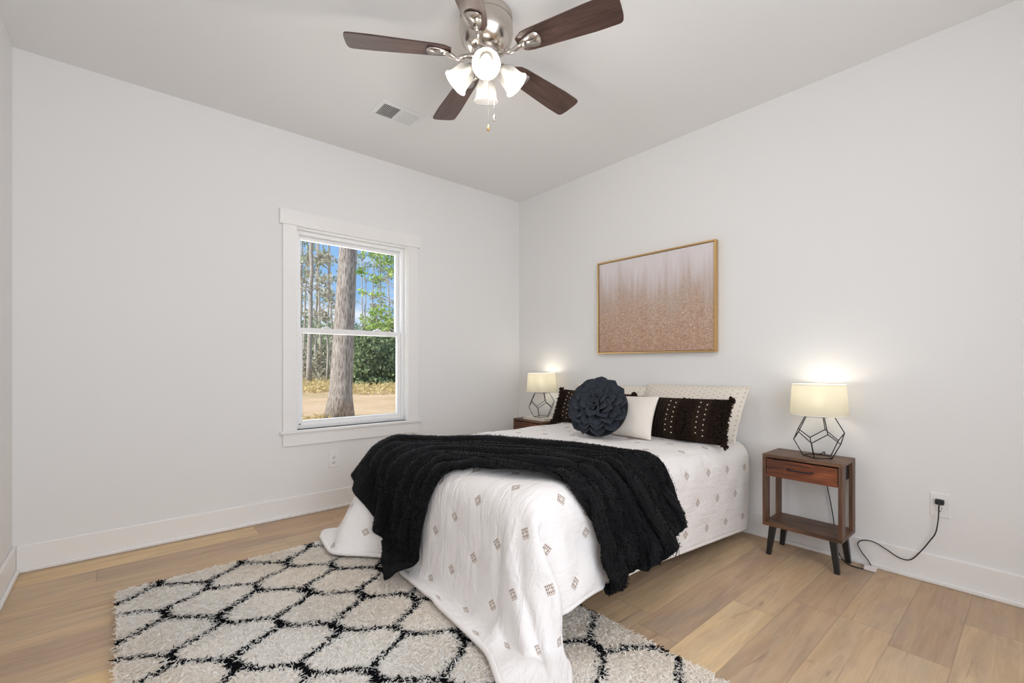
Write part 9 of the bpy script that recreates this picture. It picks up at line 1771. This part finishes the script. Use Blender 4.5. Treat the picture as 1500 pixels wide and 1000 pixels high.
# round flower pillow
fl = thing('flower_pillow', (0, 0, 0), 'round charcoal felt pillow shaped like a flower, propped in front of the white pillow', 'pillow')
FR = 0.200
bm = bmesh.new()
lathe(bm, [(0, 0.062), (0.08, 0.058), (0.14, 0.045), (0.18, 0.024), (0.192, 0.0), (0.18, -0.03), (0.13, -0.052), (0, -0.062)], 48)
obj('cushion', bm, M['feltdark'], fl, True)


def petal_mesh(L, Wd, curl, cup):
    n, m = 9, 7
    V = []
    for i in range(n):
        s = i / (n - 1)
        wid = Wd * (0.45 + 0.55 * math.sin(min(1, s * 1.25) * PI / 2)) * (1 if s < 0.62 else max(0.05, math.cos((s - 0.62) / 0.38 * PI / 2) ** 0.6))
        for j in range(m):
            q = j / (m - 1) * 2 - 1
            x = L * s
            y = wid * q
            z = cup * (q * q) * wid * 0.9 + curl * math.sin(s * PI) - 0.25 * curl * s ** 3 + 0.012 * s
            V.append((x, y, z))
    return np.array(V), grid_faces(n, m)


rings = [  # radius of root, count, length, width, height, tilt, curl
    (0.122, 13, 0.094, 0.052, 0.026, 0, 0.016),
    (0.100, 12, 0.092, 0.052, 0.044, 6, 0.018),
    (0.066, 11, 0.094, 0.050, 0.058, 11, 0.020),
    (0.036, 9, 0.088, 0.042, 0.066, 20, 0.020),
    (0.012, 7, 0.066, 0.028, 0.070, 34, 0.014)]
rng = random.Random(5)
for ri, (r0, cnt, L_, w_, z_, tl, cu) in enumerate(rings):
    V, Fq = petal_mesh(L_, w_, cu, 0.5)
    me = None
    for k in range(cnt):
        if me is None:
            po = np_mesh('petal', V, Fq, M['felt'], fl, uv=V[:, :2])
            sm = po.modifiers.new('thick', 'SOLIDIFY')
            sm.thickness = 0.0035
            me = po.data
        else:
            po = new_obj('petal', me, fl)
            sm = po.modifiers.new('thick', 'SOLIDIFY')
            sm.thickness = 0.0035
        a = 2 * PI * (k + 0.5 * (ri % 2)) / cnt + rng.uniform(-0.05, 0.05)
        po.matrix_local = (Matrix.Rotation(a, 4, 'Z') @ Matrix.Translation((r0, 0, z_)) @ Matrix.Rotation(-R(tl + 13 + rng.uniform(-8, 8)), 4, 'Y')
                           @ Matrix.Rotation(R(rng.uniform(-22, 22)), 4, 'X'))
bm = bmesh.new()
for k in range(26):
    a = rng.uniform(0, 2 * PI)
    r_ = 0.020 * math.sqrt(rng.random())
    p = Vector((r_ * math.cos(a), r_ * math.sin(a), 0.060))
    d = Vector((p.x * 9, p.y * 9, 1)).normalized()
    tube(bm, [p, p + d * 0.022], [0.0028, 0.0018], 5)
obj('flower_centre', bm, M['feltdark'], fl, True)
fl.matrix_world = Matrix.Translation((-0.655, -1.560, 0.788)) @ Matrix.Rotation(R(14), 4, 'Z') @ Matrix.Rotation(R(-66), 4, 'Y')


# ------------------------------------------------------------------ shag rug
rug = thing('shag_rug', (-2.3225, -1.885, 0), 'cream shag rug with a black diamond trellis, partly under the bed', 'rug')
RX, RY = 0.7825, 1.22
boxes('backing', [(-RX + 0.01, RX - 0.01, -RY + 0.01, RY - 0.01, 0.0, 0.010)], M['linen'], rug)


def make_pile():
    g = np.random.default_rng(11)
    n = 230000
    x = g.uniform(-RX + 0.008, RX - 0.008, n)
    y = g.uniform(-RY + 0.008, RY - 0.008, n)
    wx, wy = x - 2.3225, y - 1.885
    hidden = ((wx > -1.85) & (wy > -2.12) & (g.random(n) < 0.88)) | ((wy < -2.95) & (g.random(n) < 0.7))
    x, y, wx, wy = (a[~hidden] for a in (x, y, wx, wy))
    n = len(x)
    # trellis of touching ogee curves
    per_y, per_x = 0.378, 0.352
    px_, py_ = np.meshgrid(np.linspace(-RX + 0.006, RX - 0.006, 260), np.linspace(-RY + 0.006, RY - 0.006, 400))
    gn = px_.size
    wx = np.concatenate([wx, px_.ravel() - 2.3225])
    wy = np.concatenate([wy, py_.ravel() - 1.885])
    ntot = n + gn
    jx = 0.010 * np.sin(wy * 31 + 2 * np.sin(wx * 17)) + g.normal(0, 0.0045, ntot)
    jy = g.normal(0, 0.005, ntot)
    ph = (wy + 0.682 + jy) / per_y * 2 * np.pi
    dist = np.full(ntot, 9.0)
    for c in range(-2, 4):
        for sg in (0, 1):
            # node columns every half period; at the node (cos = 1) the two strands meet
            for side in (-1, 1):
                xc = -2.952 + c * per_x + sg * per_x / 2
                sm_ = (1 - np.cos(ph + sg * np.pi)) / 2
                sm_ = 0.5 * sm_ + 0.5 * sm_ * sm_ * (3 - 2 * sm_)
                off = side * per_x / 2 * sm_
                dist = np.minimum(dist, np.abs(wx + jx - xc - off))
    slope = per_x / 4 * np.abs(np.sin(ph)) * 2 * np.pi / per_y
    d = dist / np.sqrt(1 + slope ** 2)
    # heavier knots where the strands meet
    hx, hy = per_x / 2, per_y / 2
    ux = (wx + jx + 2.952) / hx
    uy = (wy + 0.682) / hy
    kx, ky = np.round(ux), np.round(uy)
    odd = (kx + ky) % 2 != 0
    ex, ey = (ux - kx) * hx, (uy - ky) * hy
    knot = (~odd) & ((ex / 0.020) ** 2 + (ey / 0.036) ** 2 < 1)
    d = np.where(knot, 0.0, d)
    gdark = d[n:] < 0.011
    gwx, gwy = wx[n:], wy[n:]
    dark = d[:n] < 0.0118
    wx, wy = wx[:n], wy[:n]
    # geometry: bent three-sided tapering strands
    ang = g.uniform(0, 2 * np.pi, n)
    comb = 1.2 * np.sin(wx * 9 + 1.3 * np.sin(wy * 7)) + 1.0 * np.cos(wy * 11 + wx * 5)
    ang = np.where(g.random(n) < 0.55, comb + g.normal(0, 0.6, n), ang)
    ln = g.uniform(0.020, 0.032, n) * np.where(dark, 0.92, 1.0)
    lean = g.uniform(0.9, 1.5, n)
    edge = np.minimum(np.minimum(x + RX, RX - x), np.minimum(y + RY, RY - y))
    dx, dy = np.cos(ang), np.sin(ang)
    p0 = np.stack([x, y, np.full(n, 0.020)], 1)
    h1 = ln * 0.5
    p1 = p0 + np.stack([dx * h1 * np.sin(lean) * 0.6, dy * h1 * np.sin(lean) * 0.6, h1 * np.cos(lean * 0.6)], 1)
    p2 = p1 + np.stack([dx * h1 * np.sin(lean * 1.5), dy * h1 * np.sin(lean * 1.5), h1 * np.cos(lean * 1.5) * 0.75], 1)
    p2[:, 2] = np.maximum(p2[:, 2], 0.028)
    rad = g.uniform(0.0017, 0.0028, n)
    V = np.empty((n, 6, 3), dtype=np.float32)
    wv = np.stack([-dy, dx, g.normal(0, 0.25, n)], 1) * rad[:, None]
    V[:, 0], V[:, 1] = p0 - wv, p0 + wv
    V[:, 2], V[:, 3] = p1 - wv * 1.1, p1 + wv * 1.1
    V[:, 4], V[:, 5] = p2 - wv * 0.5, p2 + wv * 0.5
    base = np.arange(n) * 6
    tri = [np.stack([base + a, base + b_, base + c_], 1) for a, b_, c_ in ((0, 1, 3), (0, 3, 2), (2, 3, 5), (2, 5, 4))]
    Fq = np.concatenate(tri)
    tone = g.uniform(0.92, 1.03, n)
    warm = np.clip(g.normal(0.4, 0.35, n) + 0.4 * np.sin(wx * 6 + wy * 3), 0, 1)
    cl = np.array(srgb(250, 248, 245))[None] * (1 - warm[:, None]) + np.array(srgb(248, 241, 231))[None] * warm[:, None]
    cl = cl * tone[:, None]
    ck = np.array(srgb(24, 25, 29))[None] * g.uniform(0.6, 1.5, n)[:, None]
    c = np.where(dark[:, None], ck, np.clip(cl * 1.03, 0, 0.98))
    col = np.repeat(c, 6, axis=0)
    # woven ground between the strands
    gz = np.where((np.abs(px_) > RX - 0.012) | (np.abs(py_) > RY - 0.012), 0.014, 0.0255)
    gz[0, :] = gz[-1, :] = gz[:, 0] = gz[:, -1] = 0.010
    GV = np.stack([px_, py_, gz], -1).reshape(-1, 3)
    gc = np.where(gdark[:, None], np.array(srgb(24, 25, 29))[None], np.array(srgb(249, 246, 242))[None])
    GF = grid_faces(400, 260)
    GT = np.concatenate([GF[:, [0, 1, 2]], GF[:, [0, 2, 3]]]) + len(V) * 6
    V = np.concatenate([V.reshape(-1, 3), GV])
    Fq = np.concatenate([Fq, GT])
    col = np.concatenate([col, gc])
    o = np_mesh('pile', V, Fq, M['pile'], rug, smooth=False, col=col)
    tag(o, kind='stuff')
    return o


make_pile()


# ------------------------------------------------------------------ outdoors
GZ = -0.25
gr = tag(boxes('ground', [(-40, 70, WT + 0.02, 90, GZ - 0.3, GZ)], M['ground']), kind='structure')
CAMP = Vector((-3.073, -3.48, 1.097))
FW = Vector((0.65014606, 0.75980925, 0))
RT = Vector((0.75980925, -0.65014606, 0))


def out_at(px, dep):
    v = CAMP + FW * dep + RT * ((px - 750) / 664.0 * dep)
    return Vector((v.x, v.y, GZ))


def leaf_cloud(name, blobs, n, size, mat, parent, seed, flat=1.0):
    g = np.random.default_rng(seed)
    b = np.array(blobs, dtype=float)      # x,y,z,rx,ry,rz
    wt = b[:, 3] * b[:, 5]
    i = g.choice(len(b), n, p=wt / wt.sum())
    d = g.normal(size=(n, 3))
    d /= np.linalg.norm(d, axis=1)[:, None]
    r = g.random(n) ** 0.45
    P = b[i, :3] + d * r[:, None] * b[i, 3:6]
    u = g.normal(size=(n, 3))
    u /= np.linalg.norm(u, axis=1)[:, None]
    w = np.cross(u, g.normal(size=(n, 3)))
    w /= np.linalg.norm(w, axis=1)[:, None]
    s = size * g.uniform(0.6, 1.4, n)[:, None]
    V = np.empty((n, 4, 3))
    V[:, 0] = P - u * s
    V[:, 1] = P + w * s * 0.55 * flat
    V[:, 2] = P + u * s
    V[:, 3] = P - w * s * 0.55 * flat
    Fq = np.arange(n * 4).reshape(n, 4)
    return np_mesh(name, V.reshape(-1, 3), Fq, mat, parent, smooth=False)


def trunk(name, base, h, r0, r1, lean, mat, parent, seed, seg=12, wob=0.02):
    rg = random.Random(seed)
    pts, rads = [], []
    n = 12
    for k in range(n + 1):
        s = k / n
        f = 1 + 0.35 * max(0, 1 - s * 9) ** 2
        pts.append(Vector((lean[0] * s + rg.uniform(-1, 1) * wob, lean[1] * s + rg.uniform(-1, 1) * wob, h * s - 0.05)))
        rads.append((r0 + (r1 - r0) * s) * f)
    bm = bmesh.new()
    tube(bm, pts, rads, seg)
    return obj(name, bm, mat, parent, True), pts


# the big pine in front of the window
b = out_at(497, 11.0)
t = thing('pine_tree', b, 'big grey-barked tree trunk leaning slightly, closest outside the window', 'tree')
tr, _ = trunk('trunk', b, 7.5, 0.275, 0.150, (0.30, -0.25), M['bark'], t, 1, 20, 0.0)

# spring branch hanging in from the right
b = out_at(606, 9.0)
t = thing('young_tree', b, 'slender tree with fresh pale green leaves, right of the big trunk', 'tree')
trunk('trunk', b, 5.2, 0.05, 0.03, (0.2, 0.1), M['thinbark'], t, 4)
bm = bmesh.new()
bl = []
for (px, py, r_) in ((545, 372, .22), (565, 385, .24), (530, 398, .16), (552, 408, .18), (578, 398, .2), (532, 428, .14), (555, 430, .16), (572, 372, .22), (540, 468, .2), (558, 455, .26), (572, 470, .26), (556, 480, .26)):
    v = out_at(px, 9.0)
    z = 1.097 + (531 - py) / 664.0 * 9.0
    q = v - b
    bl.append((q.x, q.y, z - GZ, r_, r_, r_ * 0.55))
    tube(bm, smooth_path([(0.08, 0.05, z - GZ - 0.5), (q.x * 0.5, q.y * 0.5, z - GZ - 0.18), (q.x, q.y, z - GZ)], 4), 0.010, 5)
obj('branch', bm, M['thinbark'], t)
leaf_cloud('foliage', bl, 900, 0.040, M['spring'], t, 21)

# straight thin trunks of the wood behind, with thin crowns
rg = random.Random(77)
thin = [(452, 26, 16, .15, 'pale slender tree trunk nearest the left edge of the window'), (461, 40, 17, .15, None), (470, 34, 15, .10, None), (480, 30, 13, .08, None),
        (488, 44, 16, .13, None), (530, 48, 15, .10, None), (534, 36, 8.4, .10, 'dead bare snag rising right of the big trunk'), (545, 52, 14, .13, None), (560, 50, 13, .12, None), (574, 46, 13, .12, None), (586, 50, 13, .11, None),
        (444, 48, 18, .13, None), (438, 36, 17, .12, None), (425, 40, 16, .12, None), (600, 44, 14, .12, None)]
for k, (px, dep, h, r0, lab) in enumerate(thin):
    b = out_at(px, dep)
    snag = lab is not None and 'snag' in lab
    t = thing('forest_tree', b, lab or 'tall thin tree with sparse grey-green crown in the wood beyond the yard', 'tree', None if lab else 'thin trees of the far wood')
    _, pts = trunk('trunk', b, h, r0, r0 * 0.35, (rg.uniform(-.5, .5), rg.uniform(-.3, .3)), M['thinbark'], t, k, 8, 0.05)
    if snag:
        continue
    bl = []
    bm = bmesh.new()
    for q in range(16):
        s = rg.uniform(0.22, 1.0)
        p = pts[int(s * 12)]
        a = rg.uniform(0, 2 * PI)
        L_ = rg.uniform(0.5, 1.7) * (1.25 - s * 0.6)
        e = p + Vector((math.cos(a) * L_, math.sin(a) * L_, rg.uniform(0.1, 0.9)))
        tube(bm, [p, (p + e) / 2 + Vector((0, 0, 0.12)), e], [0.028, 0.02, 0.008], 4)
        bl.append((e.x, e.y, e.z, 0.55, 0.55, 0.42))
    obj('branch', bm, M['thinbark'], t)
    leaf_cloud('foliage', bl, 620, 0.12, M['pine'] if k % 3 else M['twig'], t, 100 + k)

# evergreens and shrubs at the edge of the yard
shr = [(536, 24, 3.3, 1.0), (552, 27, 3.6, 1.3), (566, 25, 2.9, 1.1), (583, 28, 3.6, 1.4), (600, 26, 3.4, 1.3), (524, 30, 3.4, 1.2), (470, 33, 2.6, 1.1), (452, 36, 2.8, 1.3), (486, 35, 3.0, 1.3), (436, 34, 3.0, 1.3), (574, 36, 4.6, 1.6), (545, 38, 4.8, 1.6)]
for k, (px, dep, h, r_) in enumerate(shr):
    b = out_at(px, dep)
    ev = k in (0, 1, 2, 3, 4, 5, 10, 11)
    t = thing('evergreen_shrub' if ev else 'bare_shrub', b, 'bushy dark green evergreen at the edge of the yard' if ev else 'thin greyish shrub at the edge of the wood, left of the big trunk', 'shrub',
              'evergreens at the edge of the yard' if ev else 'greyish shrubs at the edge of the wood')
    trunk('stem', b, h * 0.8, 0.05, 0.02, (0, 0), M['thinbark'], t, 300 + k, 6)
    bl = [(rg.uniform(-.5, .5) * r_ * (1 - s), rg.uniform(-.5, .5) * r_ * (1 - s), h * (0.08 + 0.84 * s), r_ * (1.05 - 0.85 * s), r_ * (1.05 - 0.85 * s), h * 0.13) for s in [q / 8 for q in range(9)]]
    leaf_cloud('foliage', bl, 2600 if ev else 900, 0.105, M['evergreen'] if ev else M['twig'], t, 200 + k)

# far treeline, too thick to count
bl = []
for k in range(330):
    px = rg.uniform(405, 640) if k < 120 else rg.choice((rg.uniform(-60, 410), rg.uniform(635, 860)))
    dep = rg.uniform(56, 74)
    v = out_at(px, dep)
    h = rg.uniform(2.0, 8.0)
    bl.append((v.x, v.y, GZ + h * 0.55, 2.2, 2.2, h * 0.55))
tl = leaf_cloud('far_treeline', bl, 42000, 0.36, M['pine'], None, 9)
tag(tl, 'hazy grey-green treeline along the back of the wood', 'treeline', None, 'stuff')
# dry grass along the edge of the yard
bl = []
for k in range(300):
    px = rg.uniform(415, 630) if k < 150 else rg.uniform(60, 420)
    dep = rg.uniform(19, 30)
    v = out_at(px, dep)
    bl.append((v.x, v.y, GZ + 0.16, 0.5, 0.5, 0.20))
for k in range(14):
    v = out_at(rg.uniform(440, 474), rg.uniform(9.5, 11))
    bl.append((v.x, v.y, GZ + 0.04, 0.25, 0.25, 0.06))
g_ = leaf_cloud('dry_grass', bl, 12000, 0.13, M['drygrass'], None, 10, 0.3)
tag(g_, 'dry straw-coloured grass along the far edge of the dirt yard', 'grass', None, 'stuff')
